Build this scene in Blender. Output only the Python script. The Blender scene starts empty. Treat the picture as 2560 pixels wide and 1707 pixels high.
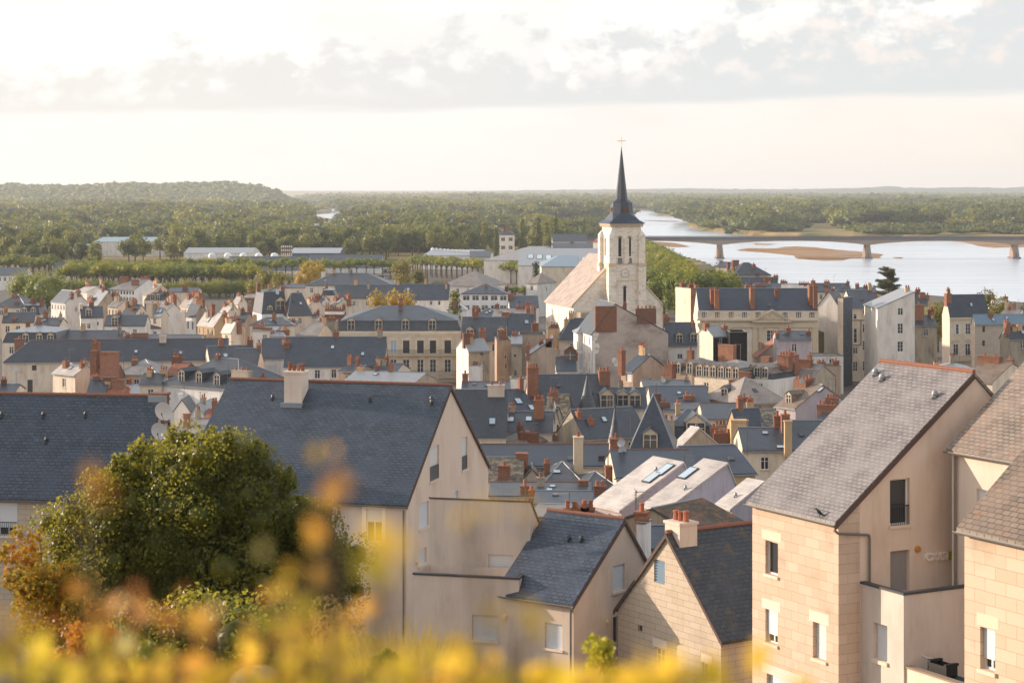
import bpy, math, random
import numpy as np
from mathutils import Vector
random.seed(7); rng = np.random.default_rng(7)
S = bpy.context.scene
# ---------------------------------------------------------------- camera, world, sun, exposure
F, CX, HY, CZ = 5000.0, 1280.0, 474.0, 42.0      # photograph pixels of focal length, principal column, horizon row, camera height (m)
cam = bpy.data.cameras.new('camera'); camo = bpy.data.objects.new('camera', cam); S.collection.objects.link(camo)
camo.location = (0, 0, CZ); camo.rotation_euler = (math.radians(90), 0, 0)
cam.sensor_width = 36; cam.lens = 36*F/2560; cam.shift_y = (HY-853.5)/2560
cam.clip_start = 0.1; cam.clip_end = 60000
cam.dof.use_dof = True; cam.dof.focus_distance = 190; cam.dof.aperture_fstop = 2.7
S.camera = camo
SUN_EL, SUN_AZ = math.radians(13.5), math.radians(-70)   # azimuth from +Y (view direction), negative = left
W = bpy.data.worlds.new('World'); S.world = W; W.use_nodes = True
S.view_settings.view_transform = 'Standard'; S.view_settings.look = 'None'; S.view_settings.gamma = 1
S.view_settings.exposure = 1.2
sun = bpy.data.lights.new('sun', 'SUN'); suno = bpy.data.objects.new('sun', sun); S.collection.objects.link(suno)
sun.energy = 2.9; sun.angle = math.radians(0.6); sun.color = (1.0, 0.82, 0.65)
sd = Vector((math.sin(SUN_AZ)*math.cos(SUN_EL), math.cos(SUN_AZ)*math.cos(SUN_EL), math.sin(SUN_EL)))
suno.rotation_euler = (-sd).to_track_quat('-Z', 'Y').to_euler()
class N:                                              # tiny node-tree helper
    def __init__(s, nt): s.t = nt; nt.nodes.clear()
    def n(s, typ, props=None, **inp):
        nd = s.t.nodes.new(typ)
        for k, v in (props or {}).items(): setattr(nd, k, v)
        for k, v in inp.items():
            key = int(k[1:]) if k[0] == '_' and k[1:].isdigit() else k.replace('_', ' ')
            s.i(nd, key, v)
        return nd
    def i(s, nd, key, v):
        if isinstance(v, bpy.types.NodeSocket): s.t.links.new(v, nd.inputs[key])
        elif isinstance(v, bpy.types.Node): s.t.links.new(v.outputs[0], nd.inputs[key])
        else:
            if isinstance(v, (tuple, list)) and len(v) == 3 and nd.inputs[key].type == 'RGBA': v = (*v, 1)
            nd.inputs[key].default_value = v
    def m(s, op, a, b=0.0, c=None):
        nd = s.n('ShaderNodeMath', {'operation': op}, _0=a, _1=b)
        if c is not None: s.i(nd, 2, c)
        return nd
    def mix(s, f, a, b, bt='MIX'): 
        nd = s.n('ShaderNodeMix', {'data_type': 'RGBA', 'blend_type': bt}); s.i(nd, 0, f); s.i(nd, 6, a); s.i(nd, 7, b); return nd.outputs[2]
    def ss(s, x, lo, hi):
        return s.n('ShaderNodeMapRange', {'interpolation_type': 'SMOOTHSTEP'}, Value=x, From_Min=lo, From_Max=hi).outputs[0]
def world():
    g = N(W.node_tree)
    sky = g.n('ShaderNodeTexSky', {'sky_type': 'NISHITA', 'sun_disc': False, 'sun_elevation': SUN_EL, 'sun_rotation': SUN_AZ, 'air_density': 1.0, 'dust_density': 2.0, 'ozone_density': 1.0})
    tc = g.n('ShaderNodeTexCoord'); sp = g.n('ShaderNodeSeparateXYZ', _0=tc.outputs['Generated'])
    ay = g.m('MAXIMUM', g.m('ABSOLUTE', sp.outputs[1]), 0.05)
    a = g.m('DIVIDE', sp.outputs[0], ay); e = g.m('DIVIDE', sp.outputs[2], ay)
    def noise(sx, sy, sc, det, off=0.0, rough=.55):
        v = g.n('ShaderNodeCombineXYZ', _0=g.m('MULTIPLY', a, sx), _1=g.m('MULTIPLY', e, sy), _2=off)
        return g.n('ShaderNodeTexNoise', Vector=v, Scale=sc, Detail=det, Roughness=rough).outputs[0]
    n1 = noise(14, 20, 1.8, 10, 3.1, .6); n2 = noise(22, 30, 2.6, 8, 8.4); n3 = noise(3, 30, 2.0, 5, 1.2); n4 = noise(5, 14, 2.2, 6, 5.5)
    eb = g.m('ADD', g.m('MULTIPLY_ADD', a, 0.026, 0.0395), g.m('MULTIPLY', g.m('SUBTRACT', n3, .5), .016))
    d = g.m('SUBTRACT', e, eb)
    top = g.m('MULTIPLY_ADD', g.m('MINIMUM', g.m('MAXIMUM', a, -.3), .3), 0.055, 0.048)
    hgt = g.m('DIVIDE', d, top)
    base = g.ss(d, -.001, 0.0055)
    puff = g.ss(g.m('SUBTRACT', g.m('MULTIPLY_ADD', n1, 3.0, -.78), hgt), -.12, .18)
    bank = g.m('MULTIPLY', base, puff)
    lump = g.m('MULTIPLY', g.ss(n2, .47, .66), g.ss(hgt, .1, .4))          # bright heads inside the bank
    veil = g.m('MULTIPLY', g.ss(n4, .42, .75), g.ss(e, .0, .03))
    warm = g.ss(a, -.1, .3)
    haze = g.mix(warm, (1.0, .962, .91), (1.0, .895, .79))
    high = g.ss(e, .0, .12)
    clear = g.mix(high, haze, (1.04, 1.035, 1.02))
    clear = g.mix(g.m('MULTIPLY', veil, .5), clear, g.mix(warm, (.90, .86, .81), (.90, .80, .74)))
    ccol = g.mix(g.ss(a, -.3, .2), (.88, .84, .80), (.75, .775, .785))
    ccol = g.mix(g.m('MULTIPLY', lump, .85), ccol, g.mix(warm, (1.0, .99, .97), (1.0, .87, .81)))
    col = g.mix(bank, clear, ccol)
    # cloud-veiled sky: its radiance is scaled (colour, exposed so that the veil reads near white) and mixed over the clear sky
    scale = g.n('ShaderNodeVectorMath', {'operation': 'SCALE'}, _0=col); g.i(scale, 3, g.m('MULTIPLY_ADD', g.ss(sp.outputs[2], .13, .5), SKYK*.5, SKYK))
    up = g.ss(sp.outputs[2], .05, .6)
    w = g.m('MULTIPLY_ADD', up, -.62, .97)
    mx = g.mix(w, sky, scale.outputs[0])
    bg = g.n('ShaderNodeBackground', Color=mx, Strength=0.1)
    g.n('ShaderNodeOutputWorld', Surface=bg)
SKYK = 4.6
world()
# ---------------------------------------------------------------- materials
MAT = {}
def lin(r, g, b): return tuple(((c/255)/12.92 if c/255 <= .04045 else ((c/255+.055)/1.055)**2.4) for c in (r, g, b))
def newmat(name):
    m = bpy.data.materials.new(name); m.use_nodes = True; g = N(m.node_tree); MAT[name] = m; return m, g
def vary(g, col, amt=.25, tint=.6):
    oi = g.n('ShaderNodeObjectInfo'); f = g.m('MULTIPLY_ADD', oi.outputs['Random'], amt, 1-amt/2)
    v = g.n('ShaderNodeVectorMath', {'operation': 'SCALE'}, _0=col); g.i(v, 3, f)
    r2 = g.m('FRACT', g.m('MULTIPLY', oi.outputs['Random'], 7.31)); return g.mix(g.m('MULTIPLY', r2, tint), v.outputs[0], g.mix(1.0, v.outputs[0], (1.12, .98, .82), 'MULTIPLY'))
def out(g, col, rough=.8, spec=.3, bump=None, bs=.02, bd=.5, metal=0, **kw):
    p = g.n('ShaderNodeBsdfPrincipled', Base_Color=col, Roughness=rough, Metallic=metal)
    p.inputs['Specular IOR Level'].default_value = spec
    if bump is not None:
        b = g.n('ShaderNodeBump', Height=bump, Strength=bd, Distance=bs); g.i(p, 'Normal', b)
    for k, v in kw.items(): g.i(p, k.replace('_', ' '), v)
    g.n('ShaderNodeOutputMaterial', Surface=p); return p
def uvn(g): return g.n('ShaderNodeTexCoord').outputs['UV']
def m_slate(name, c1, c2, mort, lichen=None, la=.5, bw=.30, rh=.19, rough=.42, spec=.5, la_lo=.5, ms=.014):
    m, g = newmat(name); uv = uvn(g)
    br = g.n('ShaderNodeTexBrick', {'offset': .5}, Vector=uv, Color1=c1, Color2=c2, Mortar=mort, Scale=1.0, Mortar_Size=ms, Brick_Width=bw, Row_Height=rh, Bias=-.1)
    br.inputs['Mortar Smooth'].default_value = .2
    n = g.n('ShaderNodeTexNoise', Vector=uv, Scale=.6, Detail=6).outputs[0]
    n2 = g.n('ShaderNodeTexNoise', Vector=uv, Scale=5.0, Detail=3).outputs[0]
    c = g.mix(g.ss(n, .3, .7), br.outputs[0], g.mix(.6, br.outputs[0], tuple(x*1.9 for x in c2)))
    c = g.mix(g.m('MULTIPLY', g.ss(n2, .55, .75), .25), c, tuple(x*1.9 for x in c1))
    if lichen:
        n3 = g.n('ShaderNodeTexNoise', Vector=uv, Scale=1.3, Detail=8, Roughness=.7).outputs[0]
        c = g.mix(g.m('MULTIPLY', g.ss(n3, la_lo, la_lo+.15), la), c, lichen)
    # each course is a slightly lifted slate: sawtooth height along the slope
    sx = g.n('ShaderNodeSeparateXYZ', _0=uv)
    saw = g.m('FRACT', g.m('DIVIDE', sx.outputs[1], rh))
    h = g.m('ADD', g.m('MULTIPLY', g.m('SUBTRACT', 1.0, saw), .8), g.m('MULTIPLY', br.outputs[1], -.7))
    out(g, vary(g, c, .4, 0.0 if name in ('slate_grey', 'slate_big', 'slate_white') else .9), rough, spec, h, .02, .55)
def m_plaster(name, c, dirt, amt=.5, rough=.9, sc=.5, gran=.35, st=.7, mv=(1.3, .45, 1)):
    m, g = newmat(name); uv = uvn(g)
    mp = g.n('ShaderNodeMapping', Vector=uv, Scale=mv)
    n = g.n('ShaderNodeTexNoise', Vector=mp, Scale=sc, Detail=8, Roughness=.65).outputs[0]
    n2 = g.n('ShaderNodeTexNoise', Vector=uv, Scale=30, Detail=2).outputs[0]
    mp2 = g.n('ShaderNodeMapping', Vector=uv, Scale=(4.5, .22, 1)); n3 = g.n('ShaderNodeTexNoise', Vector=mp2, Scale=1, Detail=6, Roughness=.6).outputs[0]
    col = g.mix(g.m('MULTIPLY', g.ss(n, .42, .72), amt), c, dirt)
    col = g.mix(g.m('MULTIPLY', g.ss(n3, .5, .72), amt*st), col, dirt)
    col = g.mix(g.m('MULTIPLY', n2, .12), col, tuple(x*.6 for x in c))
    out(g, vary(g, col, .14), rough, .2, n2, .01, gran)
def m_ashlar(name, c1, c2, mort, bw=.75, rh=.36, dirt=(.2, .17, .13), amt=.35, ms=.008, rough=.88):
    m, g = newmat(name); uv = uvn(g)
    br = g.n('ShaderNodeTexBrick', {'offset': .5}, Vector=uv, Color1=c1, Color2=c2, Mortar=mort, Scale=1.0, Mortar_Size=ms, Brick_Width=bw, Row_Height=rh)
    n = g.n('ShaderNodeTexNoise', Vector=uv, Scale=.45, Detail=8, Roughness=.6).outputs[0]
    n2 = g.n('ShaderNodeTexNoise', Vector=uv, Scale=14, Detail=4).outputs[0]
    c = g.mix(g.m('MULTIPLY', g.ss(n, .5, .75), amt), br.outputs[0], dirt)
    c = g.mix(g.m('MULTIPLY', g.ss(n2, .5, .8), .22), c, dirt)
    out(g, vary(g, c, .5 if name == 'brick' else .08), rough, .2, g.m('SUBTRACT', g.m('MULTIPLY', n2, .4), br.outputs[1]), .01, .4)
def m_plain(name, c, rough=.7, spec=.3, nz=.2, sc=4, metal=0, va=.15):
    m, g = newmat(name); tc = g.n('ShaderNodeTexCoord')
    n = g.n('ShaderNodeTexNoise', Vector=tc.outputs['Object'], Scale=sc, Detail=5).outputs[0]
    out(g, vary(g, g.mix(g.m('MULTIPLY', n, nz*2), c, tuple(x*.45 for x in c)), va), rough, spec, metal=metal)
m_slate('slate', lin(64, 71, 81), lin(44, 51, 62), lin(20, 24, 30), lin(92, 92, 88), .4, la_lo=.54)
m_slate('slate_blue', lin(50, 59, 74), lin(38, 46, 60), lin(20, 25, 34), None, bw=.3)
m_slate('slate_big', lin(66, 75, 88), lin(44, 52, 64), lin(6, 8, 12), lin(96, 104, 110), .4, ms=.03, bw=.42, rh=.24, la_lo=.55)
m_slate('slate_grey', lin(127, 120, 117), lin(101, 95, 93), lin(44, 38, 40), lin(140, 116, 96), .4, ms=.022, bw=.34, rh=.2, la_lo=.62, rough=.5)
m_slate('slate_rust', lin(134, 120, 108), lin(104, 92, 82), lin(42, 34, 30), lin(140, 96, 62), .75, ms=.022, bw=.36, rh=.21, la_lo=.54, rough=.55)
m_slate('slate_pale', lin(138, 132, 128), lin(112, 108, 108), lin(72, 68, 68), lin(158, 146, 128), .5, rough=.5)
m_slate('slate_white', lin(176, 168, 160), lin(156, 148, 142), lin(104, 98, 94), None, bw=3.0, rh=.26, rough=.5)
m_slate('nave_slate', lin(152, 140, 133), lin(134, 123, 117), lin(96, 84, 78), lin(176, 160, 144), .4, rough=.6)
m_slate('slate_mossy', lin(60, 66, 76), lin(42, 48, 58), lin(8, 9, 12), lin(92, 82, 60), .75, ms=.03, bw=.42, rh=.24, la_lo=.5)
m_slate('mossy', lin(92, 86, 76), lin(70, 66, 60), lin(34, 32, 30), lin(150, 140, 122), .85, rough=.8, la_lo=.45)
m_slate('mossy_rust', lin(84, 76, 66), lin(64, 60, 54), lin(32, 28, 26), lin(138, 92, 52), .85, rough=.85, la_lo=.47)
m_slate('tile', lin(150, 92, 70), lin(124, 74, 58), lin(66, 42, 36), lin(120, 104, 84), .5, rough=.8)
m_plaster('cream', lin(222, 208, 190), lin(150, 134, 116), .5)
m_plaster('white', lin(230, 226, 222), lin(164, 158, 150), .5)
m_plaster('beige', lin(222, 205, 190), lin(172, 146, 122), .34, st=.4)
m_plaster('pink', lin(208, 194, 182), lin(150, 134, 122), .4, st=.4)
m_plaster('brown', lin(178, 158, 142), lin(104, 92, 84), .75, sc=.28)
m_plaster('old', lin(172, 160, 142), lin(98, 92, 84), .8, sc=.5)
m_plaster('stained', lin(196, 180, 168), lin(112, 100, 94), .85, sc=.16, st=.15, mv=(1, 1.4, 1))
m_plaster('ochre', lin(198, 168, 132), lin(138, 110, 86), .5)
m_plaster('lilac', lin(176, 170, 180), lin(136, 122, 116), .6)
m_plaster('olive', lin(112, 104, 78), lin(70, 66, 54), .6)
m_plaster('black', lin(36, 33, 34), lin(28, 26, 27), .4)
m_ashlar('ashlar', lin(206, 186, 168), lin(194, 173, 153), lin(146, 124, 108), bw=1.0, rh=.43, dirt=lin(150, 138, 122), amt=.55, ms=.007)
m_ashlar('ashlar_grey', lin(190, 178, 164), lin(180, 168, 152), lin(118, 108, 98), bw=.95, rh=.33, amt=.3, dirt=lin(140, 126, 110))
m_ashlar('church_stone', lin(234, 228, 218), lin(218, 210, 198), lin(140, 128, 112), bw=.8, rh=.4, amt=.55, dirt=lin(120, 106, 88))
m_ashlar('mansion_stone', lin(222, 210, 192), lin(208, 194, 174), lin(150, 138, 118), bw=1.0, rh=.45, amt=.3, dirt=lin(112, 102, 88))
m_ashlar('brick', lin(156, 108, 88), lin(128, 84, 68), lin(120, 96, 78), bw=.24, rh=.08, dirt=lin(84, 52, 42), amt=.45, ms=.01)
m_ashlar('clad', lin(96, 104, 116), lin(84, 92, 106), lin(60, 66, 78), bw=.9, rh=.4, amt=.1)
m_plain('zinc', lin(146, 152, 160), .42, .5, .25, 1.2)
m_plain('zinc_blue', lin(122, 146, 164), .45, .5, .2, 1.0)
m_plain('terracotta', lin(168, 106, 80), .8, .2, .3, 9, va=.6)
m_plain('ridge', lin(150, 104, 88), .8, .2, .3, 6)
m_plain('stone_trim', lin(212, 196, 172), .85, .2, .25, 3)
m_plain('trim_white', lin(232, 228, 222), .8, .2, .08, 3, va=.04)
m_plain('lintel', lin(220, 206, 190), .85, .2, .1, 3, va=.04)
m_plain('white_paint', lin(226, 226, 226), .5, .4, .08, 3)
m_plain('shutter', lin(208, 212, 218), .5, .4, .06, 2, va=.06)
m_plain('grey_shutter', lin(150, 148, 150), .6, .3, .15)
m_plain('dark_metal', lin(62, 64, 70), .5, .5, .2)
m_plain('pipe', lin(120, 116, 112), .5, .5, .3)
m_plain('fascia', lin(92, 74, 70), .7, .3, .2)
m_plain('wood', lin(116, 82, 58), .8, .2, .4)
m_plain('room_dark', lin(40, 32, 30), .9, .1, .2)
m_plain('lamp_glass', lin(222, 196, 150), .4, .4, .1)
m_plain('lamp_amber', lin(190, 132, 62), .4, .4, .1)
m_plain('letters', lin(232, 224, 216), .6, .3, .05)
m_plain('letter_olive', lin(170, 160, 50), .6, .3, .05)
m_plain('teal', lin(20, 74, 92), .6, .3, .3)
m_plain('black_plastic', lin(24, 20, 20), .5, .4, .2)
m_plain('crow', lin(26, 24, 30), .5, .4, .1)
m_plain('gold', lin(208, 160, 80), .35, .6, .1, metal=.6)
m_plain('concrete', lin(158, 142, 130), .85, .2, .3, .8)
m_plain('girder', lin(122, 116, 122), .8, .2, .25, .5)
m_plain('rail', lin(84, 92, 100), .6, .4, .2, 2)
m_plain('bark', lin(92, 78, 64), .9, .2, .5, 3)
m_plain('car_white', lin(220, 220, 222), .25, .6, .02); m_plain('car_dark', lin(50, 54, 62), .25, .6, .02); m_plain('tyre', lin(28, 28, 30), .8, .2, .1)
def m_glass(name, c, rough=.12, spec=.8):
    m, g = newmat(name); out(g, vary(g, g.n('ShaderNodeRGB'), .4), rough, spec)
    g.t.nodes['RGB'].outputs[0].default_value = (*c, 1)
m_glass('glass', lin(54, 56, 62)); m_glass('glass_sky', lin(170, 190, 205), .25); m_glass('glass_blue', lin(84, 136, 176), .3)
def m_leaf(name, cols, tr=.4, sc=.35, rough=.5, spec=.35, hue=None):
    m, g = newmat(name); tc = g.n('ShaderNodeTexCoord'); oi = g.n('ShaderNodeObjectInfo')
    geo = g.n('ShaderNodeNewGeometry')
    n = g.n('ShaderNodeTexNoise', Vector=tc.outputs['Object'], Scale=sc, Detail=4, Roughness=.7).outputs[0]
    nf = g.n('ShaderNodeTexNoise', Vector=tc.outputs['Object'], Scale=sc*14, Detail=1).outputs[0]
    nl = g.n('ShaderNodeTexNoise', Vector=tc.outputs['Object'], Scale=sc*.22, Detail=2).outputs[0]
    f = g.m('ADD', g.m('MULTIPLY_ADD', oi.outputs['Random'], .5, -.75), g.m('ADD', g.m('MULTIPLY', n, 1.1), g.m('ADD', g.m('MULTIPLY', nf, .5), g.m('MULTIPLY', nl, .5))))
    f = g.m('ADD', f, g.n('ShaderNodeAttribute', {'attribute_name': 'tone'}).outputs['Fac'])
    r = g.n('ShaderNodeValToRGB', Fac=f); cr = r.color_ramp
    while len(cr.elements) < len(cols): cr.elements.new(.5)
    for k, c in enumerate(cols):
        cr.elements[k].position = .2+.65*k/(len(cols)-1); cr.elements[k].color = (*c, 1)
    p = g.n('ShaderNodeBsdfPrincipled', Base_Color=r.outputs[0], Roughness=rough); p.inputs['Specular IOR Level'].default_value = spec
    t = g.n('ShaderNodeBsdfTranslucent', Color=g.mix(.5, r.outputs[0], (.55, .5, .06) if tr < .6 else (.9, .62, .1), 'MIX'))
    mx = g.n('ShaderNodeMixShader', _0=tr, _1=p, _2=t); g.n('ShaderNodeOutputMaterial', Surface=mx)
m_leaf('leaf_maple', [lin(44, 56, 22), lin(66, 78, 26), lin(98, 100, 32), lin(150, 132, 38)], .52, .35, rough=.42, spec=.45)
m_leaf('leaf_wood', [lin(34, 50, 28), lin(54, 72, 32), lin(96, 106, 40), lin(146, 134, 50)], .32, .05)
m_leaf('leaf_plane', [lin(66, 86, 30), lin(104, 118, 34), lin(156, 148, 44)], .35, .3)
m_leaf('leaf_gold', [lin(120, 104, 26), lin(176, 140, 30), lin(206, 160, 36)], .35, .3)
m_leaf('leaf_olive', [lin(66, 72, 30), lin(100, 98, 36), lin(140, 122, 40)], .35, .35)
m_leaf('leaf_green', [lin(44, 76, 28), lin(80, 110, 34), lin(130, 140, 44)], .4, .6)
m_leaf('leaf_cedar', [lin(36, 44, 34), lin(54, 60, 42), lin(80, 80, 50)], .15, .4)
m_leaf('leaf_autumn', [lin(70, 82, 28), lin(150, 120, 34), lin(206, 110, 36), lin(196, 70, 40)], .45, 1.2)
m_leaf('leaf_yellow', [lin(130, 140, 40), lin(216, 184, 40), lin(246, 194, 60)], .68, 6)
m_leaf('leaf_orange', [lin(170, 140, 50), lin(226, 150, 66), lin(214, 96, 56)], .62, 6)
m_leaf('grass_dry', [lin(150, 112, 56), lin(196, 156, 88), lin(216, 188, 130)], .5, 2)
m_leaf('leaf_lime', [lin(110, 120, 34), lin(170, 160, 44), lin(206, 180, 60)], .5, 3)
def m_ground():
    m, g = newmat('ground'); geo = g.n('ShaderNodeNewGeometry').outputs['Position']
    n = g.n('ShaderNodeTexNoise', Vector=geo, Scale=.02, Detail=6).outputs[0]; n2 = g.n('ShaderNodeTexNoise', Vector=geo, Scale=.6, Detail=5).outputs[0]
    y = g.n('ShaderNodeSeparateXYZ', _0=geo).outputs[1]
    town = g.mix(n2, lin(120, 112, 104), lin(92, 88, 84)); field = g.mix(g.ss(n, .35, .65), lin(96, 100, 56), lin(168, 138, 96)); hill = g.mix(g.ss(n2, .3, .7), lin(70, 74, 34), lin(150, 120, 64))
    c = g.mix(g.ss(y, 900, 1100), town, field); c = g.mix(g.ss(y, 62, 50), c, hill)
    out(g, c, .95, .1)
m_ground()
def m_water():
    m, g = newmat('water'); geo = g.n('ShaderNodeNewGeometry').outputs['Position']
    mp = g.n('ShaderNodeMapping', Vector=geo, Scale=(.012, .05, 1)); n = g.n('ShaderNodeTexNoise', Vector=mp, Scale=1, Detail=6, Roughness=.6).outputs[0]
    mp2 = g.n('ShaderNodeMapping', Vector=geo, Scale=(.25, .6, 1)); n2 = g.n('ShaderNodeTexNoise', Vector=mp2, Scale=1, Detail=3).outputs[0]
    out(g, lin(196, 206, 218), g.m('MULTIPLY_ADD', n, .3, .05), 1.0, n2, .3, .06)
m_water()
def m_sand():
    m, g = newmat('sand'); geo = g.n('ShaderNodeNewGeometry').outputs['Position']
    mp = g.n('ShaderNodeMapping', Vector=geo, Scale=(.02, .03, 1)); n = g.n('ShaderNodeTexNoise', Vector=mp, Scale=1, Detail=7, Roughness=.65).outputs[0]
    out(g, g.mix(g.ss(n, .38, .62), lin(162, 134, 112), lin(150, 108, 58)), .95, .1)
m_sand()
# ---------------------------------------------------------------- mesh helpers
COL = S.collection
def auto_uv(me):
    nl = len(me.loops)
    if nl == 0: return
    co = np.empty(len(me.vertices)*3, dtype=np.float32); me.vertices.foreach_get('co', co); co = co.reshape(-1, 3)
    nr = np.empty(len(me.polygons)*3, dtype=np.float32); me.polygons.foreach_get('normal', nr); nr = nr.reshape(-1, 3)
    tot = np.empty(len(me.polygons), dtype=np.int32); me.polygons.foreach_get('loop_total', tot)
    vi = np.empty(nl, dtype=np.int32); me.loops.foreach_get('vertex_index', vi)
    n = np.repeat(nr, tot, axis=0); p = co[vi]
    t = np.stack([-n[:, 1], n[:, 0], np.zeros(nl)], 1); L = np.linalg.norm(t, axis=1)
    flat = L < .05; t[flat] = (1, 0, 0); L[flat] = 1; t /= L[:, None]
    b = np.cross(n, t); b[flat] = (0, 1, 0)
    sg = np.where(b[:, 2] < -1e-6, -1.0, 1.0)[:, None]; b = b*sg
    uv = np.stack([(p*t).sum(1), (p*b).sum(1)], 1).astype(np.float32)
    me.uv_layers.new(name='UVMap').data.foreach_set('uv', uv.ravel())
def link(name, me, mat, parent=None, loc=None, rz=0.0):
    me.materials.clear(); me.materials.append(MAT[mat] if isinstance(mat, str) else mat)
    o = bpy.data.objects.new(name, me); COL.objects.link(o)
    if parent is not None: o.parent = parent
    if loc is not None: o.location = loc; o.rotation_euler = (0, 0, rz)
    return o
class MB:
    def __init__(s): s.v = []; s.f = []
    def poly(s, pts):
        k = len(s.v); s.v += [tuple(p) for p in pts]; s.f.append(tuple(range(k, k+len(pts)))); return s
    def box(s, x0, y0, z0, x1, y1, z1):
        k = len(s.v); s.v += [(x0, y0, z0), (x1, y0, z0), (x1, y1, z0), (x0, y1, z0), (x0, y0, z1), (x1, y0, z1), (x1, y1, z1), (x0, y1, z1)]
        s.f += [tuple(k+i for i in q) for q in ((3, 2, 1, 0), (4, 5, 6, 7), (0, 1, 5, 4), (1, 2, 6, 5), (2, 3, 7, 6), (3, 0, 4, 7))]; return s
    def slab(s, pts, t, up=(0, 0, 1)):                 # closed prism: polygon extruded by t along up
        n = len(pts); k = len(s.v); u = Vector(up)*t
        s.v += [tuple(p) for p in pts] + [tuple(Vector(p)+u) for p in pts]
        s.f += [tuple(k+i for i in reversed(range(n))), tuple(k+n+i for i in range(n))]
        s.f += [(k+i, k+(i+1) % n, k+n+(i+1) % n, k+n+i) for i in range(n)]; return s
    def tube(s, a, b, r0, r1=None, n=8, cap=True):
        r1 = r0 if r1 is None else r1; a = Vector(a); b = Vector(b); d = (b-a).normalized()
        x = d.orthogonal().normalized(); y = d.cross(x); k = len(s.v)
        for c, r in ((a, r0), (b, r1)): s.v += [tuple(c+x*math.cos(2*math.pi*i/n)*r+y*math.sin(2*math.pi*i/n)*r) for i in range(n)]
        s.f += [(k+i, k+(i+1) % n, k+n+(i+1) % n, k+n+i) for i in range(n)]
        if cap: s.f += [tuple(k+i for i in reversed(range(n))), tuple(k+n+i for i in range(n))]
        return s
    def path(s, pts, r, n=6):
        for a, b in zip(pts, pts[1:]): s.tube(a, b, r, r, n)
        return s
    def lathe(s, c, prof, n=12):                       # prof = [(r,z)...] about a vertical axis at c
        k = len(s.v)
        for r, z in prof: s.v += [(c[0]+math.cos(2*math.pi*i/n)*r, c[1]+math.sin(2*math.pi*i/n)*r, c[2]+z) for i in range(n)]
        for j in range(len(prof)-1): s.f += [(k+j*n+i, k+j*n+(i+1) % n, k+(j+1)*n+(i+1) % n, k+(j+1)*n+i) for i in range(n)]
        s.f += [tuple(k+i for i in reversed(range(n))), tuple(k+(len(prof)-1)*n+i for i in range(n))]; return s
    def mesh(s, name):
        me = bpy.data.meshes.new(name); me.from_pydata(s.v, [], s.f); me.update(); auto_uv(me); return me
    def build(s, name, mat, parent=None, **k): return link(name, s.mesh(name), mat, parent, **k)
def tag(o, label=None, cat=None, group=None, kind=None):
    if label: o['label'] = label
    if cat: o['category'] = cat
    if group: o['group'] = group
    if kind: o['kind'] = kind
    return o
def empty(name, loc, rz=0.0):
    o = bpy.data.objects.new(name, None); COL.objects.link(o); o.location = loc; o.rotation_euler = (0, 0, rz); o.empty_display_size = .5; return o
def np_mesh(name, v, quads=None, tris=None):
    me = bpy.data.meshes.new(name); me.vertices.add(len(v)); me.vertices.foreach_set('co', np.asarray(v, np.float32).ravel())
    lp = []; tot = []
    if quads is not None and len(quads): lp.append(np.asarray(quads, np.int32).ravel()); tot.append(np.full(len(quads), 4, np.int32))
    if tris is not None and len(tris): lp.append(np.asarray(tris, np.int32).ravel()); tot.append(np.full(len(tris), 3, np.int32))
    lp = np.concatenate(lp); tot = np.concatenate(tot); me.loops.add(len(lp)); me.loops.foreach_set('vertex_index', lp)
    me.polygons.add(len(tot)); st = np.concatenate([[0], np.cumsum(tot)[:-1]]).astype(np.int32)
    me.polygons.foreach_set('loop_start', st); me.polygons.foreach_set('loop_total', tot); me.update(calc_edges=True); return me
CR = {'A': (0, 640, 3.672), 'B': (600, 640, 3.672), 'C': (1100, 740, 3.672), 'D': (1400, 600, 3.672), 'E': (1920, 600, 3.672), 'F': (1140, 900, 3.672),
      'G': (1500, 880, 3.672), 'H': (1860, 880, 3.357), 'I': (1860, 1240, 3.357), 'J': (1000, 1200, 2.613), 'K': (0, 960, 3.672), 'L': (500, 900, 3.178),
      'M': (0, 1067, 2.45), 'S': (0, 0, 1.0), 'P1': (0, 430, 3.675), 'P2': (500, 430, 3.675), 'P3': (1000, 430, 3.675), 'P4': (1600, 430, 3.675), 'P5': (2000, 430, 4.2),
      'Q': (200, 640, 7.35), 'R': (1300, 980, 5.8725), 'T': (560, 660, 7.35), 'U': (1660, 860, 7.35), 'X': (1400, 330, 3.3375), 'O': (0, 0, 2352/2560)}
def uc(c, x): return CR[c][0]+x/CR[c][2]
def vc(c, y): return CR[c][1]+y/CR[c][2]
def at(c, x, y, Y):                                    # a survey mark of the photograph brought to its real place, Y metres away
    u, v = uc(c, x), vc(c, y); return Vector(((u-CX)*Y/F, Y, CZ-(v-HY)*Y/F))
GP = [(-50, 40.4), (0, 40.2), (8, 39), (20, 36), (30, 33.4), (45, 27), (60, 20.5), (86, 17), (120, 13), (170, 8), (205, 5), (260, 4), (900, 3.6), (1e6, 3)]
def gz(Y): return float(np.interp(Y, [p[0] for p in GP], [p[1] for p in GP]))
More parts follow.
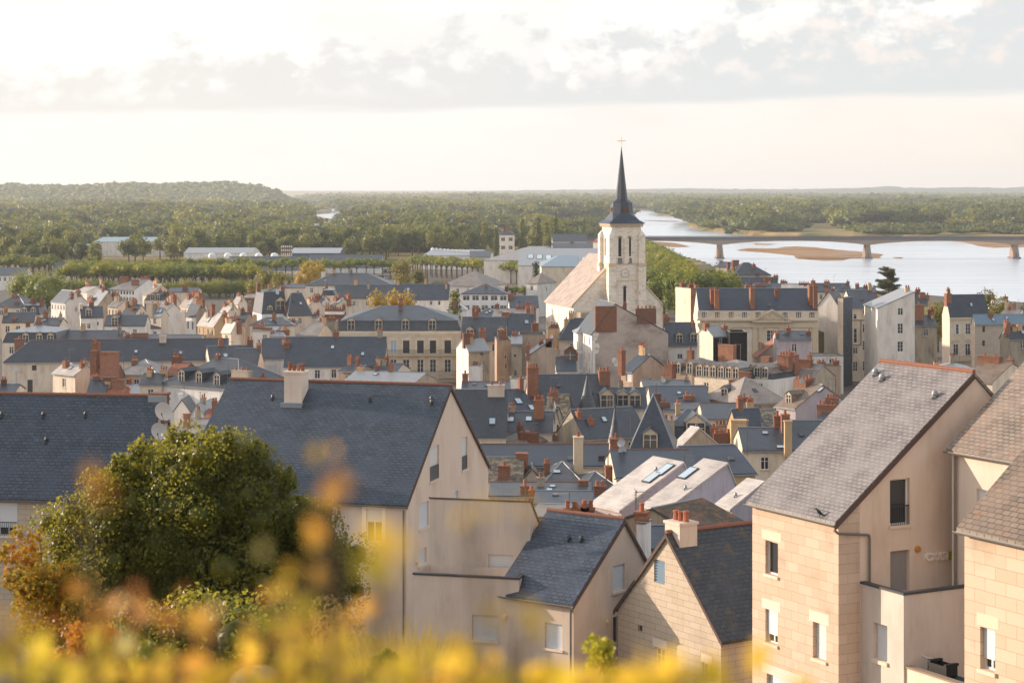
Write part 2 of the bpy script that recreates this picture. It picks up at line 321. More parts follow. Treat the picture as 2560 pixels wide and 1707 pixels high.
# ---------------------------------------------------------------- buildings
def clip(poly, ax, val, keep_less):
    outp = []
    for i in range(len(poly)):
        a, b = poly[i], poly[(i+1) % len(poly)]
        ia = (a[ax] <= val+1e-9) if keep_less else (a[ax] >= val-1e-9); ib = (b[ax] <= val+1e-9) if keep_less else (b[ax] >= val-1e-9)
        if ia: outp.append(a)
        if ia != ib:
            t = (val-a[ax])/(b[ax]-a[ax]); outp.append(tuple(a[k]+t*(b[k]-a[k]) for k in (0, 1)))
    return outp
def area(p): return abs(sum(p[i][0]*p[(i+1) % len(p)][1]-p[(i+1) % len(p)][0]*p[i][1] for i in range(len(p))))/2
class House:
    def __init__(s, c, label, uL, uR, vE, vR=None, yaw=0, D=9, roof='x', ze=12, Y=None, zb=None, wall='cream', rm='slate', rf=.5, hl=False, hr=False, hi=None,
                 uB=None, uA=None, uM=None, vM=None, w=None, cat='house', name='house', group=None, chim=(), win=(), dorm=(), skyl=(), wg=None, wgr=None, wgl=None, wl=None, wr=None,
                 ridge='zinc', oh=.25, vent=(), rec=.14, gut=None, t=.16, R=None, near=False, rise=None, drop=2.6, fd=.35):
        s.c = c; s.near = near; s.drop, s.fd = drop, fd
        if roof in ('hip', 'pyr'): hl = hr = True
        vE_, uc_ = vc(c, vE), (uc(c, uL)+uc(c, uR))/2
        if Y is None: Y = F*(CZ-ze)/(vE_-HY)
        else: ze = CZ-(vE_-HY)*Y/F
        if zb is None: zb = min(gz(Y)-.6, ze-2.2)
        s.Y, s.ze, s.zb = Y, ze, zb; a = math.radians(yaw); s.yaw = a
        dx, dy = math.cos(a), math.sin(a); C = ((uc_-CX)*Y/F, Y)
        def sl(u, p, d): r = (u-CX)/F; return (r*p[1]-p[0])/(d[0]-r*d[1])
        t0, t1 = sl(uc(c, uL), C, (dx, dy)), sl(uc(c, uR), C, (dx, dy))
        s.O = (C[0]+t0*dx, C[1]+t0*dy); s.w = w or (t1-t0); s.sl = sl; s.dx, s.dy = dx, dy
        if uB is not None: D = sl(uc(c, uB), s.L(s.w, 0), (-dy, dx))
        if uM is not None: D = sl(uc(c, uM), s.L(s.w, 0), (-dy, dx))/rf
        if uA is not None: D = sl(uc(c, uA), s.L(0, 0), (-dy, dx))
        if not 1.1 < D < 90: print('BAD D', label, D); D = 8
        if not 0.5 < s.w < 150: print('BAD w', label, s.w)
        s.D = D; s.E = ze-zb; s.rf = rf; s.roof = roof
        if R is not None: s.R = R
        elif rise is not None: s.R = s.E+rise
        elif roof in ('flat', 'back'): s.R = s.E
        else:
            px, py = (s.w*rf, 0) if roof == 'y' else (s.w/2, D*rf)
            s.R = CZ-(vc(c, vR)-HY)*s.L(px, py)[1]/F-zb
            if s.R < s.E+.4: print('low ridge', label, round(s.R-s.E, 2)); s.R = s.E+.4
        s.M = None
        if roof == 'man':
            s.mi = .7; s.M = (CZ-(vc(c, vM)-HY)*(Y+.7)/F-zb) if vM is not None else s.E+2.4
            s.M = min(max(s.M, s.E+.8), s.R-.3)
        s.h = empty(name, (*s.O, zb), a); tag(s.h, label, cat, group)
        s.root = s.h; s.wall, s.rm = wall, rm; s.holes = {'F': [], 'R': [], 'L': []}; s.rec = rec
        i0 = min(hi if hi is not None else D*.45, s.w/2)
        if roof == 'pyr': i0 = s.w/2
        s.xl, s.xr = (i0 if hl else 0), (s.w-(i0 if hr else 0)); s.hl, s.hr = hl, hr
        for q in win: s.window(*q)
        if not wg and not win and 160 < Y < 650 and roof in ('x', 'hip', 'man') and ze-zb > 4: wg = (max(1, int(s.w/3.2)), 1, .9, 1.4)
        if wg: s.grid('F', *wg)
        if not wgr and roof in ('x', 'hip') and 160 < Y < 650 and yaw < -20 and s.D > 5 and len(label) % 3: wgr = (1, 1, .7, 1.2, 1.2)
        if wgr: s.grid('R', *wgr)
        if wgl: s.grid('L', *wgl)
        s.walls(wl, wr); s.roofs(oh, t, ridge)
        town = 160 < Y < 650 and c in 'ABCDEFGKQTU' and roof not in ('flat', 'pyr') and not near
        for q in chim: s.chimney(*q)
        if town:
            rs = random.Random(label)
            for k in range((rs.choice((1, 2, 2, 3)) if len(chim) < 2 else rs.choice((0, 1))) if Y > 290 else rs.choice((0, 1, 1) if not chim else (0, 0, 1))):
                e = rs.choice((.06, .94, .5, .3)); x = s.w*e; y = s.D*rs.choice((.5, .5, .35)); X_, Y_ = s.L(x, y)
                zt = s.roofz(x, y)+rs.uniform(.9, 1.9); s.chimney(CR_inv(c, CX+F*X_/Y_), VC_inv(c, HY+F*(CZ-zt-zb)/Y_), y/s.D, rs.uniform(.5, 1.15 if Y > 260 else .8), rs.uniform(.45, .7), rs.choice((1, 2, 3)), rs.choice(('brick', 'brick', 'old', 'ochre')))
            if rs.random() < .55 and s.roofz(s.w*.5, s.D*.5) > 1:
                ax, ay = s.w*rs.uniform(.1, .9), s.D*rs.choice((.5, .45)); az = s.roofz(ax, ay); ah = rs.uniform(1.6, 3.0); m = MB().tube((ax, ay, az-.3), (ax, ay, az+ah), .03, n=4); dxx = rs.choice((-1, 1))
                m.tube((ax-.2*dxx, ay, az+ah-.1), (ax+1.1*dxx, ay, az+ah-.1), .02, n=4)
                for k in range(6): m.tube((ax+k*.2*dxx, ay-.28, az+ah-.1), (ax+k*.2*dxx, ay+.28, az+ah-.1), .014, n=4)
                m.build('aerial', 'pipe', s.root)
            if roof in ('x', 'hip') and yaw > -70 and Y < 420:
                MB().box(-oh, -oh-.12, s.E-(s.R-s.E)/(s.rf*s.D)*oh-.04, s.w+oh, -oh-.003, s.E-(s.R-s.E)/(s.rf*s.D)*oh+.09).build('gutter', 'zinc', s.root)
            if roof in ('x', 'hip') and not skyl and s.w > 5:
                for k in range(rs.choice((0, 1, 2))):
                    x, y = s.w*rs.uniform(.2, .8), s.D*s.rf*rs.uniform(.3, .7); X_, Y_ = s.L(x, y); z_ = s.roofz(x, y)+zb; s.skylight(CR_inv(c, CX+F*X_/Y_), VC_inv(c, HY+F*(CZ-z_)/Y_), .6, .8, rs.choice(('glass_sky', 'glass')))
        for q in dorm: s.dormer(*q)
        for q in skyl: s.skylight(*q)
        for q in vent: s.vent(*q)
        if gut if gut is not None else near: s.gutter(oh)
    def L(s, x, y): return (s.O[0]+x*s.dx-y*s.dy, s.O[1]+x*s.dy+y*s.dx)
    def zv(s, v, Y): return CZ-(vc(s.c, v)-HY)*Y/F-s.zb
    def xs(s, u, y=0.0): return s.sl(uc(s.c, u), s.L(0, y), (s.dx, s.dy))     # local x on the line at depth y seen at column u
    FP = {'F': lambda s: ((0, 0), (1, 0), (0, 1)), 'R': lambda s: ((s.w, 0), (0, 1), (-1, 0)), 'L': lambda s: ((0, 0), (0, 1), (1, 0))}
    def pt(s, f, a, z, dep=0.0): p, d, n = s.FP[f](s); return (p[0]+d[0]*a+n[0]*dep, p[1]+d[1]*a+n[1]*dep, z)
    def fbox(s, mb, f, a0, a1, z0, z1, d0, d1):
        k = len(mb.v); mb.v += [s.pt(f, a, z, d) for d in (d0, d1) for z in (z0, z1) for a in (a0, a1)]
        mb.f += [tuple(k+i for i in q) for q in ((0, 1, 3, 2), (4, 6, 7, 5), (0, 4, 5, 1), (2, 3, 7, 6), (0, 2, 6, 4), (1, 5, 7, 3))]; return mb
    def fs(s, f, u):                                    # distance along face f seen at column u
        p, d, n = s.FP[f](s); o = s.L(*p); q = s.L(p[0]+d[0], p[1]+d[1]); return s.sl(uc(s.c, u), o, (q[0]-o[0], q[1]-o[1]))
    def fY(s, f, a): p, d, n = s.FP[f](s); return s.L(p[0]+d[0]*a, p[1]+d[1]*a)[1]
    def roofz(s, x, y):
        if s.roof in ('flat', 'back'): return s.E
        if s.roof == 'y':
            k = s.rf*s.w
            return s.E+(s.R-s.E)*(x/k if x <= k else (s.w-x)/max(s.w-k, 1e-3))
        y = max(0, min(y, s.D)); k = s.rf*s.D
        if s.roof == 'man':
            if min(y, s.D-y) < s.mi: return s.E+(s.M-s.E)*min(y, s.D-y)/s.mi
            return s.M+(s.R-s.M)*((y-s.mi)/(k-s.mi) if y <= k else (s.D-s.mi-y)/(s.D-s.mi-k))
        z = s.E+(s.R-s.E)*(y/k if y <= k else (s.D-y)/(s.D-k))
        if s.hl and s.xl > 0: z = min(z, s.E+(s.R-s.E)*max(x, 0)/s.xl)
        if s.hr and s.xr < s.w: z = min(z, s.E+(s.R-s.E)*max(s.w-x, 0)/(s.w-s.xr))
        return z
    def outline(s, f):
        E, R = s.E, s.R
        if f in 'FB':
            if s.roof == 'y':
                k = s.rf*s.w; p = [(0, 0), (s.w, 0)] + ([(s.w, E)] if s.rf < .999 else []) + [(k, R), (0, E)]
                return p if s.rf > .001 else [(0, 0), (s.w, 0), (s.w, E), (0, R)]
            if f == 'B' and s.roof == 'back': E -= s.drop
            return [(0, 0), (s.w, 0), (s.w, E), (0, E)]
        ht = s.hl if f == 'L' else s.hr
        if s.roof == 'x' and not ht: return [(0, 0), (s.D, 0), (s.D, E), (s.D*s.rf, R), (0, E)]
        if s.roof == 'back' and f in 'RL': return [(0, 0), (s.D, 0), (s.D, E-s.drop), (0, E)]
        e = E
        if s.roof == 'y' and f == 'R' and s.rf > .999: e = R
        if s.roof == 'y' and f == 'L' and s.rf < .001: e = R
        return [(0, 0), (s.D, 0), (s.D, e), (0, e)]
    def walls(s, wl, wr):
        by = {}
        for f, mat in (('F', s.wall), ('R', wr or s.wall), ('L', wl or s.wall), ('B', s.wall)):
            mb = by.setdefault(mat, MB()); o = s.outline(f)
            if f == 'B': mb.poly([(a, s.D, z) for a, z in reversed(o)]); continue
            hs = s.holes[f]; xs = sorted({0.0, s.w if f == 'F' else s.D} | {h[0] for h in hs} | {h[1] for h in hs})
            for x0, x1 in zip(xs, xs[1:]):
                if x1-x0 < 1e-5: continue
                st = clip(clip(o, 0, x0, False), 0, x1, True); lo = -1e9
                for h in sorted([h for h in hs if h[0] <= x0+1e-6 and h[1] >= x1-1e-6], key=lambda h: h[2]) + [(0, 0, 1e9, 1e9)]:
                    pc = clip(clip(st, 1, lo, False), 1, h[2], True) if st else []
                    if len(pc) > 2 and area(pc) > 1e-5:
                        q = [s.pt(f, a, z) for a, z in pc]; mb.poly(q if f != 'L' else q[::-1])
                    lo = h[3]
            for a0, a1, z0, z1, rec in hs:
                for q in (((a0, z0, 0), (a0, z1, 0), (a0, z1, rec), (a0, z0, rec)), ((a1, z0, 0), (a1, z0, rec), (a1, z1, rec), (a1, z1, 0)),
                          ((a0, z1, 0), (a1, z1, 0), (a1, z1, rec), (a0, z1, rec)), ((a0, z0, 0), (a0, z0, rec), (a1, z0, rec), (a1, z0, 0))):
                    mb.poly([s.pt(f, *p) for p in q])
        for k, (mat, mb) in enumerate(by.items()): mb.build('wall' if k == 0 else 'side_wall', mat, s.root)
    def window(s, u0, v0, u1, v1, st='w', f='F'):
        a0, a1 = sorted((s.fs(f, u0), s.fs(f, u1))); Yw = s.fY(f, (a0+a1)/2); s.opening(f, a0, a1, s.zv(v1, Yw), s.zv(v0, Yw), st)
    def grid(s, f, n, rows, ww=1.0, hh=1.6, top=.7, gap=3.0, st='w'):
        Lf = s.w if f == 'F' else s.D; n = max(1, min(n, int(Lf/(ww*1.25))))
        for r in range(rows):
            for k in range(n):
                a = (k+.5)*Lf/n; z1 = s.E-top-r*gap
                if z1-hh > .2: s.opening(f, a-ww/2, a+ww/2, z1-hh, z1, st)
    def opening(s, f, a0, a1, z0, z1, st):
        rec = s.rec; w_, h_ = a1-a0, z1-z0; Lf = s.w if f == 'F' else s.D
        if w_ < .12 or h_ < .15 or a0 < .02 or a1 > Lf-.02 or z0 < .02: return
        for h in s.holes[f]:
            if not (a1 <= h[0] or a0 >= h[1] or z1 <= h[2] or z0 >= h[3]): return
        s.holes[f].append((a0, a1, z0, z1, rec)); mb = MB(); b = min(.07, w_*.12); d0, d1 = rec-.05, rec
        if st in 'wbhkguo':
            for q in ((a0, a0+b, z0, z1), (a1-b, a1, z0, z1), (a0+b, a1-b, z0, z0+b), (a0+b, a1-b, z1-b, z1)): s.fbox(mb, f, *q, d0, d1)
            if w_ > .7 and st not in 'o': s.fbox(mb, f, (a0+a1)/2-b*.6, (a0+a1)/2+b*.6, z0+b, z1-b, d0+.004, d1)
            if st in 'wbk' and h_ > 1.0:
                for tz in ((.66,) if h_ < 1.8 else (.36, .68)): s.fbox(mb, f, a0+b, a1-b, z0+h_*tz-.02, z0+h_*tz+.02, d0+.008, d1)
            wn = mb.build('window', 'white_paint', s.root)
            MB().poly([s.pt(f, a, z, rec+.002) for a, z in ((a0, z0), (a1, z0), (a1, z1), (a0, z1))]).build('pane', 'glass_sky' if st == 'g' else 'glass', wn)
        elif st == 'p':
            wn = MB().poly([s.pt(f, a, z, rec) for a, z in ((a0, z0), (a1, z0), (a1, z1), (a0, z1))]).build('window', 'glass', s.root)
        elif st == 's':
            n = max(3, int(h_/.12))
            for k in range(n): s.fbox(mb, f, a0+.01, a1-.01, z0+h_*k/n+.004, z0+h_*(k+1)/n-.004, rec-.03, rec)
            mb.poly([s.pt(f, a, z, rec) for a, z in ((a0, z0), (a1, z0), (a1, z1), (a0, z1))])
            wn = mb.build('window', 'shutter', s.root)
        elif st == 'd':
            s.fbox(mb, f, a0, a1, z0, z1, rec-.03, rec); wn = mb.build('door', 'grey_shutter', s.root)
        elif st == 'v':
            n = 8
            for k in range(n):
                zz = z0+h_*(k+.15)/n; kx = len(mb.v)
                mb.v += [s.pt(f, a0, zz, .02), s.pt(f, a1, zz, .02), s.pt(f, a1, zz+h_/n*.8, rec), s.pt(f, a0, zz+h_/n*.8, rec)]; mb.f.append((kx, kx+1, kx+2, kx+3))
            mb.poly([s.pt(f, a, z, rec) for a, z in ((a0, z0), (a1, z0), (a1, z1), (a0, z1))]); wn = mb.build('louvre', 'zinc_blue', s.root)
        if st in 'hu': s.fbox(MB(), f, a0+.01, a1-.01, z0+h_*(.25 if st == 'h' else .58), z1-.004, rec-.1, rec-.055).build('roller_shutter', 'shutter', wn)
        if st == 'b':
            for q in ((a0-w_*.48, a0-.02), (a1+.02, a1+w_*.48)): s.fbox(MB(), f, q[0], q[1], z0, z1, -.06, -.01).build('shutter', 'white_paint', wn)
        if st == 'k' or (s.near and h_ > 1.9 and st in 'sho'):
            rl = MB(); zr = z0+min(1.0, h_*.4); n = max(4, int(w_/.12))
            for k in range(n+1): a = a0+w_*k/n; s.fbox(rl, f, a-.012, a+.012, z0, zr, .02, .045)
            s.fbox(rl, f, a0, a1, zr, zr+.04, .01, .055); rl.build('railing', 'dark_metal', wn)
        if (s.near or s.Y < 330) and st in 'wbshkguo': s.fbox(MB(), f, a0-.07, a1+.07, z0-.13, z0-.003, -.09, .0-.004).build('sill', 'stone_trim' if not s.near else 'lintel', wn)
        return wn
    def roofs(s, oh, t, ridge):
        m = MB(); w, D, E, R = s.w, s.D, s.E+.03, s.R+.03; rm = s.rm
        if s.roof == 'back':
            MB().slab([(-.02, 0, s.E-.02), (w+.02, 0, s.E-.02), (w+.02, D, s.E-s.drop-.02), (-.02, D, s.E-s.drop-.02)], .05).build('roof', rm, s.root)
            MB().slab([(-.06, -.06, s.E+.035), (w+.06, -.06, s.E+.035), (w+.06, .2, s.E-.02), (-.06, .2, s.E-.02)], .07).slab([(w-.2, .2, s.E-.02), (w+.07, .2, s.E-.02), (w+.07, D, s.E-s.drop+.04), (w-.2, D, s.E-s.drop+.04)], .08).build('coping', 'fascia', s.root); return
        if s.roof == 'flat':
            MB().box(.25, .25, s.E-s.fd-.15, w-.25, D-(.25 if s.fd < 1 else 0), s.E-s.fd).build('roof', rm, s.root)
            m = MB()
            for q in ((-.06, -.06, w+.06, .25),) + (((-.06, D-.25, w+.06, D+.06),) if s.fd < 1 else ()) + (((-.06, .25, .25, D-.25),) if s.fd < 1 else ()) + ((w-.25, .25, w+.06, D-.25),): m.box(q[0], q[1], s.E+.003, q[2], q[3], s.E+.1)
            m.build('coping', 'pipe' if not s.near else 'dark_metal', s.root); return
        if s.roof == 'y':
            k = s.rf*w; rl = s.w+1; rr_ = .12 if s.near else .06
            if s.rf > .001:
                sl = (R-E)/k; ov = oh if s.rf < .999 else .1
                m.slab([(-oh, -.12, E-sl*oh), (k, -.12, R), (k, D+.12, R), (-oh, D+.12, E-sl*oh)][::-1], t)
            if s.rf < .999:
                sl = (R-E)/(w-k)
                m.slab([(k, -.12, R), (w+oh, -.12, E-sl*oh), (w+oh, D+.12, E-sl*oh), (k, D+.12, R)][::-1], t)
            ro = m.build('roof', rm, s.root)
            if ridge: MB().tube((k, -.12, R+t), (k, D+.12, R+t), rr_, n=6).build('ridge_tiles', ridge, ro)
            return
        y1 = D*s.rf; xl, xr = s.xl, s.xr; gv = .1
        if s.roof == 'man':
            i, M = s.mi, s.M+.03
            o = [(0, 0), (w, 0), (w, D), (0, D)]; q = [(i, i), (w-i, i), (w-i, D-i), (i, D-i)]
            for a in range(4):
                b = (a+1) % 4; m.poly([(*o[a], E), (*o[b], E), (*q[b], M), (*q[a], M)])
            lo = m.build('mansard', 'slate' if rm in ('zinc', 'zinc_blue', 'slate_pale') else rm, s.root)
            m = MB(); j = max(.5, min(D*.5-i, w*.5-i)*.95); o = .12
            xl, xr = i+j, w-i-j
            c4 = [(i-o, i-o), (w-i+o, i-o), (w-i+o, D-i+o), (i-o, D-i+o)]
            m.slab([(*c4[0], M), (*c4[1], M), (xr, y1, R), (xl, y1, R)], t*.7); m.slab([(*c4[2], M), (*c4[3], M), (xl, y1, R), (xr, y1, R)], t*.7)
            m.slab([(*c4[3], M), (*c4[0], M), (xl, y1, R)], t*.7); m.slab([(*c4[1], M), (*c4[2], M), (xr, y1, R)], t*.7)
            m.build('roof', rm, s.root); return
        s1, s2 = (R-E)/y1, (R-E)/(D-y1); e1, e2 = E-s1*oh, E-s2*oh
        ax = -oh if s.hl else -gv; bx = w+oh if s.hr else w+gv; rl = xl if s.hl else -gv; rr = xr if s.hr else w+gv
        m.slab([(ax, -oh, e1), (bx, -oh, e1), (rr, y1, R), (rl, y1, R)], t)
        m.slab([(bx, D+oh, e2), (ax, D+oh, e2), (rl, y1, R), (rr, y1, R)], t)
        if s.hl: m.slab([(ax, D+oh, e2), (ax, -oh, e1), (xl, y1, R)], t)
        if s.hr: m.slab([(bx, -oh, e1), (bx, D+oh, e2), (xr, y1, R)], t)
        ro = m.build('roof', rm, s.root)
        if ridge:
            n = int((rr-rl)/.42) if s.near else 1; n = max(1, n)
            if rr-rl > .3:
                rd = MB()
                for k in range(n): rd.tube((rl+(rr-rl)*k/n, y1, R+t), (rl+(rr-rl)*(k+.97)/n, y1, R+t), *((.125, .1) if s.near else (.07, .07)), 8)
                rd.build('ridge_tiles', ridge, ro)
            hp = MB()
            if s.hl: hp.tube((ax, -oh, e1+t), (xl, y1, R+t), .06, n=5); hp.tube((ax, D+oh, e2+t), (xl, y1, R+t), .06, n=5)
            if s.hr: hp.tube((bx, -oh, e1+t), (xr, y1, R+t), .06, n=5); hp.tube((bx, D+oh, e2+t), (xr, y1, R+t), .06, n=5)
            if hp.v: hp.build('hip_flashing', 'zinc', ro)
    def chimney(s, u, vt, tt, cw=1.2, cd=.7, pots=2, mat='brick', cap=True, ph=.5):
        y = s.D*tt; x = s.xs(u, y); x = min(max(x, cw*.2), s.w-cw*.2); Yw = s.L(x, y)[1]; zt = s.zv(vt, Yw)-(ph*.9 if pots else 0)
        zb = max(min(s.roofz(x, y), s.roofz(x-cw/2, y-cd/2), s.roofz(x, y+cd/2))-.5, .2); zt = max(zt, s.roofz(x, y)+.5)
        m = MB().box(x-cw/2, y-cd/2, zb, x+cw/2, y+cd/2, zt)
        if cap: m.box(x-cw/2-.07, y-cd/2-.07, zt+.002, x+cw/2+.07, y+cd/2+.07, zt+.14)
        if cap and mat == 'brick': m.box(x-cw/2-.04, y-cd/2-.04, zt-.35, x+cw/2+.04, y+cd/2+.04, zt-.22)
        ch = m.build('chimney', mat, s.root)
        if s.near and s.roof == 'x': MB().box(x-cw/2-.12, y-cd/2-.35, s.roofz(x, y-cd/2-.35)+.12, x+cw/2+.12, y-cd/2-.003, s.roofz(x, y-cd/2)+.24).build('flashing', 'zinc', ch)
        for k in range(pots):
            px = x-cw/2+cw*(k+.5)/pots; hh = ph*random.choice((1, .8, 1.15, .9)); r = min(.17, cw/pots*.42)
            MB().lathe((px, y, zt+(.14 if cap else 0)), [(r, 0), (r*.78, hh*.75), (r*1.02, hh*.8), (r*.95, hh)], 8).build('chimney_pot', 'terracotta', ch)
    def slopey(s, u, v):                                 # the point of the front slope seen at (u, v)
        best = None
        for k in range(1, 200):
            y = s.D*s.rf*k/200; x = s.xs(u, y); z = s.roofz(x, y); Yw = s.L(x, y)[1]
            e = abs(s.zv(v, Yw)-z)
            if best is None or e < best[0]: best = (e, x, y, z)
        return best[1:]
    def dormer(s, u, v=None, dw=1.3, dh=1.5, mat='stone_trim', style='gable'):
        if s.roof == 'man' or v is None: x, y = s.xs(u, .1), .12; z0 = s.E+.15
        else: x, y, z0 = s.slopey(u, v); z0 -= .02
        z1 = z0+dh; k = y
        while k < s.D*.5 and s.roofz(x, k) < z1: k += .05
        ye = k+.1; a, b = x-dw/2, x+dw/2
        d = MB(); o = .12
        d.poly([(a, y, z0), (a+o, y, z0), (a+o, y, z1), (a, y, z1)]); d.poly([(b-o, y, z0), (b, y, z0), (b, y, z1), (b-o, y, z1)])
        d.poly([(a+o, y, z1-o), (b-o, y, z1-o), (b-o, y, z1), (a+o, y, z1)]); d.poly([(a+o, y, z0), (b-o, y, z0), (b-o, y, z0+o), (a+o, y, z0+o)])
        d.poly([(a, y, z1), (b, y, z1), (x, y, z1+dw*.38)])
        d.box(a-.05, y-.1, z0-.1, b+.05, y-.003, z0-.004)
        dm = d.build('dormer', mat, s.root)
        ck = MB().poly([(a, ye, z0), (a, y, z0), (a, y, z1), (a, ye, z1)]).poly([(b, y, z0), (b, ye, z0), (b, ye, z1), (b, y, z1)]); ck.build('cheek', s.rm if 'slate' in s.rm else 'slate', dm)
        pk = z1+dw*.38; h2 = y
        while h2 < s.D*.5 and s.roofz(x, h2) < pk: h2 += .05
        ye2 = h2+.1
        MB().slab([(a-.12, y-.15, z1-.06), (x, y-.15, pk+.03), (x, ye2, pk+.03), (a-.12, ye, z1-.06)][::-1], .07).slab([(x, y-.15, pk+.03), (b+.12, y-.15, z1-.06), (b+.12, ye, z1-.06), (x, ye2, pk+.03)][::-1], .07).build('dormer_roof', s.rm if 'slate' in s.rm else 'slate', dm)
        MB().poly([(a+o, y+.06, z0+o), (b-o, y+.06, z0+o), (b-o, y+.06, z1-o), (a+o, y+.06, z1-o)]).build('pane', 'glass', dm)
        MB().box(x-.03, y+.02, z0+o, x+.03, y+.055, z1-o).box(a+o, y+.024, z0+dh*.6, b-o, y+.05, z0+dh*.6+.04).build('glazing_bars', 'white_paint', dm)
    def onslope(s, x, y):
        sl = (s.roofz(x, y+.05)-s.roofz(x, y-.05))/.1; n = math.hypot(1, sl); return Vector((0, 1/n, sl/n)), Vector((0, -sl/n, 1/n))
    def skylight(s, u, v, sw=.8, sh=1.1, mat='glass_sky'):
        x, y, z = s.slopey(u, v); sv, nv = s.onslope(x, y); c = Vector((x, y, z)); X = Vector((1, 0, 0)); m = MB()
        q = lambda a, b, h: tuple(c+X*a+sv*b+nv*h)
        P = [(-sw/2, -sh/2), (sw/2, -sh/2), (sw/2, sh/2), (-sw/2, sh/2)]; I = [(a*.84, b*.88) for a, b in P]
        m.slab([q(a, b, .05) for a, b in P], .22, nv); wn = m.build('skylight', 'dark_metal', s.root)
        MB().poly([q(a, b, .275) for a, b in I]).build('pane', mat, wn)
    def vent(s, u, v, r=.14, mat='zinc'):
        x, y, z = s.slopey(u, v); sv, nv = s.onslope(x, y); m = MB(); c = Vector((x, y, z))
        m.tube(c, c+nv*.3, r*.7, r*.6, 8); m.lathe((x, y, z+.26), [(r, 0), (r*1.25, .08), (r*.9, .2), (r*.2, .26)], 10); m.build('roof_vent', mat, s.root)
    def gutter(s, oh):
        sl = (s.R-s.E)/max(s.rf*s.D, .1) if s.roof != 'y' else 0
        if s.roof in ('flat', 'y', 'back'): return
        z = s.E-sl*oh-.02; m = MB(); n = 10; L0, L1 = -.12, s.w+.12
        pr = [(math.cos(math.pi+math.pi*k/n)*.085, math.sin(math.pi+math.pi*k/n)*.085) for k in range(n+1)]
        k0 = len(m.v); m.v += [(x, -oh-.09+a, z+b+.1) for x in (L0, L1) for a, b in pr]; m.f += [(k0+i, k0+i+1, k0+n+2+i, k0+n+1+i) for i in range(n)]
        m.box(L0, -oh-.185, z+.085, L1, -oh-.168, z+.115); m.build('gutter', 'pipe', s.root)
    def part(s, mb, name, mat, parent=None): return mb.build(name, mat, parent or s.root)
def CR_inv(c, u): return (u-CR[c][0])*CR[c][2]
def VC_inv(c, v): return (v-CR[c][1])*CR[c][2]
def H(*a, **k): return House(*a, **k)
def antenna(c, u, vt, vb, Y, label, arms=1, dirx=1):
    p0, p1 = at(c, u, vb, Y), at(c, u, vt, Y); h = p1.z-p0.z; r = empty('antenna', p0); tag(r, label, 'antenna', 'television antennas on the roofs')
    m = MB().tube((0, 0, -.6), (0, 0, h), .035, n=5); m.build('mast', 'dark_metal', r)
    for k in range(arms):
        z = h-.1-k*.6; m = MB().tube((-.15*dirx, 0, z), (1.15*dirx, 0, z), .022, n=4)
        for j in range(8): m.tube((j*.14*dirx, -.28, z), (j*.14*dirx, .28, z), .014, n=4)
        m.tube((-.15*dirx, 0, z-.25), (.12*dirx, 0, z), .02, n=4).tube((-.15*dirx, 0, z+.25), (.12*dirx, 0, z), .02, n=4)
        a = m.build('aerial', 'pipe', r); a.rotation_euler = (0, 0, random.uniform(-.5, .5))
def dish(c, u, v, Y, rad, label, yaw=-10, mark=False, ht=1.0, mat='shutter'):
    p = at(c, u, v, Y); r = empty('satellite_dish', (p.x, p.y, p.z-ht), math.radians(yaw)); tag(r, label, 'satellite dish', 'satellite dishes on the roofs')
    n = 24; m = MB(); tilt = .35
    rings = [(rad*k/5, rad*.22*(k/5)**2) for k in range(6)]
    def q(a, rr, d): x, zz = math.cos(a)*rr, math.sin(a)*rr*1.12; return (x, -d*math.cos(tilt)-zz*math.sin(tilt)+.0, ht+zz*math.cos(tilt)-d*math.sin(tilt)*0)
    for j in range(5):
        for i in range(n):
            a, b = 2*math.pi*i/n, 2*math.pi*(i+1)/n
            m.poly([q(a, *rings[j]), q(b, *rings[j]), q(b, *rings[j+1]), q(a, *rings[j+1])] if j else [q(a, *rings[1]), q(b, *rings[1]), q(0, 0, 0)])
    m.build('reflector', mat, r)
    MB().tube((0, .12, -.4), (0, .12, ht), .03, n=6).tube((0, .12, ht), (0, 0, ht), .03, n=6).build('mast', 'pipe', r)
    MB().tube((0, -.1, ht-rad*1.0), (0, -rad*.9, ht-rad*.3), .015, n=4).tube((0, -rad*.9, ht-rad*.38), (0, -rad*.9, ht-.1*rad), .04, n=6).build('receiver_arm', 'dark_metal', r)
    return r
# ---------------------------------------------------------------- near houses
N1 = H('H', 'tall stone house with a steep pale slate roof and sign letters over its terrace door', 70, 792, 1333, 152, yaw=-61.6, Y=88.6, D=14, rf=.535, wall='ashlar', wr='beige', rm='slate_grey',
       near=True, ridge='ridge', zb=13, rec=.22, vent=[(1103, 222, .13), (1158, 272, .13), (1602, 412, .13)], name='stone_house',
       win=[(180, 1588, 285, 1868, 'o'), (180, 2163, 283, 2443, 'h'), (578, 2273, 690, 2578, 's'), (190, 2738, 470, 3100, 's'),
            (1225, 1062, 1390, 1450, 'o', 'R'), (1228, 1663, 1388, 2012, 'd', 'R')])
N7 = H('L', 'large cream house with a broad dark slate roof and a stone capped chimney', -200, 1640, 1105, 195, yaw=-16, Y=125, uB=2290, wall='beige', rm='slate_big', near=True, ridge='ridge', zb=9, name='gabled_house',
       win=[(1322, 1175, 1448, 1440, 'u'), (905, 1160, 1005, 1420, 'u'), (1826, 682, 1900, 950, 's', 'R'), (2080, 612, 2125, 868, 's', 'R'), (2020, 1040, 2052, 1160, 's', 'R'), (1742, 1130, 1818, 1330, 's', 'R'), (1735, 1500, 1800, 1620, 's', 'R')],
       chim=[(765, 48, .43, 1.25, 1.2, 4, 'beige')], vent=[(578, 330, .1, 'dark_metal'), (1350, 348, .1, 'dark_metal'), (1838, 345, .1, 'dark_metal'), (1840, 370, .1, 'dark_metal')])
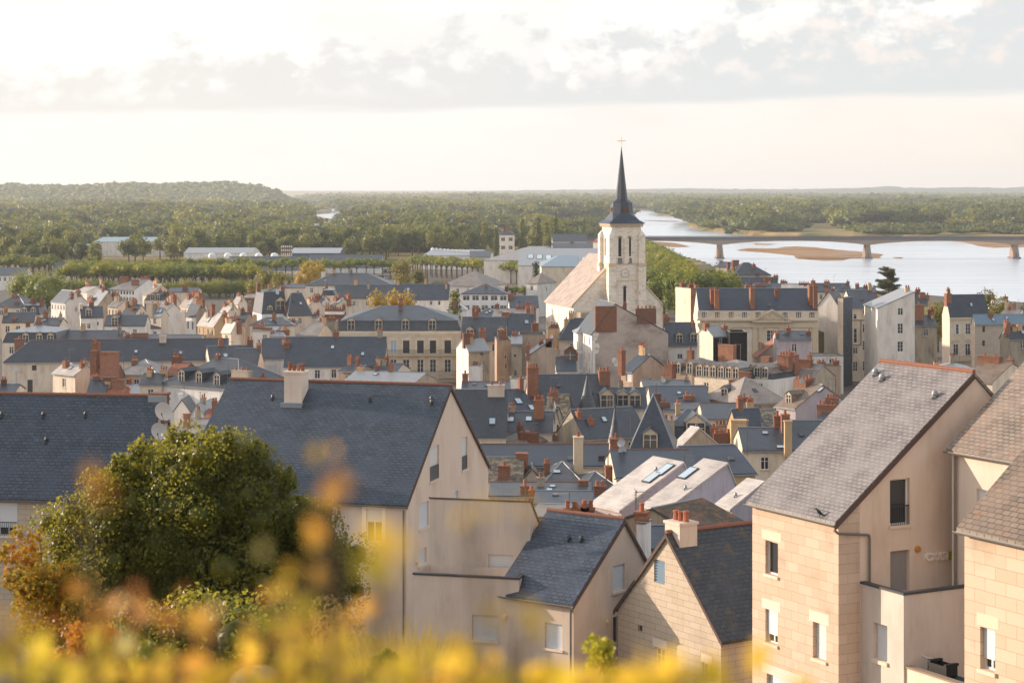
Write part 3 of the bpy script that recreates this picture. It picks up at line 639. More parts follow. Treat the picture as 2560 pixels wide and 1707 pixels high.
N8 = H('K', 'long house at the left edge with a dark slate roof behind the big tree', -900, 1255, 1030, 118, yaw=-8, Y=124, D=9.5, wall='ashlar_grey', rm='slate_big', near=True, ridge='ridge', zb=9, name='gabled_house',
       win=[(-10, 1090, 160, 1390, 'h'), (755, 1080, 850, 1250, 's')], vent=[(15, 322, .1, 'dark_metal'), (398, 320, .1, 'dark_metal'), (785, 320, .1, 'dark_metal'), (425, 555, .1, 'dark_metal')], chim=[(1490, 100, .55, .9, .9, 0)])
N6 = H('J', 'flat topped rendered block with a blank wall beside the slate roof of the small house', 195, 850, 134, yaw=-14, Y=111.5, uB=915, roof='back', drop=1.8, wall='pink', rm='zinc', near=True, ridge='ridge', zb=9, name='rendered_block',
       win=[(578, 485, 738, 640, 's')])
N6b = H('J', 'low terrace block with a dark coping in front of the blank rendered block', 90, 776, 632, yaw=-14, Y=108.4, D=3.0, roof='flat', fd=1.25, wall='pink', rm='concrete', near=True, ridge='ridge', zb=9, name='terrace_block',
        win=[(470, 880, 635, 1045, 's')])
N5 = H('J', 'small gabled house with a dark slate roof between the terrace block and the stone gable', 640, 1135, 768, 243, yaw=-36, Y=107, uB=1665, wall='pink', rm='slate_big', near=True, ridge='ridge', zb=9, name='gabled_house', rf=.6,
       win=[(945, 935, 1060, 1100, 's'), (1390, 552, 1470, 722, 's', 'R'), (1392, 890, 1423, 1060, 'p', 'R')], vent=[(1105, 412, .1, 'dark_metal'), (1185, 415, .1, 'dark_metal')])
N4 = H('J', 'stone block gable house with a blue louvre and a mossy dark roof', 1425, 2097, 937, 363, yaw=-57, Y=104, D=14, roof='y', rf=.5, wall='ashlar_grey', rm='slate_mossy', near=True, ridge='ridge', zb=9, name='gabled_house',
       win=[(1660, 522, 1730, 672, 'v'), (1555, 945, 1583, 985, 'p'), (1668, 1095, 1728, 1240, 'w'), (1975, 1195, 2035, 1320, 'w')], chim=[(1836, 225, .058, 1.25, 1.15, 3, 'beige')])
N2 = H('H', 'rendered house behind the downpipe at the right edge with a rust stained slate roof', 1745, 2490, 868, yaw=-61.6, Y=85, D=12, rise=6.0, wall='beige', rm='slate_rust', near=True, ridge='ridge', zb=13, name='rendered_house', rf=.62,
       win=[(1952, 1155, 2080, 1340, 's')])
N3 = H('I', 'stone house cut by the right edge of the view with a rust stained roof', 1850, 2700, 350, yaw=-62, Y=64, D=11, rise=6.0, wall='ashlar', rm='slate_rust', near=True, ridge='ridge', zb=13, name='stone_house', rec=.25, rf=.65,
       win=[(1982, 1108, 2108, 1462, 'h')])
def lintel(s, u0, v0, u1, v1, f='F', name='lintel'):
    a0, a1 = sorted((s.fs(f, u0), s.fs(f, u1))); Yw = s.fY(f, (a0+a1)/2)
    s.fbox(MB(), f, a0, a1, s.zv(v1, Yw), s.zv(v0, Yw), -.006, .05).build(name, 'lintel', s.root)
for q in ((150, 1500, 312, 1580), (150, 2080, 306, 2163), (548, 2180, 712, 2273), (150, 2655, 486, 2735)): lintel(N1, *q)
lintel(N3, 1955, 995, 2138, 1100); lintel(N4, 1650, 1038, 1742, 1092); lintel(N4, 1966, 1138, 2038, 1192)
def n7_surround(s, u0, v0, u1, v1, iu0, iv0, iu1, iv1):
    a0, a1, b0, b1 = s.fs('F', u0), s.fs('F', u1), s.fs('F', iu0), s.fs('F', iu1); Yw = s.fY('F', a0); z0, z1, y0, y1 = s.zv(v1, Yw), s.zv(v0, Yw), s.zv(iv1, Yw), s.zv(iv0, Yw)
    m = MB()
    for q in ((a0, b0, z0, z1), (b1, a1, z0, z1), (b0, b1, y1, z1), (b0, b1, z0, y0)): s.fbox(m, 'F', *q, -.05, -.003)
    m.build('window_surround', 'trim_white', s.root)
n7_surround(N7, 1288, 1143, 1476, 1470, 1322, 1175, 1448, 1440); n7_surround(N7, 870, 1130, 1035, 1450, 905, 1160, 1005, 1420)
def n1_extra():
    s = N1; k = (s.R-s.E)/(s.D*s.rf); q = 1.15
    s.part(MB().slab([(s.w+.004, 0, 0), (s.w+.004, q, 0), (s.w+.004, q, s.E+k*q), (s.w+.004, 0, s.E)], .01, (1, 0, 0)), 'quoin', 'ashlar')
    s.part(MB().slab([(s.w+.1, -.3, s.E-k*.3-.14), (s.w+.1, s.D*s.rf, s.R-.14), (s.w+.1, s.D*s.rf, s.R+.12), (s.w+.1, -.3, s.E-k*.3+.12)], .05, (1, 0, 0)), 'verge_board', 'fascia')
    # terrace box with its dark coping
    y0 = s.fs('R', 980); x1 = s.xs(1340, y0); Yc = s.L(x1, y0)[1]; zt = s.zv(830+1208.5, Yc); y1 = y0+8
    m = MB(); wf = s.w
    a0, a1 = s.xs(1085, y0), s.xs(1203, y0); z0, z1 = s.zv(1440+1208, Yc), s.zv(1130+1208, Yc)
    for q in ((wf, a0, 0, zt), (a1, x1, 0, zt), (a0, a1, z1, zt), (a0, a1, 0, z0)): m.poly([(q[0], y0, q[2]), (q[1], y0, q[2]), (q[1], y0, q[3]), (q[0], y0, q[3])])
    for q in (((a0, y0, z0), (a0, y0+.25, z0), (a0, y0+.25, z1), (a0, y0, z1)), ((a1, y0, z0), (a1, y0, z1), (a1, y0+.25, z1), (a1, y0+.25, z0)),
              ((a0, y0, z1), (a0, y0+.25, z1), (a1, y0+.25, z1), (a1, y0, z1)), ((a0, y0, z0), (a1, y0, z0), (a1, y0+.25, z0), (a0, y0+.25, z0))): m.poly(q)
    m.poly([(x1, y0, 0), (x1, y1, 0), (x1, y1, zt), (x1, y0, zt)]).poly([(wf, y0, zt-1.0), (x1, y0, zt-1.0), (x1, y1, zt-1.0), (wf, y1, zt-1.0)])
    m.poly([(wf, y0+.2, zt), (x1-.2, y0+.2, zt), (x1-.2, y0+.2, zt-1), (wf, y0+.2, zt-1)]).poly([(x1-.2, y0+.2, zt), (x1-.2, y1, zt), (x1-.2, y1, zt-1), (x1-.2, y0+.2, zt-1)])
    b = s.part(m, 'terrace_block', 'pink')
    s.part(MB().box(wf+.01, y0-.05, zt+.003, x1+.05, y0+.24, zt+.1).box(x1-.24, y0+.24, zt+.003, x1+.05, y1, zt+.1), 'coping', 'dark_metal', b)
    n = 14; mw = MB()
    for i in range(n): mw.box(a0+.02, y0+.2, z0+(z1-z0)*i/n+.003, a1-.02, y0+.225, z0+(z1-z0)*(i+1)/n-.003)
    mw.poly([(a0, y0+.24, z0), (a1, y0+.24, z0), (a1, y0+.24, z1), (a0, y0+.24, z1)]); w = s.part(mw, 'window', 'shutter', b)
    MB().box(a0-.06, y0-.09, z0-.16, a1+.06, y0-.004, z0-.004).build('sill', 'lintel', w)
    # lower terrace wall running towards the camera, with the things kept behind it
    x2 = x1+4.6; zt2 = s.zv(1438+1208.5, s.L(x1, y0+.1)[1])
    p = MB().box(x1+.003, y0+.1, 0, x2, y0+.35, zt2); s.part(p, 'terrace_wall', 'beige', b); s.part(MB().box(x1+.003, y0+.05, zt2+.003, x2, y0+.4, zt2+.08), 'coping', 'concrete', b)
    s.part(MB().poly([(x1+.01, y0+.35, zt2-.85), (x2, y0+.35, zt2-.85), (x2, y1, zt2-.85), (x1+.01, y1, zt2-.85)]), 'terrace_floor', 'concrete', b)
    M = s.root.matrix_world if False else None
    def wp(x, y, z): X, Y = s.L(x, y); return (X, Y, z+s.zb)
    zf = zt2-.85
    def px(u, yy): return s.xs(u, yy)
    yb = y0+1.0; xa, xb = px(1600, yb), px(1745, yb)
    cr = MB().box(xa, yb-.3, zf+.75, xb, yb+.3, zf+1.32)
    r = empty('storage_crate', wp((xa+xb)/2, yb, zf), s.yaw); tag(r, 'black plastic crate standing on the teal covered bin behind the terrace wall', 'crate')
    hw = (xb-xa)/2
    MB().box(-hw, -.3, .75, hw, -.26, 1.2).box(-hw, .26, .75, hw, .3, 1.2).box(-hw, -.26, .75, -hw+.04, .26, 1.2).box(hw-.04, -.26, .75, hw, .26, 1.2).box(-hw, -.26, .75, hw, .26, .79).build('body', 'black_plastic', r)
    MB().box(-hw-.04, -.34, 1.2, -hw+.12, .34, 1.3).box(hw-.12, -.34, 1.2, hw+.04, .34, 1.3).build('rim', 'black_plastic', r)
    r = empty('covered_bin', wp((xa+xb)/2+.5, yb, zf), s.yaw); tag(r, 'low bin under a dark teal cover behind the terrace wall below the downpipe', 'bin')
    MB().box(-hw-.5, -.45, 0, hw+.5, .45, .6).build('body', 'black_plastic', r)
    MB().slab([(-hw-.55, -.5, .55), (hw+.55, -.5, .5), (hw+.55, .5, .55), (-hw-.55, .5, .6)], .14).build('cover', 'teal', r)
    xt = px(1545, yb); r = empty('bicycle_handlebar_stand', wp(xt, yb, zf), s.yaw); r.name = 'bicycle'; tag(r, 'bicycle with a pale handlebar showing above the terrace wall', 'bicycle')
    MB().tube((0, 0, .3), (0, 0, 1.22), .02, n=6).tube((0, 0, .9), (1.0, .1, .7), .02, n=6).tube((0, 0, .6), (.45, .05, .25), .02, n=6).tube((.45, .05, .25), (1.0, .1, .7), .02, n=6).build('frame', 'black_plastic', r)
    MB().tube((-.3, -.05, 1.3), (0, 0, 1.24), .022, n=6).tube((0, 0, 1.24), (.22, .05, 1.28), .022, n=6).build('handlebar', 'white_paint', r)
    for wx in (-.1, 1.25):
        t = MB(); nn = 20
        for i in range(nn): t.tube((wx+.32*math.cos(6.283*i/nn), .05, .33+.32*math.sin(6.283*i/nn)), (wx+.32*math.cos(6.283*(i+1)/nn), .05, .33+.32*math.sin(6.283*(i+1)/nn)), .02, n=5)
        t.build('wheel', 'tyre', r)
    # sign letters: light letters and a last olive one cut off by the downpipe
    def letter(ch, u0, u1, v0, v1, mat, mirror=False):
        a0, a1 = s.fs('R', u0), s.fs('R', u1); Yw = s.fY('R', a0); z0, z1 = s.zv(v1, Yw), s.zv(v0, Yw)
        cu = bpy.data.curves.new('letter', 'FONT'); cu.body = ch; cu.extrude = .04; cu.offset = .06; cu.size = 1
        ob = bpy.data.objects.new('tmp', cu); COL.objects.link(ob); dg = bpy.context.evaluated_depsgraph_get(); me = bpy.data.meshes.new_from_object(ob.evaluated_get(dg)); bpy.data.objects.remove(ob)
        xs = [v.co.x for v in me.vertices]; ys = [v.co.y for v in me.vertices]; x0, X1, Y0, Y1 = min(xs), max(xs), min(ys), max(ys)
        for v in me.vertices:
            fx = (v.co.x-x0)/(X1-x0); fx = 1-fx if mirror else fx
            fy = (v.co.y-Y0)/(Y1-Y0); dz = v.co.z; v.co = (s.w+.05+dz, a0+(a1-a0)*fx, z0+(z1-z0)*fy)
        me.update(); return link('sign_letter', me, mat, s.root)
    o = 1208.5
    letter('C', 1515, 1583, 474+o, 545+o, 'letters'); letter('O', 1581, 1638, 470+o, 540+o, 'letters'); letter('D', 1640, 1672, 466+o, 534+o, 'letters'); letter('E', 1673, 1703, 464+o, 532+o, 'letters', True); letter('B', 1706, 1745, 460+o, 528+o, 'letter_olive')
    # gutter downpipe across the gable, wall lamp
    g = [(s.w+.1, -.3, s.E-.35), (s.w+.12, -.1, s.E-.5), (s.w+.12, s.fs('R', 1035), s.zv(330+o, s.fY('R', 1)))]
    g.append((s.w+.12, s.fs('R', 1040), s.zv(360+o, s.fY('R', 1)))); g.append((s.w+.12, s.fs('R', 1040), zt))
    s.part(MB().path(g, .055, 8), 'downpipe', 'pipe')
    lamp(s, 'R', 1453, 442+o, 'lamp_amber', .16)
def lamp(s, f, u, v, mat='lamp_glass', r=.14):
    a = s.fs(f, u); z = s.zv(v, s.fY(f, a)); p = s.pt(f, a, z); q = s.pt(f, a, z, -.14)
    s.part(MB().tube(p, q, r, r*.75, 14), 'wall_lamp', mat)
def lathe_none(): pass
n1_extra(); lamp(N6b, 'F', 683, 888); lamp(N5, 'R', 1352, 922); lamp(N7, 'R', 1718, 1605)
def n2_pipe():
    s = N2; x = s.xs(1772, -.12); z1 = s.E-.3; zh = s.zv(1085+1208.5, s.Y)
    p = s.part(MB().tube((x, -.12, zh-6), (x, -.12, z1), .06, n=8).tube((x, -.12, zh-.05), (x, -.12, zh+.25), .07, .16, 8), 'downpipe', 'pipe')
    s = N7; s.part(MB().tube((s.w-.15, -.12, .3), (s.w-.15, -.12, s.E-.35), .06, n=8), 'downpipe', 'pipe')
    s = N5; s.part(MB().tube((s.w-.12, -.12, .3), (s.w-.12, -.12, s.E-.35), .06, n=8), 'downpipe', 'pipe')
    s = N4; k = (s.R-s.E)/(s.w*.5)
    for a, b in (((-.25, s.E-k*.25), (s.w*.5, s.R)), ((s.w*.5, s.R), (s.w+.25, s.E-k*.25))):
        s.part(MB().slab([(a[0], -.16, a[1]-.1), (b[0], -.16, b[1]-.1), (b[0], -.16, b[1]+.14), (a[0], -.16, a[1]+.14)], .05, (0, 1, 0)), 'verge_board', 'fascia')
n2_pipe()
for s in (N7, N5, N8, N2, N3):
    k = (s.R-s.E)/(s.D*s.rf); k2 = (s.R-s.E)/(s.D*(1-s.rf))
    s.part(MB().slab([(s.w+.1, -.25, s.E-k*.25-.1), (s.w+.1, s.D*s.rf, s.R-.1), (s.w+.1, s.D*s.rf, s.R+.14), (s.w+.1, -.25, s.E-k*.25+.14)], .04, (1, 0, 0)).slab(
        [(s.w+.1, s.D*s.rf, s.R-.1), (s.w+.1, s.D+.25, s.E-k2*.25-.1), (s.w+.1, s.D+.25, s.E-k2*.25+.14), (s.w+.1, s.D*s.rf, s.R+.14)], .04, (1, 0, 0)), 'verge_board', 'fascia')
# crow on the gutter of the tall stone house
def crow():
    s = N1; x = s.xs(622, -.3); X, Y = s.L(x, -.2); r = empty('crow', (X, Y, s.E+s.zb+.05), math.radians(-35)); tag(r, 'black crow perched on the gutter of the tall stone house', 'bird')
    v = MB(); pr = [((.21, 0, .06), .02), ((.1, 0, .13), .05), ((0, 0, .19), .085), ((-.1, 0, .25), .08), ((-.15, 0, .31), .05), ((-.19, 0, .34), .055), ((-.24, 0, .335), .03), ((-.31, 0, .315), .006)]
    k = 0; n = 10
    for (c, rr) in pr: v.v += [(c[0], c[1]+math.cos(2*math.pi*i/n)*rr, c[2]+math.sin(2*math.pi*i/n)*rr) for i in range(n)]
    for j in range(len(pr)-1): v.f += [(j*n+i, j*n+(i+1) % n, (j+1)*n+(i+1) % n, (j+1)*n+i) for i in range(n)]
    v.tube((-.02, -.04, 0), (0, -.04, .14), .01, n=5).tube((-.02, .04, 0), (0, .04, .14), .01, n=5)
    v.slab([(.33, -.03, .0), (.12, -.06, .12), (.12, .06, .12), (.33, .03, .0)], .02)
    v.build('body', 'crow', r)
crow()
# the row of modern pale roofs stepping down behind
def strip(label, eL, eR, rid, Y, uM, rm='slate_white', wall='lilac', **k):
    (xl, yl), (xr, yr) = eL, eR
    return H('G', label, xl, xr, (yl+yr)/2, rid, yaw=-58, Y=Y, uM=uM, rf=.8, wall=wall, rm=rm, zb=8, name='modern_house', ridge=None, **k)
P1 = strip('modern house with a long white sheet roof and two bright skylights', (-70, 1405), (195, 1445), 1000, 152, 765, win=[(80, 1490, 175, 1560, 'w')])
P2 = strip('modern house with a long white sheet roof and a dark glass bay', (400, 1395), (606, 1478), 1015, 146, 1170)
P3 = strip('modern house with a plain white sheet roof next to the stone tower', (1065, 1358), (1210, 1497), 1190, 140, 1505)
for s, pts in ((P1, ((600, 1098), (490, 1168))), (P2, ((815, 1130),))):
    for (u, v) in pts:
        s.skylight(u, v, 1.0, 1.5)
for s in (P1, P2, P3): s.vent({P1: 515, P2: 785, P3: 1245}[s], {P1: 1110, P2: 1282, P3: 1352}[s], .1)
H('J', 'old house with a rusty mossy tile roof below the modern white roofs', 1935, 2252, 325, 165, yaw=50, Y=133, D=7, wall='old', rm='mossy_rust', zb=8, rf=.5)
H('J', 'low house with a narrow dark roof behind the stone gable', 1600, 1775, 452, 312, yaw=0, Y=125, D=6, wall='old', rm='slate_big', zb=8)
H('J', 'white party wall block with a red capped chimney', 1545, 1600, 285, yaw=-20, Y=118, D=1.3, roof='flat', wall='white', rm='zinc', zb=8, chim=[(1575, 238, .5, .7, .6, 1)])
# ---------------------------------------------------------------- the old town, from left to right and from far to near
_ = None
H('A', 'house at the far left with a sunlit hipped roof and a tall chimney', -60, 235, 470, 355, yaw=-10, D=10, roof='hip', chim=[(135, 350, .4), (152, 415, .1, 1.0)])
H('A', 'dark mansard house with two white dormers below the round trees', 170, 368, 545, 440, roof='man', vM=455, dorm=[(222,), (306,)])
H('A', 'house with a dark roof and brick chimney near the left edge', 20, 312, 612, 525, yaw=8, D=8, chim=[(130, 562, .1, 1.0, .7, 1)], wg=(3, 1))
H('A', 'low slate range beside the cream party walls', 312, 545, 640, 575, D=8)
H('A', 'flat zinc roofed house with three pale dormers', 20, 530, 800, 640, yaw=-3, D=12, roof='man', vM=705, rm='zinc', dorm=[(235,), (360,), (462,)])
H('A', 'tall cream house with a long side wall and a sunlit roof', 468, 600, 425, 322, yaw=-50, uB=800, wg=(5, 2, .7, 1.3), wall='white', chim=[(820, 300, .6, 2.0), (700, 330, .3)])
H('Q', 'house with a small sunlit hipped roof beside the round trees', 250, 345, 630, 515, yaw=-45, uB=520, roof='hip')
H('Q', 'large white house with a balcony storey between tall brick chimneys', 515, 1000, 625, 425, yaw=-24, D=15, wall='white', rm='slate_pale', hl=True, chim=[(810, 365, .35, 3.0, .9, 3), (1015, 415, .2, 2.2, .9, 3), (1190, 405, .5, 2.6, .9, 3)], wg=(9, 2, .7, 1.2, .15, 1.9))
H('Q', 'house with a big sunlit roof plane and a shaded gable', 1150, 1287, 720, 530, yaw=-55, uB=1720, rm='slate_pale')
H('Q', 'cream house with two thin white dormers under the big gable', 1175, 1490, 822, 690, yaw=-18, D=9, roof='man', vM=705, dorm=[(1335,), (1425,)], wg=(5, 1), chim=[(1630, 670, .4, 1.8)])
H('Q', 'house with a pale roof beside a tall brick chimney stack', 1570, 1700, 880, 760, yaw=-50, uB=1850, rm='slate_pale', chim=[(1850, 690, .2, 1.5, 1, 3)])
H('Q', 'dark slate range in front of the avenue trees', 1620, 2150, 668, 592, D=9, chim=[(1945, 545, .3, 1.2)])
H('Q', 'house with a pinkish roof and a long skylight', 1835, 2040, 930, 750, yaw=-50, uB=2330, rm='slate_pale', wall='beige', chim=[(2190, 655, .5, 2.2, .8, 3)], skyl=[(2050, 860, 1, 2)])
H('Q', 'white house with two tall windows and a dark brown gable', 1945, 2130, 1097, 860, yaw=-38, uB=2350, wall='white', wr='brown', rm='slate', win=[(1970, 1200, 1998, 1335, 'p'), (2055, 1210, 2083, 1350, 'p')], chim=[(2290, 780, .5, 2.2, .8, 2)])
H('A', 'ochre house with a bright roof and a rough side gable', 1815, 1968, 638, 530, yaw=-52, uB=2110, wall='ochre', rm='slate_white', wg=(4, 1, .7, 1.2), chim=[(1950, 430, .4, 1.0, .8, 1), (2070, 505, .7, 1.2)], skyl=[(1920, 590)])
H('Q', 'house with a grey blue roof and two small skylights', 1250, 1490, 1092, 960, yaw=-32, uB=1620, rm='zinc', skyl=[(1440, 1020), (1490, 1020)], chim=[(1320, 880, .2, 1.9, 1.6, 0, 'old')])
H('Q', 'white walled house with a pale pink roof', 1400, 1610, 990, 880, yaw=-42, uB=1840, rm='slate_pale', wall='white', chim=[(1735, 1010, .9, 1.0)])
H('Q', 'house with a shaded grey roof and a red chimney', 770, 1010, 1070, 900, yaw=-32, uB=1250, rm='slate', chim=[(970, 950, .2, .9)])
H('Q', 'house with three narrow windows and a grey roof', 510, 690, 937, 800, yaw=-38, uB=1000, wg=(3, 1, .5, 1.4), rm='slate_pale')
H('Q', 'house with a long greenish side wall and a zinc roof', 150, 330, 900, 660, yaw=-52, uB=700, wall='old', rm='zinc', chim=[(200, 740, .1, 2.6, 1), (640, 670, .8, 1.2), (850, 700, .95, 2.4)])
H('A', 'white house with a dark roof, one dormer and a sunlit left gable', 742, 948, 566, 468, yaw=14, D=8, wall='white', dorm=[(815, 558, 1.5, 1.7)], win=[(800, 620, 832, 668), (890, 603, 908, 640)], chim=[(712, 445, .5, .8, 2.0, 0, 'cream')], name='town_house')
H('A', 'long low house with a dark roof and a single white dormer', 957, 1332, 642, 548, yaw=3, D=9, wall='white', dorm=[(1053, 655, 1.5, 1.9)], chim=[(1305, 545, .6, 1.2)])
H('A', 'low slate range behind the long terracotta ridged roof', 560, 1105, 780, 690, D=8)
H('A', 'narrow slate range with a red brick box chimney', 1130, 1830, 780, 728, D=8, chim=[(1285, 712, .3, 3.2, .8, 0), (1175, 705, .3, .7)])
H('Q', 'small white shed with a low roof among the town yards', 1640, 1850, 1120, 1045, D=6, wall='white', rm='slate_pale', ze=9)
H('Q', 'small white house behind the round golden tree', 1270, 1480, 1330, 1235, D=6, wall='white', ze=9, rm='slate')
H('A', 'very long slate roof with a terracotta ridge above a cream wall', 40, 2095, 962, 773, yaw=8, D=9, ridge='ridge', hl=True, wall='cream', win=[(110, 1005, 160, 1060, 's'), (293, 1003, 335, 1050, 'p'), (110, 1140, 160, 1225, 's'), (252, 1135, 300, 1250, 'p')],
  chim=[(178, 742, .5, 1.6, 1.2, 1), (1495, 735, .45, 1.2, .9, 0, 'pink'), (870, 755, .1, .9, .8, 1)])
H('A', 'house with a blazing white sunlit roof beside the brick chimney wall', 485, 690, 1085, 1000, yaw=-42, uB=900, rm='slate_white', wall='cream', chim=[(605, 945, .3, .9, .8, 1)])
H('A', 'brick house with patched plaster between massive chimney stacks', 835, 1062, 1120, 1010, yaw=-5, D=5, wall='brick', rm='tile', chim=[(805, 875, .2, 1.0, .9, 0), (870, 775, .45, 1.1, .8, 1), (1008, 885, .1, 2.8, .9, 0, 'brick')])
H('A', 'low brick house with two square stacks behind the green trees', 960, 1135, 1260, 1200, D=5, wall='brick', rm='tile', chim=[(1005, 1120, .4, 2.0, .9, 0), (1085, 1138, .3, 1.9, .9, 0)], ze=11)
H('A', 'house with a grey hipped roof behind the television aerials', 1070, 1435, 1092, 955, yaw=-8, D=9, roof='hip', rm='slate_pale', wg=(5, 1, .9, 1.4))
H('A', 'house with a small dark roof beside the big dormered slate roof', 1285, 1480, 1180, 1085, D=7)
H('A', 'brick gabled outbuilding behind the dormered slate roof', 1525, 1665, 1085, 985, yaw=-20, D=6, wall='brick', rm='tile', chim=[(1610, 905, .5, 1.6, .8, 2)])
H('A', 'low shed with a pale zinc roof behind the golden bushes', 1140, 1425, 1265, 1185, D=6, rm='zinc', wall='white', ze=10, chim=[(1410, 1215, .3, 2.4, .8, 0)])
H('A', 'small dark slate roof behind the twin green trees', 800, 970, 1262, 1140, D=6, ze=11)
H('A', 'large white house with a wide hipped slate roof and three dormers', 1480, 2200, 1200, 950, yaw=-33, D=13, roof='hip', wall='white', rm='slate', dorm=[(1665, 1158, 1.2, 1.7), (1825, 1172, 1.2, 1.7), (1990, 1192, 1.2, 1.7)], chim=[(2230, 1030, .1, 3.4, 1, 3, 'old'), (2000, 1015, .5, .8, .7, 1)], win=[(1975, 1350, 2010, 1400)])
H('A', 'slate roofed house with skylights and a lit left gable', 1930, 2350, 975, 830, yaw=16, D=8, skyl=[(2000, 920), (2070, 920)])
H('A', 'small dark roof at the lower left edge of the town', -80, 130, 1262, 1185, D=7, ze=11)
H('K', 'white rendered gable with a round vent pipe near the satellite dishes', 1600, 1740, 245, 150, roof='y', D=6, wall='white', rm='slate', ze=11, chim=[(1655, 95, .3, .5, .5, 0, 'white')])
H('K', 'white rendered outbuilding below the big dormered roof', 1745, 1882, 300, 190, roof='y', yaw=-10, D=7, wall='white', rm='zinc', ze=11)
H('K', 'low shed with an old tile roof beside the big slate gable', 1885, 2015, 310, 240, D=6, wall='old', rm='tile', ze=11)
H('K', 'dark slate roof between the satellite dishes and the big tree', 1530, 1850, 520, 330, yaw=-25, D=9, rm='slate_pale', ze=12, chim=[(1715, 280, .3, .6, .6, 0)])
# B region
H('B', 'far slate hall roof with a sunlit left hip and a pale chimney', 600, 1400, 272, 163, D=17, roof='hip', ze=14, chim=[(765, 152, .5, 1.2, 1.2, 0, 'white')])
H('T', 'distant dark roof with a pale verge', 930, 1500, 445, 380, D=9, hl=True)
H('B', 'long dark roof with white verges at mid distance', 862, 1478, 388, 268, D=11)
H('B', 'white walled house with a long dark slate roof', 1476, 1915, 400, 262, D=11, wall='white', win=[(1740, 410, 1765, 450), (1818, 410, 1840, 450)], skyl=[(1545, 310)])
H('B', 'modern white house with a grey top storey and hipped roofs', 2035, 2460, 350, 268, yaw=-3, D=12, roof='hip', wall='white', wg=(5, 2, 1.8, 1.3, .4, 2.6), ze=14)
H('T', 'mansard with a steep slate dome front and an arched sunlit side', 690, 1175, 920, 470, yaw=20, uA=525, roof='man', vM=520, wall='white', dorm=[(845, _, 1.2, 1.6), (1035, _, 2.2, 3.0)], chim=[(1160, 560, .5, .9, .9, 2)], ze=13, skyl=[(975, 520, .9, 1.3)])
H('T', 'house with a very steep dark roof and a sunlit left hip', 1185, 1610, 935, 545, yaw=18, D=8, roof='hip', hi=1.5, ze=13)
H('T', 'brick house with tall walls beside the slate dome', 350, 600, 625, 560, yaw=-20, D=7, wall='brick', rm='slate_pale', chim=[(640, 470, .4, 2, 1, 0), (345, 540, .5, .9)])
H('T', 'house with a pale sloping roof left of the brick walls', 160, 262, 730, 592, yaw=-52, uB=430, rm='slate_pale')
H('T', 'house with a bright roof and grey gable at the edge of the avenue', -60, 85, 872, 745, yaw=-48, uB=275, rm='slate_white', chim=[(105, 700, .5, 1.0)])
H('T', 'house with a shaded slate roof and a brown gable', 150, 390, 1045, 895, yaw=-28, uB=540, wall='brown', chim=[(190, 1020, -.05, 1.8, .8, 3)])
H('T', 'house with a bright white roof beside red chimney rows', -40, 132, 1245, 1078, yaw=-48, uB=300, rm='slate_white', chim=[(345, 1055, .8, 2, .9, 0)])
H('T', 'flat topped dark slate mansard with white railings', 1780, 2045, 582, 455, D=8, roof='man', vM=462, rm='zinc', ze=14)
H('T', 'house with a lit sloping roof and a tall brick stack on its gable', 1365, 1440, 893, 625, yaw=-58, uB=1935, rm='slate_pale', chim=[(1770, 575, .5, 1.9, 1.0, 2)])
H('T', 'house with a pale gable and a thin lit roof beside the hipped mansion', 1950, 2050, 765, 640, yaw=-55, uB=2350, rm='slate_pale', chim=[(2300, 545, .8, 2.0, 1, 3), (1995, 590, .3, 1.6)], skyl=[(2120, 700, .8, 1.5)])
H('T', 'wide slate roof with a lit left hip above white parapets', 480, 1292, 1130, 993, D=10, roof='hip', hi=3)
H('T', 'house with a beige worn roof left of the mansion wall', 1340, 1725, 1312, 1085, yaw=-14, D=9, hl=True, rm='slate_pale')
H('T', 'small zinc roofed pavilion between the chimney rows', 862, 1112, 1332, 1180, D=7, roof='hip', rm='zinc', chim=[(890, 1270, .2, .8), (1200, 1200, .3, 2.6, .9, 2)])
H('T', 'white roofed flat building with a row of red pots', 520, 980, 1235, 1165, D=8, roof='x', rm='zinc', wall='white', chim=[(640, 1205, .2, 2.6, .9, 5), (790, 1235, .1, 2.2, .8, 0)])
H('T', 'low zinc roof behind a long brick chimney row', 1370, 1722, 990, 935, D=8, rm='zinc', wall='white', chim=[(1500, 1010, .2, 5, .8, 7)])
H('T', 'low white roofed house with a long row of red pots', 1850, 2200, 930, 860, D=7, rm='slate_white', wall='brick', chim=[(2030, 800, .4, 4.5, .8, 8)])
H('T', 'old plaster party wall house behind the tall red chimney', 1722, 2070, 1060, yaw=2, D=7, roof='flat', wall='old', rm='zinc', chim=[(1815, 960, -.05, 1.3, 1.0, 1), (1990, 960, .5, 1.6, .9, 2)])
MAN = H('B', 'grand mansion with a mansard roof, four dormers and balcony windows', 890, 2030, 690, 458, yaw=1, ze=14, D=18, roof='man', vM=600, wall='mansion_stone', rm='slate',
        dorm=[(1020, _, 1.5, 2.0), (1272, _, 1.5, 2.0), (1518, _, 1.5, 2.0), (1765, _, 1.5, 2.0)],
        win=[(x0, 775, x1, 892, 'p' if i not in (0,) else 'g') for i, (x0, x1) in enumerate(((1380, 1438), (1496, 1556), (1626, 1686), (1743, 1800), (1877, 1937)))] +
            [(x0, 948, x1, 1068, 'w') for (x0, x1) in ((1380, 1438), (1496, 1556), (1626, 1686), (1743, 1800), (1877, 1937))])
H('B', 'white walled house with a long dark slate roof in front of the mansion', 405, 1332, 1010, 750, yaw=2, D=11, wall='white', win=[(685, 1045, 735, 1125), (838, 1040, 885, 1120)], chim=[(395, 800, .35, 1.0, 1.4, 3)], name='town_house')
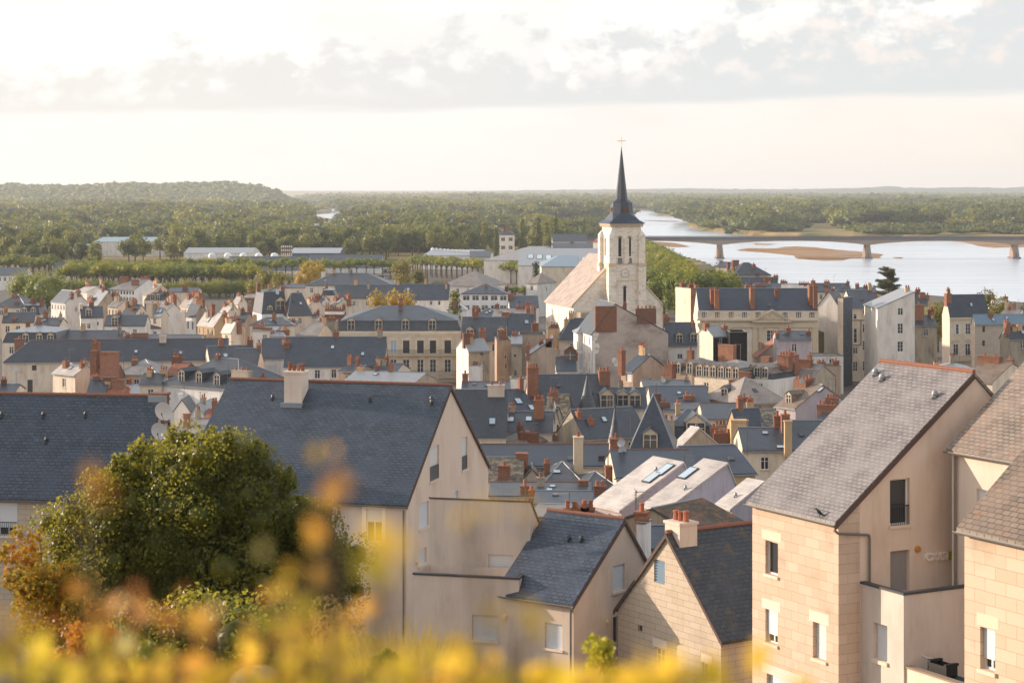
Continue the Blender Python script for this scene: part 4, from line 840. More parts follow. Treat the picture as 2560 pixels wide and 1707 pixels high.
H('B', 'narrow white house with a closed shutter and a slate roof', 180, 400, 937, 762, yaw=0, D=10, wall='white', win=[(248, 1005, 322, 1092, 's')], skyl=[(180, 800, .9, 1.2)])
H('B', 'house with a low dark roof left of the narrow white house', -70, 158, 1008, 855, D=9)
H('B', 'pointed white skylight roof in front of the mansion', 885, 1030, 735, 675, D=6, roof='pyr', rm='slate_white', wall='white')
H('B', 'long sunlit zinc roof of a covered hall below the mansion', 950, 1590, 1170, 1070, yaw=-22, D=9, rm='zinc', wall='old', ze=12.5)
H('B', 'tiny gabled lean house in front of the white town house', 905, 1072, 1062, 1010, yaw=-30, D=6, wall='brown', ze=11.5, rm='slate')
H('B', 'little slate gable beside the covered hall', 1215, 1432, 1060, 992, yaw=-20, D=6, wall='pink', ze=11.5)
H('B', 'pale zinc pavilion with a pointed roof', 1905, 2080, 497, 422, D=8, roof='pyr', rm='zinc', wall='white')
H('B', 'slate roof with a bright left hip right of the mansion', 2150, 2420, 560, 480, D=9, roof='hip', chim=[(2170, 470, .5, 2.0, .8, 3)])
# C region
H('C', 'slate roofed house with a white dormer joined to the mansion', 195, 600, 407, 200, yaw=-2, D=11, ze=13, dorm=[(275, 400, 1.5, 2.0), (560, 400, 1.5, 2.0)], chim=[(392, 305, -.1, 1.4, 1.0, 3)])
H('C', 'slate roofed house behind with a brick stack on its left edge', 600, 885, 378, 170, yaw=4, D=11, ze=13, wall='brown', chim=[(592, 155, .45, 1.6, 1.0, 0), (905, 235, .0, 1.3, 1.0, 1), (880, 95, .8, 2.0, 1.2, 4)], skyl=[(795, 245)])
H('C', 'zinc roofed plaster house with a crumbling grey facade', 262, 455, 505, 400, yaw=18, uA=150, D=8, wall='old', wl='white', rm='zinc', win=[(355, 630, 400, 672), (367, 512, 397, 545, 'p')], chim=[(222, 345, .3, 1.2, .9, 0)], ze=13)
H('C', 'tall narrow brown house with a downpipe', 522, 658, 408, yaw=3, D=9, roof='flat', wall='brown', win=[(590, 540, 612, 578), (595, 615, 615, 665)], ze=14, chim=[(575, 310, .1, 1.4, .8, 2)])
H('C', 'dark recessed plaster wall house with one small window', 452, 524, 505, yaw=0, D=6, roof='flat', wall='old', win=[(480, 655, 512, 705)], Y=394)
H('C', 'plaster house with a zinc lean roof and two small windows', 655, 752, 442, 372, D=8, wall='old', rm='zinc', win=[(678, 535, 700, 560, 'p'), (680, 682, 702, 735, 'p')], ze=14)
H('C', 'low white garden wall house in front of the grey facade', 265, 370, 640, yaw=-5, D=4, roof='flat', wall='white', ze=11, chim=[(325, 605, .3, .8, .6, 0)])
H('C', 'ochre chimney block house beside the slate roof', 985, 1097, 300, D=5, roof='flat', wall='ochre', ze=15, chim=[(1050, 262, .5, 1.6, .7, 3)])
H('C', 'brown plaster gable house left of the glazed stair tower', 800, 1062, 560, 398, roof='y', rf=.9, D=8, wall='brown', rm='slate', ze=13, chim=[(997, 400, .05, 1.1, .8, 1), (800, 435, .0, .6, .6, 1)])
H('C', 'blank brown plaster house behind the leaning gable', 722, 962, 360, D=8, roof='flat', wall='brown', ze=15)
H('C', 'dark slate roof with a lit left hip and pink walls', 1095, 1330, 402, 210, D=9, roof='x', hl=True, wall='pink', ze=13)
H('C', 'small white walled house with a dark roof and wooden dormer', 1070, 1252, 690, 560, D=8, wall='white', ze=12, wg=(3, 1), dorm=[(1195, 600, 2.0, 1.8, 'wood')])
BT = H('C', 'white glazed stair tower with tall windows', 1265, 1368, 345, 290, yaw=6, D=6, roof='pyr', wall='white', rm='zinc', ze=15, win=[(1274, 352, 1312, 505, 'g'), (1320, 352, 1356, 505, 'g'), (1276, 528, 1312, 682, 'g'), (1320, 528, 1354, 682, 'g'), (1278, 700, 1350, 760, 'g')])
BG = H('C', 'tall house with a huge stained blank gable and brick chimney slabs', 1395, 2095, 345, 78, yaw=10, roof='y', rf=.3, D=13, wall='stained', wl='white', rm='slate', ze=15.5, wgl=(3, 4, .9, 1.6), name='blank_gable_house',
       chim=[(1520, 92, .03, 4.0, .9, 0, 'brick', False), (1890, 92, .03, 3.7, .9, 5, 'brick', False)])
H('C', 'small house with a dark roof and a plaster gable before the blank gable', 1662, 1772, 693, 545, yaw=-48, uB=2090, wall='brown', rm='slate', ze=12.5, win=[(1708, 702, 1758, 785, 's')], chim=[(1668, 480, -.2, .9, .9, 1)])
H('D', 'white house with a slate roof and two white dormers', 985, 1262, 965, 765, yaw=2, D=9, wall='white', dorm=[(1097, 950, 1.3, 1.7), (1229, 945, 1.3, 1.7)], win=[(1078, 1045, 1125, 1092, 'b')], ze=13)
H('C', 'white garden wall house with an orange coping by a tall brick stack', 642, 802, 760, D=4, roof='flat', wall='white', ze=12)
CC = H('C', 'large old slate roof with a conical turret and tall brick stack', 850, 1570, 1065, 728, yaw=5, D=12, ze=12, chim=[(842, 632, .25, 1.5, 1.3, 4), (1525, 665, .4, 1.5, 1.4, 3)], dorm=[(1533, 1030, 1.8, 1.9)])
H('C', 'very dark slate roof right behind the big cream gable', 130, 605, 1295, 870, yaw=0, ze=13, D=13, chim=[(515, 790, .45, 2.0, .9, 2, 'pink')], skyl=[(480, 1160)])
H('C', 'low tile ridged roof behind the dark slate roof', 200, 642, 865, 795, D=7, ze=12, ridge='ridge')
H('C', 'slate roof with two roof windows and a brown left gable', 612, 885, 1065, 870, yaw=24, D=9, wall='brown', ze=12.5, skyl=[(718, 975, .9, 1.3), (838, 1035, .7, 1.2)], ridge='ridge')
H('C', 'crooked lichen covered stone roof', 965, 1155, 1110, 912, yaw=-8, D=8, rm='mossy', wall='old', ze=12)
H('C', 'lower lichen covered stone roof beside the brick stack', 885, 1050, 1170, 1025, yaw=-10, D=7, rm='mossy', wall='old', ze=12)
H('C', 'slate roof with two bright skylights and a brick stack', 618, 1030, 1252, 1070, yaw=-3, D=9, wall='cream', ze=12.5, skyl=[(650, 1145, .8, 1.1), (815, 1140, .8, 1.1)], chim=[(908, 930, .35, 1.2, 1.0, 3)])
H('C', 'narrow pointed stone gable with paired windows', 1010, 1116, 1240, 1045, roof='y', D=8, wall='mansion_stone', rm='slate', ze=11.5, win=[(1032, 1180, 1056, 1262), (1069, 1180, 1093, 1262)])
H('C', 'long slate roof with a big plaster gable on its left', 1330, 1900, 1290, 1040, yaw=26, uA=1075, wall='old', rm='slate', ze=12.5, chim=[(1380, 1130, .25, .8, .8, 1)])
PY = H('C', 'tall square slate pyramid tower with a sunlit edge', 1752, 2140, 1412, 915, yaw=-6, D=8.6, roof='pyr', wall='mansion_stone', rm='slate', ze=13.5, dorm=[(1930, 1405, 1.6, 1.7)], name='pyramid_roof_tower')
H('G', 'slate roof with an orange lit chimney behind the pyramid tower', 470, 1005, 470, 318, yaw=0, D=10, ze=12, chim=[(818, 405, .1, 1.5, 1, 2), (520, 388, .02, 1.1, 1, 0)])
H('G', 'low slate roof with a brick parapet below the blank gable', 400, 840, 325, 265, D=8, ze=12)
H('C', 'dark attic roof with two pedimented dormers', 1575, 1900, 1030, 850, D=9, ze=12, dorm=[(1680, 1015, 1.6, 1.7), (1790, 1018, 1.6, 1.7)])
H('G', 'narrow slate strip roof with a white flashed ridge', 590, 955, 535, 482, D=7, ze=12, chim=[(572, 465, .3, 1.3, .9, 1)])
H('G', 'slate roof with an orange tiled ridge and curved verge', 955, 1440, 620, 478, D=11, ze=12, ridge='ridge')
H('G', 'slate mansard with a pedimented dormer and blue roof windows', 600, 1085, 800, 532, yaw=0, D=10, roof='man', vM=688, ze=12, dorm=[(880, _, 2.3, 1.9)], chim=[(632, 595, .0, 1.3, .9, 2, 'old')])
H('G', 'little house with a sunlit roof strip and open gable', 670, 745, 870, 700, yaw=-58, uB=1075, rm='slate_white', wall='old', ze=12.5)
H('G', 'slate roof with a sunlit rough stone gable on its left', 1255, 1500, 690, 528, yaw=22, uA=1165, wall='ochre', rm='slate', ze=12.5)
H('G', 'dark overgrown roof beside the stone gable', 1490, 1650, 690, 540, D=9, rm='mossy', ze=12.5)
H('G', 'small yard house with clustered red pots', 1050, 1330, 880, 820, D=5, wall='white', rm='zinc', ze=11.5, chim=[(1140, 720, .3, 2.6, .9, 5), (1108, 640, .7, 1.3, .9, 3, 'old'), (1275, 630, .1, 2.0, 1.4, 0, 'ochre'), (990, 668, .5, .7, .7, 1, 'brick')])
H('G', 'dark slate roof carrying a tall television aerial', 1320, 1705, 905, 705, yaw=0, D=10, ze=13, skyl=[(1515, 755, .7, .7), (1660, 885, 1.0, .6)])
H('G', 'plain dark slate roof running behind the tall stone house', 1700, 2120, 905, 640, yaw=0, D=11, ze=13, chim=[(1700, 545, .3, .9, .9, 1), (1685, 640, -.1, .8, .8, 0, 'ochre')])
H('G', 'small cream gable with an arched opening', 1450, 1612, 925, 838, roof='y', D=5, wall='cream', rm='slate', ze=12, win=[(1508, 885, 1558, 925, 'p')])
H('G', 'pale zinc clad box with thin red chimneys in front', 1490, 1740, 940, D=5, roof='flat', wall='lilac', rm='zinc', ze=12.2, chim=[(1655, 965, .0, 1.4, 1.2, 4), (1550, 1015, -.1, 1.3, 1, 2)])
BB = H('G', 'dark blue slate roof with a sunlit left gable behind the white roofs', 905, 1425, 1125, 870, yaw=14, D=12, ze=14, wall='ochre', rm='slate_blue')
H('G', 'broad dark blue slate roof with an orange ridge', 150, 905, 1155, 908, yaw=2, D=13, ze=14, rm='slate_blue', ridge='ridge')
FL = H('F', 'long slate roof with an orange ridge, a louvre and a white cornice', 235, 1500, 975, 785, yaw=0, D=10, ze=13, wall='white', rm='slate_blue', chim=[(1485, 690, .15, 1.3, 1.2, 1)], skyl=[(1340, 915, .9, .9, 'room_dark'), (1065, 915, 1.1, 1.1, 'glass')], ridge='ridge')
H('F', 'hipped slate roof over a white wall with a tall stone chimney', 820, 1155, 1145, 945, yaw=0, D=10, roof='hip', ze=12.5, wall='white', skyl=[(925, 1040, .8, .7)], chim=[(1145, 672, .5, .95, 1.4, 1, 'stone_trim')])
H('F', 'grey old roof carrying three brick chimneys', 240, 600, 1120, 905, yaw=-3, D=10, ze=12.5, rm='mossy', chim=[(643, 872, .7, 1.1, 1.1, 0), (742, 880, .5, 1.1, 1.1, 0), (442, 935, .05, 1.2, .9, 1)])
H('F', 'small white gable below the brick chimneys', 600, 800, 1112, 1012, roof='y', D=6, wall='cream', rm='mossy', ze=12)
H('F', 'low dark slate roof with thin pots in the foreground rows', 305, 1235, 1255, 1135, yaw=-2, D=9, ze=12.5, chim=[(632, 1120, .1, .8, .8, 1), (1165, 1130, .4, .9, .8, 0), (695, 1160, .0, .6, .6, 1)], ridge='ridge')
H('F', 'dark hipped roof with a brick pot beside the blue slate roof', 1180, 1482, 1190, 1035, yaw=6, D=8, roof='hip', ze=12.5, chim=[(1415, 980, .3, 1.0, .9, 0)])
H('F', 'cream walled house under a grey roof beside the white sheet roofs', 720, 1340, 1330, 1215, yaw=-3, D=8, ze=12.5, wall='ochre', chim=[(1378, 1120, .4, 1.1, 1.0, 2)])
H('F', 'small slate roof tucked behind the white sheet roofs', 1490, 1640, 1130, 1035, yaw=-10, D=6, ze=12.5, chim=[(1522, 1100, .1, .6, .6, 1)])
H('F', 'sunlit low tile roof behind the blank rendered block', 690, 1010, 1450, 1355, yaw=-12, D=6, rm='slate_pale', wall='ochre', Y=150)
H('F', 'brick wall with a row of orange pots behind the dark ridge', 1010, 1262, 1455, roof='flat', D=1.5, rm='tile', wall='brick', Y=142, chim=[(1055, 1370, .4, 1.0, .6, 2), (1140, 1330, .5, 1.1, .6, 2), (1210, 1350, .5, .9, .6, 2)])
H('F', 'sunlit rough hipped roof beside red brick stacks', 375, 640, 772, 655, yaw=-30, D=7, roof='hip', rm='slate_pale', wall='old', ze=11.5, chim=[(725, 640, .2, 2.2, 1.2, 2), (550, 650, .9, 2.5, .9, 2)])
H('F', 'white conservatory roof behind the long slate roof', 790, 1110, 765, 735, D=5, rm='zinc', wall='white', ze=11.2, chim=[(900, 680, .2, .8, .8, 1)])
H('F', 'low slate roof left of the big cream gable edge', 150, 345, 745, 690, D=6, ze=11.8, rm='zinc')
# D / U / E regions
H('U', 'stone fronted house with a row of six dormers under a zinc roof', 560, 1430, 640, 300, yaw=-38, D=11, roof='man', vM=478, rm='slate_pale', wall='mansion_stone', ze=12.5,
  dorm=[(u, _, 1.1, 1.7) for u in (640, 770, 890, 1040, 1180, 1310)], chim=[(790, 25, .8, 2.8, 1.0, 0), (245, 210, .9, 1.0, .8, 0)])
H('U', 'zinc roofed house with shaded dormers right of the stone front', 1530, 2000, 640, 315, yaw=-38, D=11, roof='man', vM=540, rm='slate_pale', wall='white', ze=12.5, dorm=[(u, _, 1.1, 1.6) for u in (1600, 1710, 1850)], chim=[(1520, 262, .5, 1.4, 1.2, 0), (2280, 165, .4, 2.0, 1.4, 4)])
H('U', 'narrow house with arched stone dormers and a zinc roof', 190, 560, 570, 260, yaw=-38, D=9, roof='man', vM=405, rm='slate_pale', wall='brown', ze=12.5, dorm=[(245, _, 1.1, 1.6), (465, _, 1.1, 1.8)], chim=[(455, 75, .5, .9, .9, 1), (462, 290, .1, .9, .8, 0), (115, 330, -.2, 1.5, 1.2, 2)])
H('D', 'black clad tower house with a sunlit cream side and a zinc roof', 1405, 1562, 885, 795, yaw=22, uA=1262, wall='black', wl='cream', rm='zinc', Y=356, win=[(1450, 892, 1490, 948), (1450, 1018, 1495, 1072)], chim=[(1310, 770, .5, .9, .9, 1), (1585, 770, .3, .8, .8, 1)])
H('D', 'plain black clad block in front of the pedimented mansion', 1560, 1718, 848, yaw=0, D=6, roof='flat', wall='black', rm='zinc', Y=352)
H('D', 'lilac plaster house with a blank weathered wall', 1995, 2305, 915, 842, yaw=-2, D=8, wall='lilac', Y=350, chim=[(2095, 790, .4, .8, .8, 1), (2290, 860, .3, .8, .8, 1), (1995, 860, .2, .7, .7, 1)])
H('D', 'brown wedge gable beside the lilac plaster house', 1810, 1998, 1080, 935, roof='y', rf=.95, D=6, wall='brown', rm='tile', ze=11.5)
GM = H('D', 'grand classical mansion with a pediment and balustrade', 1285, 2372, 740, 452, yaw=-1, D=17, wall='mansion_stone', rm='slate_blue', ze=17, name='classical_mansion', zb=3, oh=-.9,
       win=[(1897, 828, 1970, 930, 'w'), (1660, 838, 1722, 935, 'w'), (2135, 838, 2200, 935, 'w')], chim=[(1398, 440, .3, .8, 2.2, 2), (1437, 442, .22, .9, 2.0, 2), (1762, 425, .25, .8, 3.0, 2), (1720, 405, .6, .8, 2.0, 2), (1990, 442, .38, .8, 1.0, 1), (2300, 400, .3, .8, 2.6, 2), (2340, 400, .25, .8, 3.0, 2)])
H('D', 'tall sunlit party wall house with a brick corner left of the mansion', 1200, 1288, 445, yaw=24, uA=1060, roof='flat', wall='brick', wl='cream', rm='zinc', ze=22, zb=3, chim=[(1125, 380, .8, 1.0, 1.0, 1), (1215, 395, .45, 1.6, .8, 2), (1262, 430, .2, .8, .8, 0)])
H('D', 'riverside house with a steep hipped roof and tall brick chimneys', 1600, 1935, 325, 212, yaw=14, D=12, roof='hip', wall='cream', rm='slate', ze=14, chim=[(1610, 188, .9, 2.2, 1, 0), (1545, 208, .8, .9, .9, 0), (1590, 215, .5, .8, .9, 0), (1778, 212, .3, 1.0, .9, 1), (1815, 305, 0, 1.0, .8, 0)])
H('D', 'long riverside roof of blue slate with clustered chimneys', 1595, 2010, 455, 345, D=10, ze=12, rm='slate_blue', chim=[(1905, 345, .3, 2.2, 1.2, 4), (2010, 330, .5, 1.4, .9, 2)])
H('D', 'small riverside house with a thin lit roof', 1430, 1560, 250, 205, yaw=-30, D=9, ze=12, chim=[(1410, 225, .5, 1.0, .9, 0)])
H('D', 'low riverside roofs dotted with red pots', 1790, 2100, 460, 405, D=9, ze=12.5, chim=[(1840, 410, .3, 3.4, .9, 6), (2075, 370, .6, 1.0, .9, 1)])
H('E', 'slate roof along the quay with two brick stacks', 430, 765, 478, 402, D=10, ze=12.5, chim=[(540, 372, .4, 1.6, .9, 3), (752, 370, .5, .9, .9, 1), (240, 362, .5, 1.2, .9, 1)])
H('E', 'house with a bright white sloping roof behind the mansion', 120, 400, 455, 405, yaw=-10, D=9, rm='slate_white', wall='white', ze=13, chim=[(105, 365, .5, 1.2, .9, 2), (330, 395, .4, 3, .8, 5)])
H('E', 'quay house with a brick cornice left of the cedar', 830, 1003, 485, 440, D=8, wall='brick', ze=12.5, chim=[(895, 430, .5, 1.2, .9, 2)])
E1 = H('E', 'white stepped gable house with a diagonal shadow', 465, 640, 598, 475, roof='y', yaw=-30, uB=712, wall='white', rm='slate', ze=19, zb=3, rf=.55)
E2 = H('E', 'tall slim tower clad in blue slate', 640, 690, 535, yaw=-30, uB=775, roof='flat', wall='cream', wr='clad', rm='zinc', ze=21, zb=3)
E3 = H('E', 'courtyard house with a slate roof and an arched stair window', 775, 1008, 622, 465, yaw=2, D=12, wall='cream', rm='slate', ze=18.5, zb=3,
       win=[(868, 638, 908, 682), (868, 770, 908, 850), (868, 925, 910, 1012), (868, 1112, 908, 1200), (780, 985, 822, 1045), (780, 1115, 822, 1205), (786, 812, 818, 945), (785, 680, 815, 728)])
E4 = H('E', 'big white house with a sloping roof and four stacked windows', 1006, 1347, 628, 480, roof='y', rf=1, yaw=2, D=12, wall='white', rm='zinc', ze=19.5, zb=3,
       win=[(1192, 625, 1240, 690), (1190, 765, 1240, 860), (1188, 930, 1240, 1025), (1188, 1110, 1240, 1170)])
H('E', 'old grey plaster house right of the big white house', 1350, 1553, 785, 700, yaw=1, D=9, wall='old', rm='slate', ze=15, zb=3, chim=[(1385, 580, .3, 1.8, 1.4, 1)])
H('E', 'slate roof behind the big white house with red pots', 1345, 1470, 600, 488, D=8, ze=16, chim=[(1440, 495, .3, 2.2, .9, 4)])
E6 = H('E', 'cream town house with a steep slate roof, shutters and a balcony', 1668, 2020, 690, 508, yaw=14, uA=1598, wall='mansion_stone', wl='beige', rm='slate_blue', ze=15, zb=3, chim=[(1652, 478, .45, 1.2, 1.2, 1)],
       win=[(1725, 772, 1752, 865, 'b'), (1815, 768, 1860, 866, 'w'), (1703, 955, 1748, 1058, 'k'), (1812, 952, 1858, 1058, 'k')], name='town_house')
E7 = H('E', 'beige stone house with a zinc roof and two tiny windows', 1900, 2420, 760, 690, yaw=8, uA=1868, wall='ashlar_grey', wl='ashlar', rm='zinc_blue', ze=14.5, zb=3, win=[(1968, 790, 1993, 845, 'p'), (1966, 920, 1992, 972, 'p')])
H('E', 'grey plaster gable house with a slate roof at the right edge', 2215, 2460, 900, 795, yaw=20, uA=2130, wall='old', rm='slate', ze=12.5, chim=[(2195, 745, .3, .9, .9, 1)], skyl=[(2335, 850, .8, .8)])
H('E', 'low zinc roofs in the yard below the town house balcony', 1570, 1900, 1195, 1135, D=8, roof='hip', rm='zinc', wall='old', ze=9.5)
H('E', 'house with a sunlit roof and a brick stack in front of the right houses', 1790, 2060, 1300, 1128, yaw=-38, uB=2420, wall='cream', rm='slate_rust', ze=14, chim=[(2040, 1045, .5, 3.4, 1.3, 2), (2222, 1075, .8, 1.0, .8, 1)])
H('E', 'white walled low house with two windows below the blue slate tower', 400, 692, 1065, D=6, roof='flat', wall='white', rm='zinc', ze=11, win=[(562, 1090, 608, 1136), (445, 1105, 490, 1140)])
H('E', 'small olive walled house behind the lilac wall', 395, 515, 850, D=6, roof='flat', wall='olive', rm='zinc', ze=14)
H('G', 'old cream house with a grey roof between brick stacks', 1690, 1935, 255, 118, yaw=-34, D=9, hl=False, wall='old', rm='slate_pale', ze=12, chim=[(1755, 5, .1, 2.0, 1.4, 5), (1880, 75, .4, 2.4, 1.0, 0)])
H('G', 'brown plaster slab house with red pots along its top', 1935, 2210, 130, yaw=-4, D=4, roof='flat', wall='brown', rm='tile', ze=13, chim=[(2030, 70, .3, 1.4, .8, 2), (2165, 60, .3, 1.0, .8, 1)])
H('G', 'pavilion with a tall lit pyramid roof', 1260, 1720, 470, 238, yaw=22, uA=None, D=10, roof='hip', hi=4.2, wall='old', rm='slate_pale', ze=12, chim=[(1320, 395, -.1, .8, .8, 1), (1375, 400, -.1, .7, .7, 1)])
H('G', 'house with a large worn side wall and a sunlit roof', 1618, 1795, 510, 300, yaw=-56, uB=2290, wall='lilac', rm='slate_rust', ze=12.5, chim=[(1815, 230, .45, 2.4, 1.2, 3), (1912, 215, .6, 1.1, 1, 1)], dorm=[(1730, 480, 1.1, 1.4)], skyl=[(2030, 355, .6, 1)])
H('G', 'shed roof with a white dormer left of the pavilion', 1110, 1340, 455, 300, yaw=-30, D=9, rm='mossy', ze=12, dorm=[(1140, 425, 1.1, 1.4)], chim=[(1078, 290, .5, 1.5, 1.4, 0), (1330, 190, .6, 1.6, 1.0, 0)])
H('G', 'low house with red pots beside the tall stone house roof', 1990, 2200, 640, 560, yaw=-20, D=8, wall='pink', ze=12, chim=[(2055, 460, .5, 2.2, 1.2, 4), (2130, 395, .9, 1.6, .9, 4)])

H('C', 'house with a pale pinkish roof below the church nave', 480, 800, 195, 122, yaw=-8, D=9, rm='slate_pale', wall='cream', ze=13, chim=[(740, 85, .5, 2.0, .9, 4)])
H('C', 'grey plaster gable with a sunlit roof edge beside the church nave', 985, 1185, 120, 40, roof='y', yaw=-12, D=9, wall='lilac', rm='slate_white', ze=14, chim=[(1168, 18, .2, 1.6, 1.2, 3, 'stone_trim'), (1215, 45, .1, 1.4, 1.2, 2, 'stone_trim'), (960, 50, .5, 1.4, 1.2, 0)])
H('C', 'dark worn slate roof with many red stacks before the church', 640, 905, 105, 5, yaw=2, D=10, wall='white', rm='slate', ze=13, chim=[(565, 5, .4, 1.2, 1, 1), (650, -25, .4, 1.4, 1.2, 3)])
H('T', 'low roof with red stacks right of the slate dome', 1620, 1790, 720, 600, yaw=-10, D=8, wall='white', ze=13, chim=[(1660, 580, .4, 1.8, .9, 4)])
H('A', 'small pale roofed house among the left chimneys', 700, 800, 330, 285, yaw=-40, D=7, wall='white', rm='slate_white', ze=13)
# ---------------------------------------------------------------- special parts of the big houses
def mansion_extras():
    s = MAN; E = s.E
    s.part(MB().box(-.3, -.35, E-.55, s.w+.3, -.003, E-.05).box(-.1, -.15, E-1.0, s.w+.1, -.003, E-.56), 'cornice', 'mansion_stone')
    for zt, v in ((905, 862), (1108, 1050)):
        z0, z1 = s.zv(zt, s.Y), s.zv(v, s.Y); x0, x1 = s.xs(1310), s.xs(1985)
        s.part(MB().box(x0, -.9, z0-.18, x1, -.003, z0), 'balcony', 'stone_trim')
        m = MB(); n = int((x1-x0)/.16)
        for k in range(n+1): m.box(x0+(x1-x0)*k/n-.015, -.87, z0, x0+(x1-x0)*k/n+.015, -.84, z1)
        s.part(m.box(x0, -.89, z1, x1, -.82, z1+.05), 'railing', 'dark_metal')
    m = MB()
    for u in (1345, 1467, 1590, 1713, 1838, 1962):
        x = s.xs(u); m.box(x-.35, -.1, s.zv(1120, s.Y), x+.35, -.003, E-1.02)
    s.part(m, 'pilaster', 'stone_trim')
    s = GM; E = s.E; x0, x1 = s.xs(1262), s.xs(2372)
    zt, zb_ = s.zv(650, s.Y), s.zv(712, s.Y)
    m = MB().box(x0, -.5, zt-.22, x1, -.05, zt).box(x0, -.5, zb_-.35, x1, -.05, zb_)
    n = 9
    for k in range(n+1):
        x = x0+(x1-x0)*k/n; m.box(x-.8 if k else x, -.46, zb_, x+.8 if k < n else x, -.08, zt-.22)
    s.part(m, 'parapet', 'mansion_stone'); m = MB()
    nb = int((x1-x0)/.42)
    for k in range(nb): m.lathe((x0+(k+.5)*(x1-x0)/nb, -.27, zb_), [(.09, 0), (.13, (zt-.22-zb_)*.35), (.06, (zt-.22-zb_)*.8), (.09, zt-.22-zb_)], 6)
    s.part(m, 'balustrade', 'stone_trim')
    s.part(MB().box(x0-.2, -.75, s.zv(735, s.Y)-.1, x1, -.003, zb_-.36).box(x0, -.3, s.zv(780, s.Y)-.1, x1, -.003, s.zv(762, s.Y)), 'cornice', 'stone_trim')
    # pediment
    a, b, c = s.xs(1752), s.xs(1946), s.xs(2130); zp, z0 = s.zv(632, s.Y), s.zv(738, s.Y); f = -1.05
    s.part(MB().slab([(a+.5, f+.25, z0+.2), (c-.5, f+.25, z0+.2), (b, f+.25, zp-.35)], .12, (0, 1, 0)), 'tympanum', 'mansion_stone')
    m = MB()
    for p, q in (((a, z0), (b, zp)), ((b, zp), (c, z0))): m.slab([(p[0], f-.1, p[1]), (q[0], f-.1, q[1]), (q[0], f-.1, q[1]-.42), (p[0], f-.1, p[1]-.42)], .45, (0, 1, 0))
    m.box(a, f-.1, z0-.35, c, f+.4, z0-.004); s.part(m, 'pediment', 'stone_trim')
    m = MB(); cx = b; cz = (z0+zp)/2-.35
    for k in range(16):
        aa = 6.283*k/16; m.tube((cx, f+.2, cz), (cx+math.cos(aa)*.6, f+.14, cz+math.sin(aa)*.6), .14, .04, 5)
    for k in (-1, 1):
        for j in range(5): m.tube((cx+k*(.7+.55*j), f+.16, cz-.45+.0*j), (cx+k*(1.1+.55*j), f+.12, cz-.2-.09*j), .16-.02*j, .05, 5)
    s.part(m, 'relief', 'stone_trim')
    m = MB()
    for u in (1300, 1560, 1790, 1845, 2035, 2095, 2340):
        x = s.xs(u); m.box(x-.45, -.22, 1, x+.45, -.003, s.zv(815, s.Y)).box(x-.55, -.3, s.zv(815, s.Y), x+.55, -.003, s.zv(800, s.Y))
    s.part(m, 'pilaster', 'stone_trim'); s.part(MB().box(x0, -.35, s.zv(800, s.Y)+.01, x1, -.003, s.zv(800, s.Y)+.3), 'entablature', 'stone_trim')
    s = E6; z0 = s.zv(1100, s.Y); z1 = s.zv(1062, s.Y)
    s.part(MB().box(.3, -.8, z0-.15, s.w-.1, -.003, z0), 'balcony', 'stone_trim'); m = MB(); n = 40
    for k in range(n): x = .3+(s.w-.4)*k/(n-1); m.box(x-.015, -.78, z0, x+.015, -.75, z1)
    s.part(m.box(.3, -.8, z1, s.w-.1, -.73, z1+.05), 'railing', 'dark_metal')
    for u in (1728, 1838):
        x = s.xs(u); zz = s.zv(930, s.Y); s.part(MB().slab([(x-1.0, -.12, zz), (x+1.0, -.12, zz), (x, -.12, zz+.65)], .11, (0, 1, 0)), 'window_pediment', 'stone_trim')
    s.part(MB().box(-.2, -.3, s.E-.9, s.w+.2, -.003, s.E-.45), 'cornice', 'stone_trim')
    s = BG                                              # brown stains sit in the plaster; white sealing patches along the left edge
    m = MB()
    for (u, v, r) in ((1432, 320, 26), (1428, 350, 28), (1425, 385, 20), (1438, 462, 27), (1432, 500, 26), (1600, 590, 24), (1620, 620, 24)):
        x, z = s.xs(u), s.zv(v, s.L(s.xs(u), 0)[1]); rr = r/3.672*s.Y/F; m.slab([(x+math.cos(6.283*k/14)*rr, -.012, z+math.sin(6.283*k/14)*rr*1.15) for k in range(14)], .01, (0, 1, 0))
    x = s.xs(1412); m.box(x-.25, -.014, .5, x+.25, -.002, s.zv(400, s.Y)); s.part(m, 'plaster_patch', 'white_paint')
    s = E3; x0, x1 = s.xs(778), s.xs(940); s.part(MB().path([(x0, -.15, s.zv(735, s.Y)), (x1, -.15, s.zv(735, s.Y))], .07).path([(s.xs(852), -.15, s.zv(735, s.Y)), (s.xs(852), -.15, s.zv(960, s.Y)), (x0, -.15, s.zv(965, s.Y))], .07), 'duct', 'dark_metal')
mansion_extras()
def cone_turret(c, label, u, vt, vb, hw, Y, n=20, mat='slate', base='mansion_stone'):
    b = at(c, u, vb, Y); t = at(c, u, vt, Y); r0 = hw/CR[c][2]*Y/F; g = gz(Y); r = empty('turret', (b.x, b.y, g)); tag(r, label, 'turret')
    h = t.z-g; hb = b.z-g
    MB().lathe((0, 0, 0), [(r0*.86, 0), (r0*.86, hb)], n).build('wall', base, r)
    MB().lathe((0, 0, 0), [(r0*1.12, hb-.12), (r0*.96, hb+.35), (r0*.5, hb+(h-hb)*.5), (.05, h)], n).build('roof', mat, r)
    MB().tube((0, 0, h-.25), (0, 0, h+1.6), .035, n=5).lathe((0, 0, h), [(.05, 0), (.16, .15), (.05, .3)], 8).build('finial', 'dark_metal', r)
cone_turret('C', 'slim round slate turret with a sunlit edge', 1606, 1022, 1330, 62, 213)
cone_turret('C', 'half round slate turret with a pale lead tip on the large old roof', 1350, 728, 1060, 85, 268)
